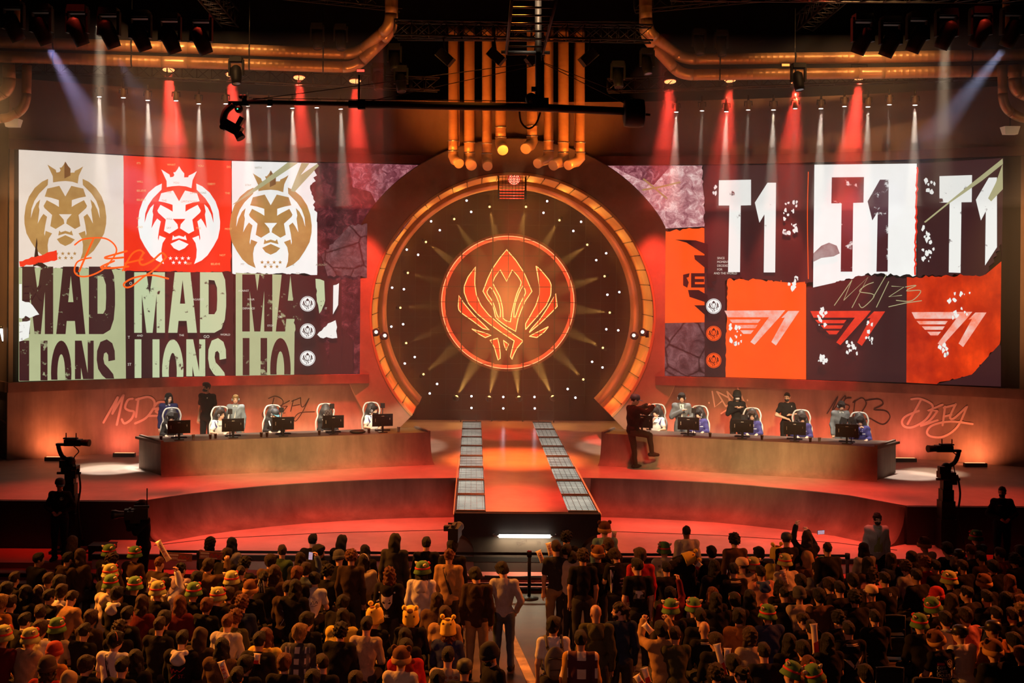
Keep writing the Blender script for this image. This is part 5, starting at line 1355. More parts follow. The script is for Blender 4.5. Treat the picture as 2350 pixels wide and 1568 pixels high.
def top_mesh(pk, P, kind, h, fat):
    def f():
        o = {'t': .012, 's': .016, 'h': .026, 'j': .025, 'p': .022}[kind]
        R = torso(P, o, fat) + arms(P, o * .9, 1 if kind != 't' else .3)
        T = P['T']; R.append(rc(P['nb'] - T @ V3(0, .005, .05), P['nb'] + T @ V3(0, -.006, -.006), .085, .066 if kind != 'j' else .072, .03))
        if kind == 'h': R += [rc(P['nb'] + T @ V3(-.075, -.075, -.03), P['nb'] + T @ V3(.075, -.075, -.03), .045, .045, .03), el(P['nb'] + T @ V3(0, -.105, -.09), (.10, .045, .085), T, .03)]
        if kind in 'jp': R += [rc(P['nb'] + T @ V3(-.06, -.03, .0), P['nb'] + T @ V3(.06, -.03, .0), .03, .03, .02)]
        V, Q = sdf_mesh(R, h, {'t': .0025, 's': .003, 'h': .004, 'j': .004, 'p': .003}[kind], 25)
        return np_mesh('top', V, Q, [CLO0])
    return cached(('top', pk, kind, fat), f)
CLO0 = cloth('black')
def hood_mesh(pk, P, h):
    def f():
        T = P['T']; q = lambda *a: P['nb'] + T @ V3(*a)
        V, Q = sdf_mesh([rc(q(-.085, -.06, -.005), q(0, -.105, -.012), .044, .05, .04), rc(q(.085, -.06, -.005), q(0, -.105, -.012), .044, .05, .04), el(q(0, -.125, -.085), (.11, .05, .085), T, .04), rc(q(-.085, -.05, .0), q(-.06, .05, -.03), .04, .03, .03), rc(q(.085, -.05, .0), q(.06, .05, -.03), .04, .03, .03)], h, .004, 30)
        return np_mesh('hood', V, Q, [CLO0])
    return cached(('hood', pk), f)
def pants_mesh(pk, P, h, fat):
    def f():
        V, Q = sdf_mesh([el(P['pel'] + V3(0, 0, -.01), (.158 * fat + .012, .12 * fat + .012, .115), P['T'], .05)] + legs(P, .016), h, .003, 20)
        return np_mesh('trousers', V, Q, [CLO0])
    return cached(('pants', pk, fat), f)
def shoes_mesh(pk, P, s, h):
    return cached(('shoe', pk, s), lambda: np_mesh('shoe', *sdf_mesh(shoe(P, s, .01), h), [CLO0]))
# hair, modelled in the frame of the head
def hair_mesh(kind, h):
    def f():
        c0, r0 = (0, -.012, .034), (.074, .094, .09)
        g = lambda o, dz=0, k=.02: el((c0[0], c0[1], c0[2] + dz), (r0[0] + o, r0[1] + o, r0[2] + o), None, k)
        face = sub(el((0, .115, -.035), (.085, .075, .092)), .012); neck = sub(el((0, .02, -.13), (.2, .2, .085)), .012)
        ears = [sub(el((s * .085, .0, -.03), (.022, .03, .045)), .01) for s in (1, -1)]
        wob, wf = .003, 60
        if kind == 'cr': R = [g(.006), sub(el((0, .115, -.03), (.095, .085, .098)), .01), sub(el((0, .05, -.115), (.2, .2, .085)), .01)] + ears
        elif kind == 'sh': R = [g(.014), rc((-.03, .055, .10), (.03, .052, .102), .03, .03, .04), face, neck] + ears; wob, wf = .002, 45
        elif kind == 'md': R = [g(.026), rc((-.04, .075, .085), (.04, .075, .085), .03, .03, .03), el((0, -.06, -.03), (.078, .05, .07)), sub(el((0, .13, -.055), (.08, .09, .10)), .012), sub(el((0, .03, -.16), (.2, .2, .085)), .012)]; wob, wf = .003, 40
        elif kind == 'cu': R = [g(.030), rc((-.04, .07, .09), (.04, .07, .09), .035, .035, .03), el((0, -.055, -.02), (.085, .055, .07)), sub(el((0, .125, -.045), (.08, .075, .088)), .012), neck]; wob, wf = .009, 75
        elif kind in ('lo', 'wl'):
            R = [g(.020), el((0, -.05, -.08), (.088, .062, .12), None, .04), rc((-.045, -.055, -.10), (-.06, -.085, -.34), .052, .04, .04), rc((.045, -.055, -.10), (.06, -.085, -.34), .052, .04, .04), rc((0, -.06, -.10), (0, -.10, -.36), .055, .05, .04),
                 rc((-.078, .02, .0), (-.088, .01, -.2), .022, .03, .03), rc((.078, .02, .0), (.088, .01, -.2), .022, .03, .03), sub(el((0, .125, -.06), (.078, .10, .122)), .012)]; wob, wf = (.003, 40) if kind == 'lo' else (.009, 60)
        elif kind == 'bo': R = [g(.022), el((0, -.035, -.05), (.092, .075, .11), None, .04), rc((-.078, .03, .0), (-.085, .03, -.12), .024, .03, .03), rc((.078, .03, .0), (.085, .03, -.12), .024, .03, .03), sub(el((0, .125, -.06), (.078, .10, .122)), .012), sub(el((0, .0, -.24), (.2, .2, .09)), .01)]; wob, wf = .004, 70
        elif kind == 'po': R = [g(.012), face, neck, el((0, -.12, .03), (.03, .035, .035)), rc((0, -.13, .02), (0, -.135, -.22), .034, .02, .03)] + ears; wob = .005
        elif kind == 'bu': R = [g(.012), face, neck, el((0, -.09, .085), (.045, .045, .045), None, .015)] + ears; wob = .006
        V, Q = sdf_mesh(R, h, wob, wf)
        return np_mesh('hair', V, Q, [HC['k']])
    return cached(('hair', kind), f)
def beard_mesh(h):
    def f():
        V, Q = sdf_mesh([el((0, .03, -.075), (.062, .068, .056), None, .02), sub(el((0, .07, -.01), (.1, .1, .042)), .01), sub(el((0, .1, -.066), (.022, .02, .006)), .004), sub(el((0, -.06, -.08), (.1, .07, .1)), .01)], h, .003, 80)
        return np_mesh('beard', V, Q, [HC['k']])
    return cached(('beard',), f)

# ------------------------------------------------------------------ things worn on the head
def hat_parts(kind):
    """list of (name, mesh, colour material, sub-parts)"""
    def f():
        green, green2, redm, cream_ = mat('hat green', (.10, .24, .06), .8, noise=(14, .4)), mat('hat pale green', (.42, .46, .16), .8, noise=(14, .4)), mat('hat red', (.62, .03, .015), .7), mat('hat cream', (.72, .58, .36), .8)
        if kind in ('green', 'pale'):
            g = green if kind == 'green' else green2
            m = MB(); m.lathe([(.001, .155), (.05, .152), (.083, .135), (.102, .09), (.108, .045), (.112, .03), (.128, -.005), (.138, -.035), (.136, -.04), (.118, -.005), (.10, .03)], 24, caps=False)
            b = MB(); b.lathe([(.111, .030), (.117, .034), (.117, .056), (.108, .060)], 24, caps=False)
            es = []
            for s in (-1, 1):
                e = MB(); e.lathe([(.03, 0), (.022, .03), (.012, .05), (.001, .062)], 10, Matrix.Translation((s * .085, -.03, .10)) @ dirM((s * .8, -.2, .6))); es.append(('ear', e.mesh('ear', cream_), []))
            gg = []
            for s in (-1, 1):
                e = MB(); e.lathe([(.001, .02), (.022, .018), (.03, 0), (.03, -.02)], 12, Matrix.Translation((s * .045, .085, .115)) @ dirM((s * .2, .7, .6))); gg.append(('goggle', e.mesh('goggle', redm), []))
            return [('hat', m.mesh('hat', g), [('band', b.mesh('band', redm), [])] + es + gg)]
        if kind == 'yellow':
            ye = mat('hat yellow', (.85, .60, .07), .8, noise=(14, .3), col2=(.6, .38, .03)); br = mat('hat brown patch', (.22, .07, .02), .8)
            m = MB(); m.lathe([(.001, .17), (.05, .165), (.09, .14), (.112, .09), (.115, .04), (.118, -.02), (.124, -.05), (.112, -.06), (.10, -.02)], 24, caps=False)
            out = []
            for s in (-1, 1):
                e = MB(); e.sphere((s * .085, -.01, .20), .036, n=8); out.append(('pompom', e.mesh('pompom', ye), []))
                e = MB(); e.tube([(s * .06, -.01, .15), (s * .085, -.01, .19)], .012, 6); out.append(('stalk', e.mesh('stalk', br), []))
                e = MB(); e.sphere((s * .06, -.085, .115), (.012, .01, .02), n=6); out.append(('button', e.mesh('button', br), []))
            e = MB(); e.sphere((0, -.03, .158), (.045, .04, .02), n=8); out.append(('tuft', e.mesh('tuft', br), []))
            return [('hat', m.mesh('hat', ye), out)]
        if kind == 'bear':
            br = mat('hat brown fur', (.17, .06, .022), .9, noise=(30, .5)); tn = mat('hat tan brim', (.55, .28, .08), .85, noise=(20, .3))
            m = MB(); m.lathe([(.001, .16), (.05, .156), (.09, .132), (.112, .085), (.115, .03), (.11, .0)], 24, caps=False)
            b = MB(); b.lathe([(.112, .03), (.127, .022), (.131, -.02), (.124, -.045), (.108, -.05), (.10, -.01)], 24, caps=False)
            out = [('brim', b.mesh('brim', tn), [])]
            for s in (-1, 1):
                e = MB(); e.sphere((s * .095, .0, .135), (.042, .02, .042), n=8); out.append(('ear', e.mesh('ear', br), []))
            return [('hat', m.mesh('hat', br), out)]
        if kind.startswith('cap'):
            c = {'cap': (.018, .016, .016), 'capcream': (.62, .46, .28), 'capblue': (.03, .035, .045), 'capcamo': (.05, .055, .03)}[kind]
            cm = mat('hat ' + kind, c, .6 if kind != 'cap' else .35, noise=(16, .6) if kind == 'capcamo' else None)
            m = MB(); m.lathe([(.001, .125), (.05, .122), (.085, .10), (.10, .06), (.104, .01), (.1, .005)], 22, Matrix.Translation((0, -.01, 0)), caps=False)
            b = MB()
            vs, fs = [], []
            for i in range(11):
                a = math.pi * i / 10
                x, y = .098 * math.cos(a), .088 * math.sin(a); vs += [(x, y - .01, .014), (x * .85, y + .08 * math.sin(a) + .0, -.002), (x * .85, y + .08 * math.sin(a), -.010), (x, y - .01, .004)]
            for i in range(10):
                for j in range(4): fs.append((i * 4 + j, i * 4 + (j + 1) % 4, i * 4 + 4 + (j + 1) % 4, i * 4 + 4 + j))
            b.add(vs, fs, True)
            return [('hat', m.mesh('hat', cm), [('peak', b.mesh('peak', mat('cap blue peak', (.08, .22, .30), .6) if kind == 'capblue' else cm), [])])]
        if kind.startswith('beanie'):
            c = {'beanie': (.02, .019, .02), 'beaniered': (.42, .04, .025), 'beaniegrey': (.07, .07, .08), 'beaniefur': (.075, .04, .03), 'beaniered2': (.5, .012, .02)}[kind]
            cm = mat('hat ' + kind, c, .9, noise=(25, .4))
            m = MB(); m.lathe([(.001, .148), (.05, .142), (.088, .115), (.106, .06), (.108, .01), (.106, -.03)], 22, Matrix.Translation((0, -.012, 0)), caps=False)
            b = MB(); b.lathe([(.107, .03), (.115, .025), (.117, -.025), (.108, -.035)], 22, Matrix.Translation((0, -.012, 0)), caps=False)
            return [('hat', m.mesh('hat', cm), [('cuff', b.mesh('cuff', cm), [])])]
        if kind.startswith('hoodup'):
            c = {'hoodup': (.055, .035, .025), 'hoodupk': (.02, .018, .018), 'hoodupm': (.12, .02, .02), 'hooduptan': (.42, .27, .13)}[kind]
            V, Q = sdf_mesh([el((0, -.02, .03), (.105, .125, .125), None, .03), rc((0, -.06, -.05), (0, -.05, -.17), .10, .11, .05), sub(el((0, .13, -.03), (.085, .10, .115)), .02)], .012, .004, 30)
            return [('hood', np_mesh('hood', V, Q, [mat('cloth hood ' + kind, c, .9, noise=(10, .3))]), [])]
        if kind == 'phones':
            m = MB(); m.tube([(.088 * math.cos(a), -.005, .03 + .105 * math.sin(a)) for a in [math.pi * i / 14 for i in range(15)]], .010, 6)
            out = []
            for s in (-1, 1):
                e = MB(); e.lathe([(.025, -.018), (.04, -.012), (.04, .012), (.03, .02)], 14, Matrix.Translation((s * .09, -.005, -.012)) @ rotM('Y', 90 * s)); out.append(('ear_cup', e.mesh('ear_cup', mat('headset grey', (.16, .15, .16), .45)), []))
            e = MB(); e.tube([(-.09, .0, -.03), (-.075, .07, -.07), (-.03, .105, -.075)], .005, 5); out.append(('microphone', e.mesh('microphone', M_blk), []))
            return [('headset', m.mesh('headset', M_blk2), out)]
        if kind in ('band', 'bandorange'):
            m = MB(); m.tube([(.100 * math.cos(a), -.02, .03 + .108 * math.sin(a)) for a in [math.pi * i / 14 for i in range(15)]], .009, 6)
            return [('headband', m.mesh('headband', mat('hair ' + kind, (.6, .55, .5) if kind == 'band' else (.55, .14, .05), .5)), [])]
        if kind == 'maskk' or kind == 'maskw':
            V, Q = sdf_mesh([el((0, .028, -.06), (.062, .076, .05), None, .02), rc((0, .085, -.03), (0, .095, -.05), .015, .02, .02), sub(el((0, -.08, -.06), (.1, .1, .1)), .01)], .009)
            return [('face_mask', np_mesh('face_mask', V, Q, [mat('mask ' + kind, (.02, .02, .022) if kind == 'maskk' else (.6, .62, .66), .8)]), [])]
        if kind == 'glasses':
            m = MB()
            for s in (-1, 1): m.tube([(s * .032 + .022 * math.cos(a), .097, .003 + .015 * math.sin(a)) for a in [math.pi * i / 8 for i in range(16)]], .0028, 5, closed=True); m.tube([(s * .054, .095, .006), (s * .076, .01, .0)], .0028, 5)
            m.tube([(-.01, .10, .005), (.01, .10, .005)], .0028, 5)
            return [('glasses', m.mesh('glasses', M_blk), [])]
        if kind == 'clip':
            m = MB()
            for s in (-1, 1): m.sphere((s * .02, -.115, .06), (.016, .012, .02), n=6)
            return [('hair_clip', m.mesh('hair_clip', mat('amber clip', (.6, .3, .1), .25)), [])]
        if kind == 'ribbons':
            m = MB()
            for a in (-.05, -.02, .015, .05): m.tube([(a * .3, -.13, .05), (a, -.15, -.08), (a * 1.5, -.15, -.26)], [.008, .012, .01], 5)
            return [('ribbon', m.mesh('ribbon', mat('pale ribbon', (.5, .52, .36), .6)), [])]
        return []
    return cached(('hat', kind), f)
RANDP = random.Random(3)
def person(loc, rz, label, pose, hair=('sh', 'k'), skin='l', top=('t', 'black'), pants='charcoal', hood=None, hats=(), group=None, face=False, scale=1.0, fat=1.0, h=.012, shoes='black', beard=None, lower=True):
    pk = tuple(sorted(pose.items())); P = cached(('pose', pk), lambda: make_pose(**pose))
    bm_ = body_mesh(pk, P, h, face)
    o = link('person', bm_, None, label, 'person', group, loc=loc); o.rotation_euler.z = math.radians(rz); o.scale = (scale,) * 3
    def part(me, m, par=o, name=None, M=None):
        c = link(name or me.name.split('.')[0], me, par)
        if M is not None: c.matrix_local = M
        if m is not None:
            c.material_slots[0].link = 'OBJECT'; c.material_slots[0].material = m
        return c
    o.material_slots[0].link = 'OBJECT'; o.material_slots[0].material = SK[skin]
    part(top_mesh(pk, P, top[0], h, fat), cloth(top[1]), name={'t': 'shirt', 's': 'sweater', 'h': 'hoodie', 'j': 'jacket', 'p': 'shirt'}[top[0]])
    if hood: part(hood_mesh(pk, P, h), cloth(hood), name='hood')
    if lower:
        part(pants_mesh(pk, P, h, fat), cloth(pants), name='trousers')
        for s in (1, -1): part(shoes_mesh(pk, P, s, h), cloth(shoes), name='shoe')
    HM = Matrix.Translation(Vector(P['hd'])) @ Matrix(P['H'].tolist()).to_4x4()
    if hair and hair[0] != 'ba': part(hair_mesh(hair[0], .008), HC[hair[1]], name='hair', M=HM)
    if beard: part(beard_mesh(.007), HC[beard], name='beard', M=HM)
    for k in hats:
        for nm, me, subs in hat_parts(k):
            hp = part(me, None, name=nm, M=HM @ Matrix.Diagonal((1.03, 1.2, 1.03, 1)) @ Matrix.Translation((0, 0, .018)) if nm == 'hat' else HM)
            for n2, m2, _ in subs: part(m2, None, par=hp, name=n2)
    return o, P
def stick_on(o, top_name, draw, w=.30, z=0.0, y=-1, m=None, name='print', x=0):
    """lays flat shapes (in metres round the middle of the back) on the garment of o; y=-1 back, 1 front"""
    ch = [c for c in o.children if c.name.split('.')[0] in top_name][0]
    me = ch.data; n = len(me.vertices); co = np.empty(n * 3, np.float32); me.vertices.foreach_get('co', co)
    bvh = BVHTree.FromPolygons([Vector(v) for v in co.reshape(-1, 3)], [tuple(p.vertices) for p in me.polygons])
    def mp(px, py, off):
        d = Vector((0, -y, 0)); s = Vector((x + (px if y < 0 else -px), y * 1.0, z - py))
        hit = bvh.ray_cast(s, d)[0]
        return (hit - d * (.004 + off * .05)) if hit else s + d * .85
    a = Art(0, g=.025, mapf=mp); draw(a); return a.build(name, ch)
# ------------------------------------------------------------------ players, coaches and crew on the stage
def desk_pt(D, px, inward):
    root, a, b, nin = D
    for _ in range(1):
        lo, hi = -.3, 1.3
        f = lambda t: (lambda p: (p.x - CAMX) / p.y * F + U0)(a.lerp(b, t) + nin * inward)
        for _ in range(40):
            m_ = (lo + hi) / 2
            if (f(m_) - px) * (f(hi) - f(lo)) < 0: lo = m_
            else: hi = m_
    return a.lerp(b, (lo + hi) / 2) + nin * inward
ZD = ZS + .83
def yaw_of(v): return math.degrees(math.atan2(-v.x, v.y))
m_scr = mat('monitor black', (.012, .011, .012), .35)
def monitor(D, px, txt):
    p = desk_pt(D, px, .34); rz = yaw_of(D[3])
    r = empty('monitor', (p.x, p.y, ZD), f'black desktop monitor seen from behind, {txt}', 'monitor', 'monitors on the two desks', math.radians(rz))
    m = MB(); m.box((0, 0, .33), (.57, .028, .335)); m.box((0, -.018, .33), (.30, .03, .2)); m.build('casing', m_scr, r)
    m = MB(); m.box((0, .016, .335), (.545, .004, .30)); m.build('display', mat('monitor glow', (.25, .35, .5), emit=True, es=1.6), r)
    m = MB(); m.box((0, -.02, .16), (.05, .03, .32)); m.box((0, -.0, .012), (.24, .2, .022)); m.build('stand', m_scr, r)
    m = MB(); m.box((-.2, -.0155, .33), (.012, .004, .09)); m.box((.2, -.0155, .36), (.01, .004, .05)); m.box((0, -.034, .44), (.07, .004, .014)); m.build('marking', mat('pale badge', (.45, .4, .36), .4), r)
def cam_stand(D, px, txt, h=.56):
    p = desk_pt(D, px, .46)
    r = empty('webcam_stand', (p.x, p.y, ZD), f'thin black stand with player camera, {txt}', 'camera', 'player cameras on the desks', math.radians(yaw_of(D[3])))
    m = MB(); m.tube([(0, 0, 0), (0, 0, h)], .014, 6); m.box((0, 0, .01), (.1, .1, .02)); m.tube([(0, 0, h * .55), (.08, .0, h * .58)], .01, 6); m.build('pole', M_blk, r)
    m = MB(); m.box((0, 0, h + .05), (.11, .08, .13)); m.build('camera_body', M_blk, r)
    m = MB(); m.lathe([(.03, .03), (.035, .07), (.001, .07)], 10, Matrix.Translation((0, 0, h + .05)) @ rotM('X', -90), caps=False); m.build('lens', M_steel, r)
def gaming_chair(loc, rz, label):
    r = empty('gaming_chair', loc, label, 'chair', 'gaming chairs behind the desks', math.radians(rz))
    mk, mw = mat('chair black', (.03, .028, .03), .5), mat('chair white', (.40, .38, .36), .45)
    # faces +Y, seat at .48
    m = MB(); m.box((0, 0, .44), (.46, .5, .1)); m.build('seat', mk, r)
    V, Q = sdf_mesh([el((0, -.27, .95), (.235, .07, .42), Rx(8), .03), rc((0, -.30, 1.28), (0, -.33, 1.36), .16, .12, .05)], .016)
    o = link('backrest', cached(('gc',), lambda: np_mesh('backrest', V, Q, [mk])), r)
    for s in (1, -1):
        m = MB(); m.tube(spline([Vector(q) for q in ((s * .20, -.19, .56), (s * .265, -.20, .75), (s * .275, -.23, .98), (s * .22, -.27, 1.14), (s * .235, -.30, 1.28), (s * .16, -.35, 1.44), (0, -.36, 1.47))], 5), .024, 8); m.build('bolster', mw, r)
        m = MB(); m.box((s * .29, .0, .68), (.08, .28, .035)); m.box((s * .28, -.02, .56), (.03, .06, .22)); m.build('armrest', mk, r)
    m = MB(); m.box((0, -.185, 1.18), (.13, .012, .035)); m.build('badge', mw, r)
    m = MB(); m.tube([(0, 0, .1), (0, 0, .42)], .03, 8)
    for k in range(5): a = 2 * math.pi * k / 5; m.tube([(0, 0, .1), (.3 * math.cos(a), .3 * math.sin(a), .06)], .025, 6); m.sphere((.3 * math.cos(a), .3 * math.sin(a), .03), .03, n=5)
    m.build('base', mk, r)
HS = .009
def onstage(D, px, inward, zadd=0.0): p = desk_pt(D, px, inward); return (p.x, p.y, ZS + zadd)
def player(D, px, hx, txt, pose, hair, top, hats=('phones',), turn=0, skin='l', hood=None, chair=None, beard=None, pants='black'):
    p = desk_pt(D, hx, 1.62); rz = yaw_of(-D[3]) + turn
    gaming_chair((p.x, p.y, ZS), rz, chair)
    o, P = person((p.x, p.y, ZS + .07), rz, txt, dict(seat=True, **pose), hair, skin, top, pants, hood, hats, 'players at the desks', True, 1.0, 1.0, HS, beard=beard)
    return o
LN = ['first from the left on the lion side desk', 'second from the left on the lion side desk', 'third from the left on the lion side desk', 'fourth from the left on the lion side desk', 'nearest the ring on the lion side desk']
RN = ['nearest the ring on the right side desk', 'second from the ring on the right side desk', 'third from the ring on the right side desk', 'fourth from the ring on the right side desk', 'at the outer end of the right side desk']
for i, (mx, cx, h) in enumerate(((413, 406, .56), (537, 530, .62), (652, 648, .62), (767, 764, .68), (880, 880, .66))): monitor(DESK_L, mx, LN[i]); cam_stand(DESK_L, cx, LN[i], h)
for i, (mx, cx, h) in enumerate(((1476, 1476, .56), (1582, 1594, .62), (1706, 1708, .5), (1826, 1830, .56), (1946, 1956, .56))): monitor(DESK_R, mx, RN[i]); cam_stand(DESK_R, cx, RN[i], h)
ty = dict(aR='type', aL='type')
pl = [player(DESK_L, 413, 396, 'player leaning behind the first monitor on the left, black jacket and headset', dict(lean=12, head=(0, 20, 0), **ty), ('md', 'k'), ('j', 'black'), turn=-6, chair='white and black gaming chair of the leftmost player'),
      player(DESK_L, 537, 508, 'player in white and navy jersey looking sideways, beside the second monitor', dict(lean=4, head=(-50, 0, 0), **ty), ('sh', 'b'), ('t', 'white'), turn=-6, chair='white and black gaming chair beside the second monitor from the left'),
      player(DESK_L, 652, 630, 'player in black jacket and dark cap with headset, beside the third monitor', dict(lean=10, head=(-30, 20, 0), **ty), ('cr', 'k'), ('j', 'black'), ('capblue', 'phones'), -6, chair='white and black gaming chair beside the third monitor from the left'),
      player(DESK_L, 767, 752, 'player bending low over the desk in black jacket with white stripes', dict(lean=22, head=(-10, 40, 0), **ty), ('cu', 'b'), ('j', 'black'), (), -6, chair='white and black gaming chair beside the fourth monitor from the left'),
      player(DESK_L, 880, 858, 'bearded player in white and navy jersey with headset, nearest the ring', dict(lean=4, head=(-40, 10, 0), **ty), ('sh', 'k'), ('t', 'white'), turn=-6, beard='k', chair='white and black gaming chair nearest the ring on the lion side'),
      player(DESK_R, 1476, 1508, 'player in white jersey with one hand at the face, nearest the ring', dict(lean=8, head=(20, 10, 0), aR='face', aL='type'), ('md', 'k'), ('t', 'white'), (), 6, chair='white and black gaming chair nearest the ring on the right side'),
      player(DESK_R, 1582, 1606, 'player in blue jacket and headset beside the second right side monitor', dict(lean=8, head=(20, 10, 0), **ty), ('md', 'k'), ('j', 'jersey'), turn=6, chair='white and black gaming chair beside the second right side monitor'),
      player(DESK_R, 1706, 1728, 'player with brown bowl haircut in blue jacket facing forward, middle of the right desk', dict(lean=4, head=(0, 0, 0), **ty), ('md', 'b'), ('j', 'jersey'), ('phones', 'glasses'), 6, chair='white and black gaming chair in the middle of the right desk'),
      player(DESK_R, 1826, 1842, 'player in blue jacket with headset and dark cap, fourth from the ring', dict(lean=8, head=(-10, 20, 0), **ty), ('md', 'k'), ('j', 'jersey'), turn=6, chair='white and black gaming chair fourth from the ring, right side'),
      player(DESK_R, 1946, 1976, 'player in blue jersey with hand at the mouth at the outer desk end', dict(lean=8, head=(10, 20, 0), aR='face', aL='type'), ('md', 'k'), ('j', 'jersey'), (), 6, chair='white and black gaming chair at the outer end of the right desk')]
mnv = mat('navy panel', (.05, .04, .16), .7)
for i in (1, 4, 5):
    def dr(a):
        for s in (-1, 1): a.poly([(s * .06, -.16), (s * .16, -.12), (s * .15, .10), (s * .08, .02)], mnv)
        a.rect(-.05, -.02, .05, .0, mnv)
    stick_on(pl[i], ('shirt',), dr, z=.93, y=1, name='jersey_panel')
for i in (6, 7, 8, 9):
    stick_on(pl[i], ('jacket',), lambda a: (a.text('T1', -.03, -.08, .06, M_wht), a.rect(-.12, .03, -.04, .045, M_wht), a.rect(.04, .03, .12, .045, M_wht)), z=.93, y=1, name='lettering')
for i in (0, 2, 3):
    stick_on(pl[i], ('jacket',), lambda a: (a.poly([(-.15, -.10), (-.12, -.11), (-.08, .02), (-.11, .03)], M_wht), a.poly([(.15, -.10), (.12, -.11), (.08, .02), (.11, .03)], M_wht)), z=.93, y=1, name='stripe')
# coaches and staff standing behind the desks
def stander(px, py, Y, h0, txt, pose, hair, top, rz, hats=(), pants='black', skin='l', hood=None, beard=None, z0=ZS, fat=1.0, shoes='black'):
    a = at(px, py, Y); sc = (a.z - z0) / 1.745
    return person((a.x, Y, z0), rz, txt, dict(seat=False, lean=0, **pose), hair, skin, top, pants, hood, hats, h0, True, sc, fat, HS, shoes, beard)[0]
G = 'people standing behind the desks'
c1 = stander(387, 904, 33.2, G, 'coach with long dark hair in navy suit and tie behind the leftmost chair', dict(head=(-40, 0, 0), aR='down', aL='down'), ('bo', 'k'), ('j', 'suitblue'), 185, ('phones',), 'suitblue')
c2 = stander(476, 879, 34.4, G, 'person in black shirt and black mask walking along the left wall', dict(head=(20, 0, 0), aR='down', aL='down'), ('sh', 'k'), ('t', 'black'), 160, ('maskk',), fat=1.1, skin='m')
c3 = stander(541, 907, 33.4, G, 'blond coach in light grey jacket and white shirt with headset', dict(head=(-10, 0, 0), aR='down', aL='down'), ('sh', 'y'), ('j', 'suitlight'), 180, ('phones',), 'suitgrey')
c4 = stander(1564, 903, 33.7, G, 'coach in dark suit and white shirt with clasped hands, nearest the ring', dict(head=(0, 5, 0), aR='chest', aL='hip'), ('md', 'k'), ('j', 'suitgrey'), 175, ('phones',), 'suitgrey')
c5 = stander(1691, 899, 34.6, G, 'person in black with black hat and white mask by the wall', dict(head=(0, 5, 0), aR='chest', aL='chest'), ('bo', 'k'), ('s', 'black'), 180, ('beanie', 'maskw'))
c6 = stander(1806, 901, 34.2, G, 'person in black short sleeves and black mask looking left', dict(head=(40, 10, 0), aR='hip', aL='fold'), ('cr', 'k'), ('t', 'black'), 195, ('maskk',), fat=1.0)
c7 = stander(1929, 921, 32.9, G, 'coach in grey suit reading a dark folder at the outer desk end', dict(head=(0, 20, 0), aR='down', aL='hip'), ('md', 'k'), ('j', 'suitgrey'), 180, ('phones',), 'suitgrey')
for o, tie in ((c1, 1), (c3, 0), (c4, 0), (c7, 0)):
    def dr(a, tie=tie):
        a.poly([(-.055, -.17), (.055, -.17), (.012, .16), (-.012, .16)], M_wht)
        if tie: a.poly([(-.02, -.16), (.02, -.16), (.018, .14), (0, .17), (-.018, .14)], mat('navy tie', (.03, .03, .10), .6), lift=.02)
    stick_on(o, ('jacket',), dr, z=1.30, y=1, name='shirt_front')
for o in (c2, c6): stick_on(o, ('shirt',), lambda a: a.poly([(.06, -.04), (.09, -.04), (.075, .0)], M_wht), z=1.36, y=1, name='badge')
P7 = at(1945, 968, 32.62); r = empty('folder', P7, 'dark open folder held by the coach in the grey suit', 'folder')
for s in (-1, 1):
    m = MB(); m.box((s * .10, 0, .03), (.2, .015, .15), rotM('Y', -s * 20)); m.build('cover', M_blk, r)
# photographer perched on the desk front
Yp = 32.15
ph = stander(1453, 907, Yp, G, 'photographer in black jacket and cap leaning on the right side desk front', dict(head=(10, 10, 0), aR='photo', aL='photo', legs='perch'), ('cr', 'k'), ('j', 'black'), -70, ('capblue',), 'dbrown', shoes='dbrown', fat=1.08)
pc = at(1480, 934, Yp); r = empty('photo_camera', pc, 'black photo camera held out by the photographer at the desk', 'camera')
m = MB(); m.box((0, 0, 0), (.09, .14, .09)); m.box((0, 0, .05), (.05, .06, .04)); m.build('camera_body', M_blk, r)
m = MB(); m.lathe([(.032, .02), (.04, .10), (.042, .16), (.001, .16)], 14, dirM((1, .3, 0)), caps=False); m.build('lens', M_blk, r)
# cups, keyboards and a bag on the desks
def cup(D, px, inw, txt, col):
    p = desk_pt(D, px, inw); r = empty('cup', (p.x, p.y, ZD), txt, 'cup', 'paper cups on the desks')
    m = MB(); m.lathe([(.028, 0), (.04, .11), (.042, .11), (.037, .105), (.027, .01)], 14); m.build('cup_body', mat('cup ' + col, {'brown': (.16, .06, .035), 'white': (.7, .66, .6)}[col], .6), r)
    m = MB(); m.lathe([(.043, .108), (.043, .122), (.03, .126), (.001, .126)], 14, caps=False); m.build('lid', mat('cup lid', (.10, .06, .05), .5), r)
CUPS = [(372, .25, 'brown paper cup at the outer end of the lion side desk', 'brown'), (446, .3, 'white paper cup right of the first monitor', 'white'), (485, .28, 'brown paper cup left of the second monitor, outer of two', 'brown'), (497, .35, 'brown paper cup left of the second monitor, inner of two', 'brown'), (602, .3, 'brown paper cup left of the third monitor, outer of two', 'brown'), (615, .25, 'brown paper cup left of the third monitor, inner of two', 'brown'), (735, .3, 'brown paper cup left of the fourth monitor', 'brown'), (849, .3, 'brown paper cup left of the monitor nearest the ring', 'brown'), (917, .4, 'white paper cup at the ring end of the lion side desk', 'white')]
for a in CUPS: cup(DESK_L, a[0], a[1], a[2], a[3])
for px, i, t, c in ((1632, .3, 'brown paper cup right of the second right side monitor', 'brown'), (1751, .3, 'brown paper cup right of the middle right side monitor', 'brown'), (1862, .3, 'brown paper cup right of the fourth right side monitor', 'brown'), (1883, .35, 'white paper cup between the two outer right side monitors', 'white')): cup(DESK_R, px, i, t, c)
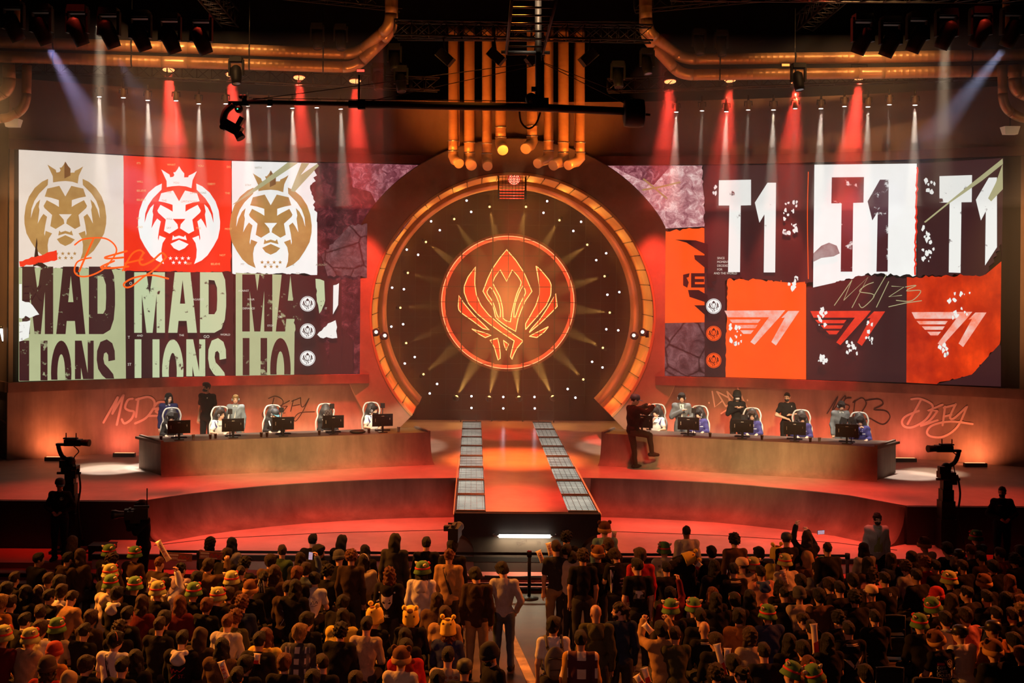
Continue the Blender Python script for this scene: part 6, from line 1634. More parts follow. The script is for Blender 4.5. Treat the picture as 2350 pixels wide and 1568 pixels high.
for D, L, N in ((DESK_L, (413, 537, 652, 767, 880), LN), (DESK_R, (1476, 1582, 1706, 1826, 1946), RN)):
    for i, px in enumerate(L):
        p = desk_pt(D, px, .72); r = empty('keyboard', (p.x, p.y, ZD), f'black keyboard behind the monitor {N[i]}', 'keyboard', 'keyboards on the desks', math.radians(yaw_of(D[3])))
        m = MB(); m.box((0, 0, .012), (.40, .14, .022)); m.build('case', M_blk, r)
        m = MB()
        for a in range(4):
            for b in range(12): m.box((-.176 + .032 * b, -.048 + .032 * a, .026), (.026, .026, .01))
        m.build('key', M_steel, r)
        r['kind'] = 'thing'
p = desk_pt(DESK_L, 823, .3); m = MB(); m.sphere((0, 0, .05), (.22, .12, .055), n=8); m.sphere((.08, .02, .07), (.1, .08, .04), n=6)
m.build('bag', M_blk, label='small black bag lying between the last two monitors, lion side', cat='bag', loc=(p.x, p.y, ZD - .002))

# ------------------------------------------------------------------ robotic camera towers and floor crew
def tower(px, yt, Y, s, label):
    top = at(px, yt, Y); z0 = .36; H = top.z - z0
    r = empty('camera_tower', (top.x, Y, z0), label, 'camera')
    m = MB(); m.box((0, 0, .03), (.7, .7, .06)); m.box((0, 0, .45), (.34, .34, .8)); m.build('base', M_blk, r)
    m = MB()
    for k in range(4): m.box((0, 0, .9 + (H - 1.35) * k / 4 + .1), (.30 - .05 * k, .30 - .05 * k, (H - 1.35) / 4 + .25))
    m.build('column', M_blk, r)
    m = MB(); m.box((0, 0, H - .52), (.34, .26, .14)); m.box((.12, -.1, H - .62), (.1, .16, .18)); m.box((-.14, -.08, H - .40), (.12, .14, .16)); m.tube([(-.26, -.1, H - .60), (.26, -.1, H - .60)], .03, 6); m.sphere((0, 0, H - .36), .11); m.build('pan_head', M_blk, r)
    m = MB(); m.tube(spline([Vector(q) for q in ((0, 0, H - .34), (-.17 * -s, 0, H - .26), (-.25 * -s, 0, H - .10), (-.27 * -s, 0, H))], 5), .05, 8); m.box((-.2 * -s, 0, H + .015), (.22, .12, .05)); m.build('gimbal_arm', M_blk, r)
    m = MB(); m.box((.06 * -s, 0, H + .06), (.36, .2, .14)); m.lathe([(.06, -.1), (.075, .14), (.08, .2)], 14, Matrix.Translation((.24 * -s, -.02, H + .06)) @ dirM((-s, -.2, 0)), caps=True)
    m.box((0, 0, H + .15), (.3, .12, .03))
    for q in (-.1, .12): m.tube([(q, 0, H + .14), (q, 0, H + .27)], .012, 6)
    m.build('camera_body', M_blk, r)
    m = MB(); m.tube(spline([Vector(q) for q in ((.10, -.1, H), (.22, -.12, H - .12), (.12, -.12, H - .26), (.16, -.1, H - .5))], 5), .012, 5); m.tube(spline([Vector(q) for q in ((.2, -.1, H - .5), (.26, -.12, H - .9), (.22, -.14, H - 1.4), (.34, -.2, .3))], 5), .022, 6); m.build('cable', M_blk, r)
tower(162, 1022, 26.9, -1, 'tall black robotic camera tower standing before the left end of the stage')
tower(2172, 1036, 26.9, 1, 'tall black robotic camera tower standing before the right end of the stage')
G = 'crew on the floor'
s1 = stander(138, 1100, 26.0, G, 'person in black cap and black top with small chest prints by the left camera tower', dict(head=(-30, 5, 0), aR='hip', aL='hip'), ('cr', 'k'), ('s', 'black'), 180, ('capblue',), z0=.36, fat=1.12, skin='m')
stick_on(s1, ('sweater',), lambda a: (a.rect(-.12, -.10, -.05, -.092, M_chrome), a.rect(-.13, -.085, -.04, -.077, M_chrome), a.rect(-.11, -.07, -.06, -.062, M_chrome), a.disc((.08, -.08), .032, M_chrome, 16, hole=.027), a.poly([(.065, -.065), (.08, -.1), (.095, -.065)], M_chrome)), z=1.27, y=1, name='print')
s2 = stander(2300, 1117, 26.0, G, 'person in black with black face mask by the right camera tower', dict(head=(30, 5, 0), aR='hip', aL='hip'), ('cr', 'k'), ('s', 'black'), 175, ('maskk',), z0=.36, fat=1.12, skin='m')
stick_on(s2, ('sweater',), lambda a: (a.rect(-.12, -.10, -.05, -.092, M_chrome), a.rect(-.13, -.085, -.04, -.077, M_chrome), a.disc((.08, -.08), .032, M_chrome, 16, hole=.027)), z=1.27, y=1, name='print')
s3 = stander(330, 1150, 24.62, G, 'camera operator in black carrying a shoulder camera in front of the stage', dict(head=(0, 5, 0), aR='face', aL='face'), ('md', 'k'), ('s', 'black'), 120, ('phones',), z0=0)
def shoulder_cam(px, py, Y, d, label, ant=True):
    p = at(px, py, Y); r = empty('shoulder_camera', p, label, 'camera', None, math.radians(d))
    m = MB(); m.box((0, 0, 0), (.18, .46, .2)); m.box((0, -.1, .14), (.06, .3, .05)); m.box((.0, .02, -.14), (.12, .2, .08)); m.build('camera_body', M_blk, r)
    m = MB(); m.lathe([(.06, .2), (.07, .34), (.09, .40), (.09, .48), (.001, .47)], 14, rotM('X', -90), caps=False); m.build('lens', M_steel, r)
    m = MB(); m.box((-.16, .1, .04), (.1, .12, .09)); m.box((-.06, .12, .12), (.16, .04, .03)); m.build('viewfinder', M_blk, r)
    if ant: m = MB(); m.tube([(.05, -.2, .1), (.05, -.2, .5)], .012, 6); m.build('antenna', M_blk, r)
shoulder_cam(313, 1180, 24.35, 100, 'black shoulder camera with thin antenna carried before the left of the stage')
s4 = stander(2012, 1178, 24.7, G, 'person in white jacket, green top and black mask wearing a lanyard', dict(head=(0, 5, 0), aR='down', aL='down'), ('po', 'k'), ('j', 'lgrey'), 178, ('maskk',), z0=0)
stick_on(s4, ('jacket',), lambda a: a.poly([(-.055, -.18), (.055, -.18), (.10, .30), (-.09, .30)], mat('cloth moss', (.30, .34, .12), .8)), z=1.28, y=1, name='green_top')
stick_on(s4, ('jacket',), lambda a: (a.poly([(-.05, -.2), (-.042, -.2), (.004, .2), (-.004, .2)], M_blk, lift=.06), a.poly([(.05, -.2), (.042, -.2), (-.004, .2), (.004, .2)], M_blk, lift=.06), a.rect(-.04, .2, .04, .31, M_wht, lift=.06)), z=1.28, y=1, name='lanyard')
# low black stage monitor wedge
p = at(226, 1262, 25.9); m = MB(); m.box((0, 0, .15), (.5, .4, .3), None); m.box((0, 0, .31), (.52, .42, .02)); m.build('flight_case', M_blk, label='low black case with flat top before the left end of the stage', cat='case', loc=(p.x, 26.2, .36))
# belt barrier
posts = [372, 800, 1215, 1580, 1945]
YB_ = 24.55
PX = [at(px, 1258, YB_).x for px in posts]
bt = ['at the left end, by the shoulder camera', 'left of the runway, behind the standing spectators', 'in front of the runway nose', 'right of the runway, behind the pale jacket', 'at the right end, by the white jacket']
for i, x in enumerate(PX):
    r = empty('belt_barrier', (x, YB_, 0), 'black belt barrier post ' + bt[i], 'barrier', 'belt barriers before the stage')
    m = MB(); m.tube([(0, 0, .03), (0, 0, .95)], .035, 12); m.tube([(0, 0, .84), (0, 0, .95)], .05, 12); m.build('post', M_blk, r)
    m = MB(); m.lathe([(.19, 0), (.19, .02), (.06, .045), (.001, .05)], 24, caps=False); m.build('base', M_blk, r)
    if i == 2: m = MB(); m.lathe([(.042, .95), (.042, .965), (.001, .965)], 12, caps=False); m.build('cap', mat('red cap', (.5, .02, .02), .5), r)
    if i < 4:
        w = PX[i + 1] - x
        for z in (.90, .28): m = MB(); m.box((w / 2, 0, z), (w, .008, .055)); m.build('belt', M_blk2, r)
# cables lying on the plinth floor
m = MB(); m.tube(spline([Vector(q) for q in ((-.9, 25.35, .25), (-.3, 25.25, .26), (.3, 25.3, .26), (.9, 25.2, .25))], 6), .018, 6); m.build('cable', M_blk, label='black cable lying on the step under the runway tube light', cat='cable')
# tape on the aisle floor
m = MB(); m.box((0, 0, 0), (.16, 4.4, .004)); t = m.build('floor_tape', mat('pale tape', (.6, .45, .36), .6, noise=(6, .5)), label='pale tape strip running along the aisle floor', cat='tape'); t.location = (-.42, 21.6, .003); t.rotation_euler.z = math.radians(6)
# ------------------------------------------------------------------ spectators: where the head is, pose, hair, garment, extras, label
TILE = {'A': (0, 1220, 7.833), 'B': (0, 1390, 7.833), 'C': (290, 1220, 7.833), 'D': (290, 1390, 7.833), 'E': (580, 1220, 7.833), 'F': (580, 1390, 7.833), 'G': (870, 1220, 7.833), 'H': (870, 1390, 7.833), 'I': (1160, 1200, 7.833), 'J': (1160, 1390, 7.833), 'K': (1450, 1200, 7.833), 'L': (1450, 1390, 7.833), 'M': (1740, 1220, 7.833), 'N': (1740, 1390, 7.833), 'O': (2030, 1220, 7.344), 'P': (2030, 1390, 7.344)}
ROWS = '''A 1310 200|a|lo y|s black||long straight blonde hair, nearest the left camera tower
A 700 510|a|sh k|s black|y30|short black hair and black top, orange lit neck, front left corner
A 1220 500|a|sh k|h dbrown|hood:dbrown|dark brown hoodie with orange lettering across the back
A 1450 440|a|lo n|j dbrown||long reddish brown hair right of the lettered brown hoodie
A 1960 400|a|sh k|j black|green|green bucket hat, dark jacket, third row right of the flat black case
A 2020 520|b|cu n|j brown|y30|curly brown hair in front of the green hat by the black case
A 265 860|a|sh b|s black||short brown hair, black top, alone at the far left red floor
A 870 880|a|sh b|s dbrown||short brown hair and lit ears below the lettered hoodie
A 1980 770|a|sh k|j black|pale,stripe|pale green bucket hat and black jacket with white sleeve stripes
A 1990 965|a|sh y|h cream|green,hood:cream|green bucket hat over a cream hood, holding a yellow sheet
A 120 1060|a|md k|s black||thick black hair, second row from the red floor, far left
A 470 1110|a|lo k|j black||long black hair and dark coat left of the white headband
A 715 1110|a|lo b|s black|band|brown hair with thin white headband
A 1070 930|a|md k|s black||dark hair just above the pale long sleeved shirt, left block
A 1110 1090|a|md b|s white||pale long sleeved shirt lit yellow on the shoulder, left block
A 890 1180|a|sh k|j black|y20|short black hair and dark coat left of the pale shirt
A 200 1300|a|sh b|s black||short wavy brown hair at the left edge, orange neighbour beside it
A 30 1290|a|md y|s orange||light hair lit orange at the very left edge
A 2110 1130|a|md k|h black|hood:white,y20|black sweater with big white hood, left block
A 1290 1210|b|sh b|j tan|p30|tan jacket leaning forward beside the pale shirt
B 720 150|a|sh b|s black|y-30|dark hair with red lit ear at the left, head turned left
B 450 290|a|sh k|s black||flat black hair with red lit neck, left edge block
B 730 430|a|md n|s white||reddish brown hair and orange lit white shirt with laced back
B 1020 430|a|lo k|t beige|green|dark green hat over long dark hair, pleated beige shirt
B 60 580|a|sh k|s maroon|pale|green and red hat cut by the left picture edge
B 540 620|a|sh k|j beige|pale|pale green bucket hat and beige denim jacket
B 990 850|a|sh b|s orange|beaniered|fuzzy red beanie right of the beige denim jacket
B 1520 480|a|sh k|s black||short dark hair and black top behind the pleated beige shirt's right shoulder
B 2080 640|a|md k|t white|y30,strap,bandorange|white shirt with black diagonal strap and orange hair band
B 1560 1080|a|md b|s black|y50|wavy brown hair in profile to the right, bottom left
B 860 1130|a|wl n|s red|beaniefur|big dark fur hat over long curly hair and red top
B 2200 1110|a|sh k|s black||short black hair with orange lit neck beside the strap wearer
B 2290 180|a|sh k|s black||short dark hair with red ear left of the maroon top
B 2150 430|a|cu b|s black||curly dark hair just above the orange hair band
B 1250 1370|b|ba k|h cream|hooduptan|cream hood pulled up at the bottom left edge
B 1640 235|a|md n|s dbrown||dim brown hair between the pale shirt and the white hood
C 150 430|a|sh k|j brown|green|green bucket hat and brown jacket before the shoulder camera operator
C 600 580|a|cr r|s dbrown||cropped reddish hair and brown top with faded lettering
C 700 970|r|md k|h white|hood:white|arm raised high with an orange inflatable stick, dark hair
C 990 690|a|bu k|h lilac|hood:lilac,clip|lilac hoodie and dark hair held by a clip
C 1480 620|u|md b|j brown||brown jacket holding up the right half of a patterned sign
C 1510 220|a|bo k|s black|y20,p20|black bob at the barrier, head bowed to the right, left of runway
C 1900 230|a|lo k|s grey||long black hair at the barrier with grey top
C 1810 430|a|md b|s black||dark hair and black top right beside the patterned sign
C 1270 850|a|md k|s black||dark hair between lilac hoodie and brown jacket
C 2060 740|a|cr b|s black||cropped brown hair, dark top, left of the orange bear hat
C 2130 590|a|cu k|s black||small curly black head above the cropped brown hair
C 1890 900|a|lo n|s brown|pale|pale green hat over long brown hair, middle of the left block
C 150 1000|a|sh k|s black|green|green bucket hat and black top below the brown jacket with green hat
C 560 1090|a|sh k|s black|pale|pale green bucket hat beside the raised orange stick
C 1210 1110|a|sh k|s black|green|green bucket hat below the lilac hoodie
C 1640 1190|a|md y|s black|pale,y50|pale green hat with face turned right, orange cheek
C 290 1290|a|lo n|s maroon||long brown hair and maroon top, left block
C 960 1300|a|lo r|j maroon|y-20|long red hair and dark pink jacket below a green hat
C 1450 1340|a|md r|s black||reddish brown hair with orange lit neck beside the red haired neighbour
C 2230 1060|a|sh k|s black|bear|brown bear eared hat with orange brim, middle of the left block
C 2080 1300|a|cu r|s navy||big curly auburn hair and navy sweater with gold letters on the back
C 1840 1140|a|md b|s dbrown||brown hair between two pale green hats, left block
D 600 370|a|sh b|s black||short brown hair, orange neck, wide black sweater, bottom left block
D 690 255|a|md k|s black||dark rounded head just above the wide black sweater
D 1010 620|a|sh k|h black|hood:white|black hoodie with white hood and red scrawl on the back
D 1340 570|a|ba k|h dbrown|hoodup|dark brown hood pulled up, left block bottom
D 1820 320|a|sh r|h lgrey|hood:lgrey|short ginger hair and pale grey hoodie
D 1960 230|a|cu r|s olive||curly red hair and olive top beside the pale grey hoodie
D 1720 760|a|lo k|j brown||very long straight black hair, tan lit coat, bottom left block
D 170 970|a|lo k|s black||long dark hair at the bottom, right of the strap wearer
D 2150 1080|a|md k|s black|y40|black hair in profile right at the bottom, next to white stick
D 1990 1300|a|sh k|s black||dark head at the bottom edge below the white stick
E 530 370|a|sh b|j green|y-30|green jacket, face lit on the left, second row left of runway
E 330 540|a|md b|s brown|y40|brown hair turned right, behind the green jacket
E 1080 170|a|sh k|s black||black hair above the belt, standing tall at the barrier
E 860 500|a|lo b|s black||long brown hair left of the raised phone
E 1190 370|a|md k|s black|y60|dark curly hair, lit profile looking right beside the phone
E 1610 190|a|lo k|j black|hoodupk|pointed dark hood silhouette against the red floor
E 1550 490|a|sh k|s black|beaniegrey,y-30,p20|dark grey beanie, head bent, left of the tall brown sweater
E 1770 470|S|cu r|s dbrown|y-20,p20|tall curly auburn hair in dark brown sweater, standing
E 2020 360|a|lo k|s black||dark long hair silhouette at the barrier, right of the pointed hood
E 2010 540|a|lo b|j beige|band,y20|thin headband and beige vest behind the tall brown sweater
E 960 690|r|md b|j denim||denim sleeve raised holding up a lit phone
E 400 740|a|lo n|s brown||long red brown hair with lit edge below the green jacket
E 200 840|a|po k|s black|ribbons|dark tied hair with long pale ribbons
E 800 770|a|md r|s black||orange lit crown of hair, middle of the left block
E 770 1010|a|lo k|s black||straight long black hair left of the white printed shirt
E 630 1030|a|sh b|h dbrown|hood:dbrown|dark brown hoodie with white drawing on the back
E 1110 870|b|md k|t white|y-30,p20|white shirt with small back print, head bent left
E 1350 730|a|cu k|s black|y20|curly black hair with orange collar, right of the white printed shirt
E 1620 1300|b|md k|j black|y20,p20|dark coat bent forward below the tall brown sweater
F 240 570|a|lo r|h yellow|hood:yellow|long reddish hair and yellow lit hoodie
F 850 500|a|md y|p plaidgrey|y30|blond bowl haircut and black and white plaid shirt
F 980 285|a|md k|s black|y30|dark hair with orange ear above the plaid shirt
F 1620 210|a|lo k|j yellow||long dark hair and cream yellow jacket
F 1580 480|a|cu k|j black||bushy black hair and wide black coat, bottom of left block
F 2050 370|a|sh k|s beige||black bowl hair and beige long sleeved shirt near the aisle
F 2190 250|a|sh k|s black|yellow,y30|yellow hat with pompom behind the beige shirt
F 120 650|a|sh k|j black||short black hair, dark jacket with a white stick at its back
F 570 1040|a|md r|s black||tousled ginger hair at the bottom, left of the plaid shirt
F 1250 1050|a|sh b|s black|y-30|short brown hair at the bottom below the plaid shirt
F 1080 1345|a|md k|s black||dark head at the bottom edge, between ginger and brown hair
F 1850 1360|a|md b|s black||brown head at the bottom edge below the wide black coat
G 290 180|S|sh k|h charcoal|hoodupk|dark hooded silhouette standing at the barrier left of runway
G 850 230|S|sh k|j black||broad black jacket standing at the barrier left of runway
G 1320 280|S|md k|s black||camera operator silhouette in black beside the runway arch
G 250 420|a|md b|j tan||tan coat below the hooded silhouette
G 190 780|S|wl r|h black|y-10|long curly red hair and black hoodie with white fox mask print
G 780 510|a|md r|s brown||orange lit hair just above the green knit hat
G 780 720|S|lo k|h white|green,y30,hood:white|green hat with red patch and white hoodie near the aisle
G 1260 450|S|bu r|j tan|strap|auburn hair in a bun, tan jacket with dark strap
G 1240 690|a|md r|s brown||orange curly crown between bun wearer and white shirt
G 1270 850|a|cu b|t white||curly brown hair and white shirt beside the aisle
G 1730 800|S|md k|h dbrown|y-50,p30,hood:dbrown,pants:khaki|dark brown hooded jacket in the aisle, head bent left
G 2210 700|T|md k|s lgrey|y-50,p30,pants:denim|grey sweater and jeans standing in the aisle, head bent left
G 1040 1250|a|lo n|j brown||long red brown hair and brown jacket below the white hoodie
H 570 230|a|sh k|s black|yellow,p-30|round yellow hat with two pompoms tipped back, dark coat
H 1240 460|a|wl r|j dblue|yellow|tall yellow hat, long ginger hair and blue fluffy jacket
H 470 570|a|lo k|j black|y20|black hair and coat with lit ear below the round yellow hat
H 1190 160|a|lo n|j tan||tan jacket and brown hair just above the tall yellow hat
H 1240 930|a|sh k|t beige||short black hair and floral beige shirt by the aisle
H 400 980|a|sh k|t cream|bear|brown bear hat with tan brim and cream top, bottom centre
H 480 770|a|md k|h red|hood:maroon|dark red hoodie just above the bear hat with cream top
H 1540 1160|a|sh k|s black|capcamo|dark patterned cap at the bottom edge near the aisle
H 1980 900|S|sh k|t black|beanie,y-140,p20,glasses,beard:k,rz-20,face|black beanie, beard and glasses, black shirt with white swoosh, facing left
H 1050 1350|a|md k|s black||dark head at the bottom edge below the floral shirt
I 910 460|S|sh b|t charcoal|pants:khaki,y10|dark grey T-shirt and khaki trousers standing by the barrier post
I 1100 280|S|cu k|s black|y50|curly dark hair and lit profile standing at the runway's right corner
I 1100 520|S|sh k|s cream|y20|cream collar and black hair behind the dark grey T-shirt
I 1200 640|S|md k|s dbrown|sc0.92|short dark haired figure squeezed behind two men, right of aisle
I 1390 620|S|cu b|t black||curly brown hair and broad black T-shirt, right of aisle
I 1780 140|S|sh k|h teal|bear,hood:teal|brown bear hat and teal hoodie at the barrier
I 1850 410|S|md n|s black||thick brown hair below the bear hat with teal hoodie
I 1660 580|S|sh k|s black|bear,sc0.95|brown bear hat with one upright ear in the standing group
I 1960 600|P|md b|t black|y-50,p30,glasses,beard:b,jersey,face|black and white jersey with sponsor lettering, looking at a phone
J 870 370|S|md k|t white|y30,pack|white shirt with grey backpack standing in the aisle
J 1620 140|S|ba k|h olive|y-20,hood:olive|bald head and olive green hoodie, standing
J 2040 100|S|po b|s navy|y-70,beard:b,watch,face|navy sweater, beard and tied hair, looking left
J 1350 630|S|sh k|p plaidcream||short black hair and cream, maroon and yellow plaid shirt
K 980 170|S|cr k|j lgrey|sk:d,hood:lgrey|dark cropped hair and pale hooded jacket at the barrier
K 140 590|S|md n|s red|y-50|red sweater, brown hair, looking left
K 90 790|S|sh k|t black|y-40,glasses,map|black T-shirt with white shape print on the back, glasses
K 580 510|a|sh k|j cream|green|green bucket hat and cream leafy jacket
K 960 480|a|md k|s black||dark hair just above the tipped yellow hat
K 970 660|a|lo k|s black|yellow,r70|yellow hat tipped sideways with pompoms to the right
K 1430 540|a|md k|s black||black hair at the barrier right of the pale hooded jacket
K 1840 320|S|cu k|s brown||short curly black hair and brown sweater standing at the barrier
K 620 830|a|sh k|s black||short black hair and black top below the cream leafy jacket
K 1480 800|a|lo k|j black||wide black coat and long dark hair right of the tipped yellow hat
K 1830 860|a|sh k|s black|collar|cream collar on a black sweater, long orange neck
K 1970 770|a|sh b|s beige|capcream,y-30|beige cap above the cream collared sweater
K 2180 790|a|sh k|s brown|pale|pale green hat over black hair right of the beige cap
K 2280 560|a|md k|s black||dark hair at the barrier left of the yellow hoodie
K 690 1300|r|md k|s maroon||maroon sleeve raised filming with a phone, right block
K 1450 1300|a|lo r|s black||long red hair, middle of the right block
K 1510 1400|a|lo k|s black||black hair directly in front of the long red hair
K 2120 1350|a|lo k|s black||long black hair left of the salmon hoodie
K 1840 1400|a|md k|s black|bandorange|pink hair band over dark hair, right block
L 700 90|a|sh k|s black|green,y20|green bucket hat with cream ears below the raised maroon sleeve
L 1110 60|a|sh k|s black|green|green bucket hat right of the other one, behind the red hair
L 780 540|a|sh b|s olive|y20|short brown hair and wide olive sweater, right block bottom
L 1300 430|a|ba k|s black|collar|shaven reddish head and black top with cream collar
L 1230 215|a|sh k|s black||black hair right above the shaven head
L 1500 650|a|md b|s black|y-40|brown hair looking left behind two upright sticks
L 1930 210|a|md k|h orange|y30,hood:orange|orange hoodie and dark hair with an earring
L 2110 560|a|bo n|s beige|y-40|brown bob and beige cardigan, looking left
L 1820 1060|a|md k|s black||black round head at the bottom beside the upright sticks
L 1960 1260|a|bu b|s black|y-50,clip|brown hair pinned with a clip, bottom right of aisle
L 1510 1240|a|cu b|s black||curly dark hair at the bottom under the upright sticks
L 520 440|u|md k|j tan||tan jacket with raised arm and orange sticks beside the navy sweater
M 510 150|S|sh b|t black|capblue,y30|dark cap with blue peak standing at the barrier
M 880 110|U|lo b|s black|y20,glasses,beard:b,face|long hair, beard and glasses, filming with both arms raised
M 1240 320|S|cr k|j black|fat|broad black jacket with orange collar standing before the barrier post
M 1890 320|a|lo k|s cream||long black hair and cream shoulder left of the white jacket
M 330 440|a|sh k|h yellow|yellow,hood:yellow|yellow hat with two pompoms and yellow hoodie
M 480 570|a|sh k|s cream|pale|green and red hat with a white stick in front
M 740 370|a|md n|s dbrown||reddish brown hair behind the spotted brown hood
M 870 490|a|ba k|h brown|hooduptan|spotted brown hood pulled up, right block
M 1050 690|a|sh k|h grey|hood:grey|grey hoodie with short black hair, before the broad black jacket
M 1160 640|a|sh k|s brown|green|boxy green hat above the grey hoodie
M 1690 890|a|md k|s black||black hair below the barrier post on the right
M 2040 770|a|wl b|s pink||long curly brown hair and pinkish grey top
M 2270 870|a|sh k|j black|stripe|short black hair and black jacket with white collar marks
M 760 910|a|md k|s black||black hair below the spotted hood
M 1270 970|a|md b|s black|y-20|brown hair with orange lit cheek, middle of right block
M 1460 1040|a|sh k|s black||black hair and orange lit neck, middle of right block
M 460 1130|a|cr k|s black||undercut black hair with pale shaved nape
M 390 1010|a|bo k|s black||black bob just above the undercut hair
M 1090 1170|a|md k|s brown||dark hair and grey brown sweater, middle of right block
M 730 1160|a|md k|s beige|beaniegrey|yellow patterned shirt collar and dark hair beside the undercut
M 1730 1210|a|cu k|s black||curly black hair left of the cream cap
M 2030 1110|a|sh k|s black|capcream|cream cap lit orange, black top
M 1960 590|a|lo k|s dbrown||dark long hair in front of the cream shoulder, right block
M 40 750|a|sh k|h salmon|hood:blue|salmon hoodie with blue hood
N 170 190|a|sh k|j dblue|green|green bucket hat with white ears and glossy navy jacket
N 810 280|b|sh b|s black|y-40,p20|brown hair bent to the left with red lit chin
N 960 430|a|sh k|s black||black hair with a red and white stick at its right
N 1620 450|a|sh k|j black|collar,wing|black varsity jacket with white wing emblem and cream sleeve
N 2090 230|a|sh k|j black||short black hair with lit ears, black jacket, lower right block
N 1240 650|a|lo k|t black||very long straight black hair and black T-shirt, lower right block
N 800 800|a|md k|s black||dark round head above the red haired neighbour at the bottom
N 100 850|a|sh k|s black||black hair with pink lit collar at the bottom, right block
N 900 1070|a|lo r|s orange||long orange lit hair at the bottom, right block
N 580 1240|a|sh k|s black|green,r20|green bucket hat at the bottom edge, left of the other
N 1020 1300|a|sh k|s black|green,r-20|green bucket hat with red strap at the bottom edge
N 1920 1240|a|md k|s black||dim dark hair at the bottom below the varsity jacket
N 560 670|a|lo k|s black||long dark hair right of the glossy navy jacket
N 1440 250|a|cu k|s black||curly dark hair just above the varsity jacket
O 670 240|a|sh k|h cream|bear,hood:cream|brown bear hat with orange brim and cream hood, right corner
O 1540 120|a|sh k|j grey|green|green hat and shiny grey jacket before the right camera tower
O 1050 300|a|md k|h black|hood:cream|cream hood on black top below the right camera tower
O 1450 340|a|sh r|s black||short reddish hair, orange nape, right corner
O 1250 420|a|sh k|s black|cap|shiny black cap and orange lit neck
O 1620 450|a|sh k|s brown||dark hair and brown shirt right of the reddish hair
O 1940 390|a|sh b|p plaidred|y-20|brown hair and red plaid shirt, right corner
O 2190 490|a|cu k|s black||curly black hair near the right picture edge
O 2290 350|a|md b|s black||dim brown hair at the right picture edge
O 100 480|a|lo b|s navy||long brown hair and navy top right of the white jacket
O 450 450|a|lo k|s black||dark hair just left of the curly auburn neighbour, right block
O 680 540|a|cu r|s red||curly auburn hair and red top, right block
O 350 610|a|cu n|s grey||curly reddish brown hair and grey top, right block
O 530 760|a|sh k|s black||black hair with orange lit nape below the grey top
O 850 600|a|sh k|s black||black cropped hair right of the auburn curls
O 1310 600|a|sh b|s black||short brown hair, lit collar, below the shiny cap
O 1820 600|a|md k|s black||dark hair below the red plaid shirt
O 1090 840|a|sh k|s black|pale|green hat with cream ears alone in the right block
O 1680 890|a|sh k|s black|bear|brown bear hat with wide orange brim, right block
O 2100 850|a|lo r|s dbrown||long ginger hair near the right picture edge
O 870 1100|a|sh k|s black|beaniered2|bright red beanie in the right block
O 820 1290|a|sh k|s black|green,r-20|green and red hat directly below the red beanie
O 1380 1060|a|sh k|s black|y-30|black hair with orange lit cheek and pale collar line
O 1120 1180|a|lo b|s black||long brown hair right of the red beanie
O 1720 1130|a|sh k|s black||tall black hair below the wide brimmed bear hat
O 2040 1150|a|lo k|s black||long dark hair below the ginger hair at the right
O 2300 1200|a|md r|s black|y-30|reddish hair with orange light at the right edge, fourth row
P 590 330|a|md k|j black|green|green hat half hidden by dark hair, black jacket with seam
P 1020 240|a|md k|t white||black hair and white shirt strip, right block
P 1360 180|a|md b|s pink||brown hair and pale pink top, right block
P 1260 490|a|sh k|t white|cap,y-50|black cap and wide white shirt lit orange, looking left
P 880 600|a|sh k|t black|bear,r-25|tilted bear hat and black T-shirt with white slogan print
P 1820 420|a|sh k|s orange|cap,y-50|dark cap and orange lit shirt, looking left
P 1830 790|a|sh k|j black|bear|brown bear hat with tan brim and black jacket with curved lettering
P 2150 180|a|sh b|s black||brown hair and orange collar at the right, lower rows
P 1880 160|a|sh k|s navy||black hair and navy top right of the pale pink top
P 2170 610|a|md k|s black||black hair and coat right of the orange lit shirt
P 2300 840|a|md r|s black||reddish hair at the right edge, lowest row
P 2310 110|a|cu y|s brown||orange lit curls cut by the right picture edge'''
POSE = {'a': dict(seat=True, lean=8), 'b': dict(seat=True, lean=22), 'r': dict(seat=True, lean=4, aR='up'), 'u': dict(seat=True, lean=4, aR='hold', aL='hold'), 'S': dict(seat=False, lean=1, aR='down', aL='down'), 'T': dict(seat=False, lean=1, aR='pocket', aL='pocket'), 'P': dict(seat=False, lean=3, aR='phone', aL='phone'), 'U': dict(seat=False, lean=0, aR='hold', aL='up')}
GA = 'spectators in the hall'
AUD = {}
ra = random.Random(11)
def quant(v, s): return int(round(v / s) * s)
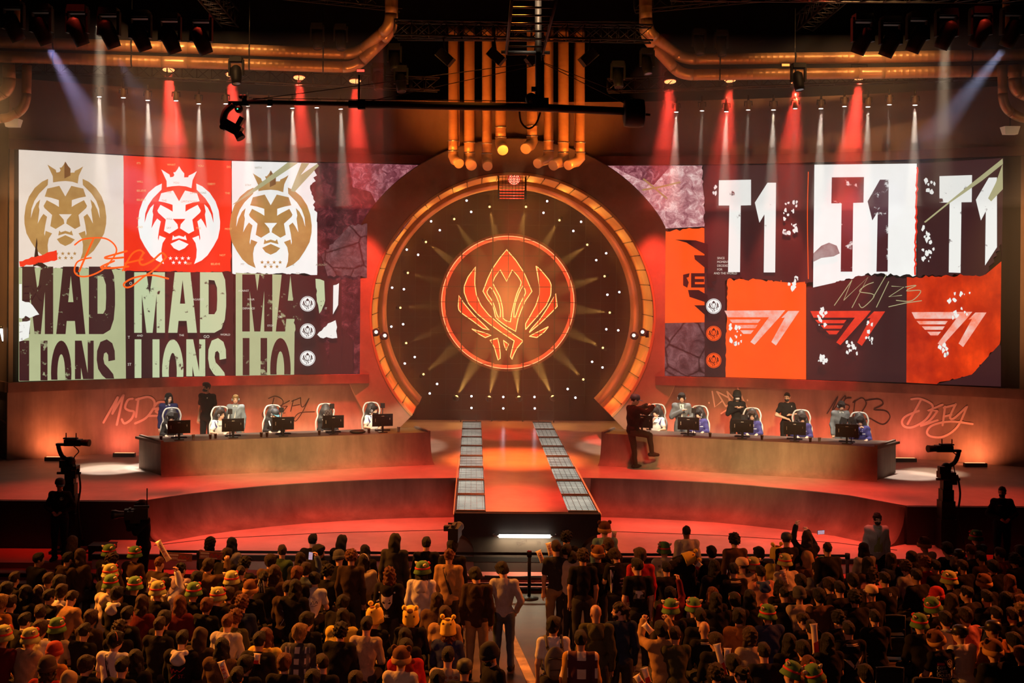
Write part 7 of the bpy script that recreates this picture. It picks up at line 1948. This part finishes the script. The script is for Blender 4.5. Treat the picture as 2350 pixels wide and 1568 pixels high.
for row in ROWS.split('\n'):
    t, po, hair, top, ex, lab = row.split('|')
    tl, x, y = t.split(); ox, oy, k = TILE[tl]; px, py = ox + float(x) / k, oy + float(y) / k
    yaw = pit = rol = rzo = 0; hats = []; hood = None; sk = 'l' if ra.random() < .7 else 'm'; pants = 'charcoal'; beard = None; face = False; sc = ra.uniform(.965, 1.035); marks = []; fat = ra.choice((1.0, 1.0, 1.1))
    for e in filter(None, ex.split(',')):
        if e[0] == 'y' and e[1:].lstrip('-').isdigit(): yaw = quant(int(e[1:]), 20)
        elif e[0] == 'p' and e[1:].lstrip('-').isdigit(): pit = quant(int(e[1:]), 15)
        elif e[0] == 'r' and e[1:].lstrip('-').isdigit(): rol = int(e[1:])
        elif e.startswith('rz'): rzo = int(e[2:])
        elif e.startswith('hood:'): hood = e[5:]
        elif e.startswith('sk:'): sk = e[3:]
        elif e.startswith('pants:'): pants = e[6:]
        elif e.startswith('beard:'): beard = e[6:]
        elif e.startswith('sc0'): sc = float(e[2:])
        elif e == 'face': face = True
        elif e == 'fat': fat = 1.2
        elif e in ('strap', 'stripe', 'collar', 'wing', 'map', 'jersey', 'pack', 'watch'): marks.append(e)
        else: hats.append(e)
    if abs(yaw) > 90: rzo += -yaw; yaw = 0     # turned round with the whole body
    hk, hc = hair.split(); tk, tc = top.split()
    if hats and hats[0] in ('green', 'pale', 'yellow', 'bear', 'cap', 'capblue', 'capcream', 'capcamo', 'beanie', 'beaniered', 'beaniered2', 'beaniegrey', 'beaniefur') and hk in ('md', 'cu', 'sh'): hk = 'cr'
    if hats and hats[0].startswith('hoodup'): hk = 'ba' if hk == 'ba' else 'sh'
    pose = dict(POSE[po]); pose['head'] = (yaw, pit, rol)
    P = cached(('pose', tuple(sorted(pose.items()))), lambda: make_pose(**pose))
    hd = P['hd'] * sc; p = atz(px, py, hd[2])
    rz = .6 * math.degrees(math.atan2(p.x, 31 - p.y)) + rzo + (ra.uniform(-7, 7) if rzo == 0 else 0)
    o0 = Matrix.Rotation(math.radians(rz), 3, 'Z') @ Vector(hd)
    who = 'spectator with '
    o, P = person((p.x - o0.x, p.y - o0.y, 0), rz, ('person with ' + lab) if not lab.startswith('camera operator') else lab, pose, (hk, hc), sk, (tk, tc), pants, hood, hats, GA, face, sc, fat, .009 if face else .0125, beard=beard)
    AUD[t] = o
    top_n = ('shirt', 'sweater', 'hoodie', 'jacket')
    cr_ = cloth('cream')
    zc = .86 if pose['seat'] else 1.26
    if 'strap' in marks: stick_on(o, top_n, lambda a: a.poly([(-.09, -.20), (-.05, -.21), (.09, .22), (.05, .24)], M_blk), z=zc, name='strap')
    if 'stripe' in marks: stick_on(o, top_n, lambda a: (a.rect(-.03, -.17, -.02, -.12, M_wht), a.rect(.0, -.17, .01, -.12, M_wht), a.poly([(.15, -.10), (.17, -.10), (.18, .1), (.16, .1)], M_wht)), z=zc, name='stripe')
    if 'collar' in marks: stick_on(o, top_n, lambda a: (a.rect(-.09, -.205, .09, -.192, cr_), a.rect(-.095, -.185, .095, -.175, cr_)), z=zc, name='collar')
    if 'wing' in marks: stick_on(o, top_n, lambda a: (a.poly([(-.15, -.02), (-.06, -.01), (-.005, .06), (-.02, .10)], cr_), a.poly([(.15, -.07), (.05, -.01), (.005, .06), (.03, .10)], cr_), a.poly([(-.015, .11), (.03, .05), (.04, .06), (.0, .12)], cr_)), z=zc - .02, name='emblem')
    if 'map' in marks: stick_on(o, top_n, lambda a: (a.rect(-.09, -.06, .09, .08, mat('print grey', (.12, .11, .11), .7)), a.poly([(-.06, -.05), (.03, -.05), (.07, 0), (.02, .01), (0, .07), (-.03, .06), (-.03, 0), (-.06, -.01)], M_wht, lift=.05)), z=zc - .03, name='print')
    if 'jersey' in marks: stick_on(o, top_n, lambda a: (a.poly([(-.17, -.20), (-.08, -.20), (-.12, -.02), (-.13, .25), (-.17, .25)], M_wht), a.text('OPED', .0, .0, .028, M_wht), a.text('elements', -.01, .07, .02, M_wht), a.text('CDA', .02, .13, .024, M_wht), a.text('ITC', -.165, -.02, .03, M_blk, lift=.06)), z=zc, name='lettering')
# lettering and drawings on clothes
m_op = mat('print orange', (.7, .25, .08), .6, emit=(1, .3, .08), es=.05); m_rp = mat('print red', (.6, .04, .03), .6)
def back(t, fn, z=.86, nm='lettering', y=-1): stick_on(AUD[t], ('shirt', 'sweater', 'hoodie', 'jacket'), fn, z=z, name=nm, y=y)
back('A 1220 500', lambda a: (a.text('gr   verryme.', -.14, .0, .036, M_wht), a.text('you wild pr m', -.10, .045, .022, M_wht)))
back('C 600 580', lambda a: a.text('PITE  II', -.12, -.08, .05, mat('print tan', (.3, .16, .09), .7)))
back('D 1010 620', lambda a: (a.stroke([(-.1, -.02), (-.08, .05), (-.06, -.01), (-.03, .03), (0, .0), (.04, .02), (.1, -.03)], .012, m_rp), a.stroke([(-.09, .12), (-.02, .06)], .010, m_rp), a.text('ST.', .02, .06, .05, m_rp)))
back('C 2080 1300', lambda a: a.text('UNA', .0, -.02, .045, mat('print gold', (.45, .30, .12), .6)))
back('E 630 1030', lambda a: ([a.stroke([(0, .10), (.03 + .02 * i, .02), (.02 + .035 * i - .05, -.05)], .005, M_wht) for i in range(4)], a.stroke([(-.06, .2), (-.02, .14), (.03, .06)], .006, M_wht)), nm='print')
back('E 1110 870', lambda a: (a.stroke([(.02, .06), (.05, .0), (.08, .05), (.11, .0), (.13, .04)], .008, M_blk), a.stroke([(.02, .09), (.13, .07)], .006, M_blk)), nm='print')
back('G 190 780', lambda a: (a.poly([(-.10, -.10), (-.05, -.06), (.05, -.06), (.10, -.10), (.095, .04), (.04, .13), (0, .16), (-.04, .13), (-.095, .04)], mat('print pale', (.62, .55, .52), .7)), a.poly([(-.07, .02), (-.02, .05), (-.05, .065), (-.075, .045)], M_blk, lift=.06), a.poly([(.07, .02), (.02, .05), (.05, .065), (.075, .045)], M_blk, lift=.06), a.text('NIIL', -.06, .24, .045, M_wht), a.disc((-.14, -.12), .014, M_wht), a.disc((.13, -.13), .014, M_wht), [a.poly([(-.2 + .012 * i, .03 + .05 * i), (-.15 + .012 * i, .0 + .05 * i), (-.14 + .012 * i, .02 + .05 * i), (-.19 + .012 * i, .05 + .05 * i)], M_wht) for i in range(3)]), z=1.24, nm='print')
back('H 1980 900', lambda a: (a.poly([(-.01, .0), (.02, .02), (.10, -.03), (.03, .045), (-.01, .03)], M_wht), a.text('NIKE', .01, -.045, .03, M_wht)), z=1.22, y=1)
back('P 880 600', lambda a: ([a.text(s, -.14, -.02 + .055 * i, .042, M_wht, .8) for i, s in enumerate(('DEFY', 'LIMITS', 'DOUBTS', 'EXPECTATIONS'))], a.rect(-.14, -.07, -.04, -.035, m_rp), a.disc((.06, -.05), .055, M_wht, 20, hole=.049), [a.poly([[(.06 + (u - 762) / 700 * .05, -.05 + (v - 757) / 700 * .05) for u, v in q] for q in l], M_wht) for l in EMB.values()], a.poly([(.05, .05), (.10, .04), (.15, .16), (.11, .19), (.07, .12)], mat('print pale', (.6, .5, .46), .7))), z=.87)
back('P 1830 790', lambda a: ([a.text(c, .07 + .035 * i, .02 + .012 * i * i, .04, M_wht) for i, c in enumerate('arte')], a.rect(-.16, .08, -.10, .12, M_wht), a.poly([(-.05, .10), (.05, .08), (.06, .16), (-.06, .17)], mat('print pale', (.6, .5, .46), .7)), a.stroke([(-.1, .12), (-.05, .13)], .016, M_wht)), z=.82)
back('K 580 510', lambda a: [a.poly([(u, v), (u + .05, v - .02), (u + .06, v + .03), (u + .01, v + .03)], mat('leaf print', (.22, .18, .09), .8)) for u in (-.16, -.06, .05) for v in (-.12, -.02, .09)], nm='print')
back('H 1240 930', lambda a: [a.poly([(u + .03 * math.cos(q), v + .022 * math.sin(q)) for q in range(6)], mat('flower print', (.28, .11, .05), .8)) for u in (-.15, -.08, -.01, .06, .13) for v in (-.14, -.08, -.02, .05)], nm='print')
# grey backpack
bk = AUD['J 870 370']; mb_ = mat('pack grey', (.10, .095, .09), .7, noise=(9, .4))
r = empty('backpack', bk.location, 'grey backpack on the person with white shirt in the aisle', 'backpack'); r.rotation_euler = bk.rotation_euler; sc = bk.scale[0]; r.scale = bk.scale
V, Q = sdf_mesh([el((0, -.215, 1.18), (.15, .075, .24), None, .02), el((0, -.265, 1.10), (.115, .05, .14), None, .02)], .012, .003, 20); link('pack_body', np_mesh('pack_body', V, Q, [mb_]), r)
for s in (-1, 1):
    m = MB(); m.tube(spline([Vector(q) for q in ((s * .10, -.15, 1.38), (s * .11, -.04, 1.50), (s * .12, .09, 1.44), (s * .14, .13, 1.28), (s * .16, .0, 1.08), (s * .13, -.14, 1.02))], 5), .022, 6); m.build('shoulder_strap', mb_, r)
m = MB(); m.tube([(-.1, -.285, 1.26), (0, -.30, 1.28), (.1, -.285, 1.26)], .008, 5); m.box((0, -.315, 1.12), (.16, .012, .01)); m.build('zip', M_blk, r)
# phones
def phone(px, py, ref, label, rot, lit=True):
    Y = AUD[ref].location.y + .35; p = at(px, py, Y)
    r = empty('phone', p, label, 'phone', 'phones held up by spectators'); r.rotation_euler = rot
    m = MB(); m.box((0, 0, 0), (.078, .010, .155)); m.build('case', M_blk, r)
    m = MB(); m.box((0, -.0056, 0), (.07, .002, .145)); m.build('display', mat('phone screen', (.35, .42, .6), emit=True, es=1.1, noise=(60, .9), col2=(.5, .08, .03)), r)
phone(713, 1276, 'E 960 690', 'lit phone held up by the denim sleeve, left block', (.2, .1, 0))
phone(1370, 1308, 'I 1960 600', 'lit phone held by the person in the black and white jersey', (.9, -.5, 0))
phone(1540, 1356, 'K 690 1300', 'lit phone held sideways by the maroon sleeve', (0, math.pi / 2, 0))
phone(1884, 1222, 'M 880 110', 'dark phone held up by the long haired person with glasses', (0, math.pi / 2, .3))
# shoulder camera of the operator beside the runway
shoulder_cam(1044, 1221, AUD['G 1320 280'].location.y + .05, -8, 'black shoulder camera of the operator beside the runway arch', False)
# inflatable sticks
m_st = mat('stick film', (.80, .68, .55), .3, spec=.6); m_sr = mat('stick red film', (.62, .03, .02), .3, spec=.6)
def stick(a, b, Y, label, txt=True, red=False):
    A, B = at(*a, Y), at(*b, Y); L = (B - A).length; d = (A - B).normalized()
    r = empty('inflatable_stick', B, label, 'inflatable stick', 'inflatable sticks in the crowd')
    M = dirM(d)
    n = 16; vs, fs = [], []
    prof = [(0, .058, .004), (.04, .052, .018), (.10, .046, .040), (.5, .044, .044), (.88, .046, .040), (.95, .052, .018), (1.0, .060, .004)]
    side = d.cross(Vector((0, 1, 0))).normalized(); nrm = Vector((0, -1, 0))
    for t, wx, wy in prof:
        for j in range(n):
            q = 2 * math.pi * j / n; vs.append(d * (t * L) + side * (wx * math.cos(q)) + nrm * (wy * math.sin(q)))
    for i in range(len(prof) - 1):
        for j in range(n): fs.append((i * n + j, i * n + (j + 1) % n, (i + 1) * n + (j + 1) % n, (i + 1) * n + j))
    m = MB(); m.add(vs, fs, True); m.add(vs[:n], [tuple(range(n))]); m.add(vs[-n:], [tuple(range(n))]); m.build('tube', m_st, r)
    ar = Art(0, g=9, mapf=lambda x, y, o: d * (L * .5 - x) + side * (y) + nrm * (.0445 - .000 + o) if abs(y) < .05 else Vector((0, 0, 0)))
    if txt:
        h = .055
        for i, c in enumerate('DEFY'): ar.text(c, -L * .30 + i * L * .155, -h / 2, h, m_sr, 1.0)
    if red: ar.poly([(L * .05, -.034), (L * .42, -.036), (L * .42, .036), (L * .1, .034)], m_sr)
    if txt or red: ar.build('lettering' if txt else 'band', r)
def yof(k, dy=.1): return AUD[k].location.y + dy
stick((362, 1242), (388, 1287), yof('C 700 970', .25), 'orange lit inflatable stick raised high in the left block')
stick((354, 1328), (340, 1362), yof('C 700 970', -.15), 'orange lit inflatable stick held low beside the pale green hat')
stick((507, 1518), (524, 1566), yof('D 1720 760', -.25), 'white inflatable stick slanting at the bottom of the left block')
stick((591, 1500), (588, 1524), yof('F 120 650', -.22), 'short white inflatable stick on the back of a black jacket', False, True)
stick((1258, 1246), (1265, 1276), yof('I 910 460', .25), 'inflatable stick beside the dark grey T-shirt, upper of two')
stick((1235, 1264), (1246, 1291), yof('I 910 460', .2), 'inflatable stick beside the dark grey T-shirt, lower of two')
stick((1410, 1219), (1407, 1246), yof('I 1780 140', .15), 'white inflatable stick right of the bear hat with teal hoodie')
stick((1546, 1285), (1543, 1322), yof('K 580 510', -.2), 'white inflatable stick left of the tipped yellow hat')
stick((1608, 1292), (1596, 1306), yof('K 970 660', .1), 'white inflatable stick right of the tipped yellow hat', False, True)
stick((1645, 1478), (1663, 1552), yof('L 1500 650', -.15), 'tall white and red inflatable stick, left of two upright ones', False, True)
stick((1670, 1488), (1668, 1532), yof('L 1500 650', -.12), 'white inflatable stick, right of two upright ones', False)
stick((1478, 1432), (1496, 1452), yof('L 520 440', .2), 'orange lit inflatable stick in the raised hand of the tan jacket', False)
stick((1460, 1550), (1474, 1572), yof('L 520 440', -1.0), 'orange lit inflatable stick at the bottom edge, left of two', False, True)
stick((1478, 1533), (1488, 1568), yof('L 520 440', -.9), 'orange lit inflatable stick at the bottom edge, right of two', False, True)
stick((1796, 1308), (1804, 1343), yof('M 480 570', -.2), 'white inflatable stick with red lettering before the green and red hat')
stick((1867, 1432), (1873, 1502), yof('N 960 430', -.1), 'red and white inflatable stick standing upright in the right block', False, True)
stick((1856, 1534), (1852, 1556), yof('N 1020 1300', .15), 'white inflatable stick tip behind the green hat at the bottom', False)
# patterned signs held over the left block
for px, py, w, t in ((413, 1279, .44, 'red and white patterned sign held up, left half'), (484, 1275, .42, 'red and white patterned sign held up, right half')):
    Y = yof('C 1480 620', .35); r = empty('sign', at(px, py, Y), t, 'sign'); r.rotation_euler.y = .05
    m = MB(); m.box((0, 0, 0), (w, .008, .145)); m.build('board', mat('sign board', (.34, .16, .11), .6, noise=(18, .8), col2=(.30, .03, .02)), r)
    ar = Art(0, g=9, mapf=lambda x, y, o: Vector((x, -.006 - o, -y)))
    for i in range(9): ar.rect(-w * .45 + i * .018, .0, -w * .45 + i * .018 + .010, .045, m_st)
    ar.stroke([(-.02, .03), (.02, -.03), (.05, .03), (.09, -.02), (.13, .03), (.17, -.01)], .016, m_sr); ar.rect(-.04, .045, .12, .06, m_st); ar.rect(-w * .45, -.05, -.03, -.02, m_st)
    ar.build('lettering', r)
# yellow paper sheets held by spectators
for px, py, ref, t in ((226, 1358, 'A 1990 965', 'yellow lit paper sheet left of the cream hood'), (203, 1367, 'A 1990 965', 'small torn paper left of the yellow lit sheet'), (636, 1358, 'E 200 840', 'yellow lit paper by the pale ribbons'), (760, 1406, 'F 1620 210', 'yellow lit paper bag above the cream yellow jacket'), (868, 1417, 'F 1580 480', 'yellow lit paper between long dark hair and yellow pompom')):
    pass
# empty folding chairs in the lower right
def fold_chair(px, py, label):
    p = atz(px, py, .80); r = empty('folding_chair', (p.x, p.y, 0), label, 'chair', 'black chairs in the lower right')
    mt = mat('chair teal black', (.010, .016, .017), .5)
    V, Q = sdf_mesh([rc((-.17, 0, .80), (.17, 0, .80), .02, .02, .06), rc((-.17, 0, .56), (.17, 0, .56), .02, .02, .06), el((0, 0, .68), (.21, .018, .14), None, .05)], .012); link('backrest', cached(('fcb',), lambda: np_mesh('backrest', V, Q, [mt])), r)
    m = MB(); m.box((0, .24, .45), (.43, .42, .035)); m.build('seat', mt, r)
    for a, b in ((-.2, .02), (.2, .02), (-.2, .42), (.2, .42)): m = MB(); m.tube([(a, b, 0), (a * .98, b if b > .1 else 0, .45 if b > .1 else .82)], .013, 6); m.build('leg', M_steel, r)
fold_chair(2042, 1535, 'empty black chair at the bottom left of the tilted bear hat')
fold_chair(2050, 1415, 'empty black chair left of the green and red hat below the beanie')
fold_chair(2130, 1560, 'black chair back below the white slogan print')
fold_chair(2058, 1468, 'black chair left of the green hat hidden by dark hair')
# ------------------------------------------------------------------ stage haze, thicker under the rig and inside the ring
def haze(name, c, size, dens, label):
    hm = bpy.data.materials.new('haze'); hm.use_nodes = True
    nt = hm.node_tree; nt.nodes.remove(nt.nodes['Principled BSDF'])
    v = nt.nodes.new('ShaderNodeVolumeScatter'); v.inputs['Density'].default_value = dens; v.inputs['Color'].default_value = (1, .95, .9, 1); v.inputs['Anisotropy'].default_value = .2
    nt.links.new(v.outputs[0], nt.nodes['Material Output'].inputs['Volume'])
    m = MB(); m.box((0, 0, 0), size); m.build(name, hm, kind='stuff', label=label, cat='haze', loc=c)
for sx in (-1, 1):
    for z, h, d, t in ((11.35, 2.5, .065, 'thick haze just under the lamps'), (9.25, 1.68, .032, 'thinner haze layer just above the video screen')):
        sd = 'lion' if sx < 0 else 'right'
        haze('haze', (sx * 10.1, 33.75, z), (13.2, 6.3, h), d, f'{t}, {sd} side of the ring')
        haze('haze', (sx * 13.2, 29.7, z), (7.0, 1.78, h), d, f'{t}, outer {sd} corner in front')
haze('haze', (0, 32.6, 4.95), (33, 8.6, 6.9), .005, 'faint haze low over the stage')
haze('haze', (0, 39.5, 5.5), (8.2, 4.9, 7.9), .022, 'haze inside the round tunnel')
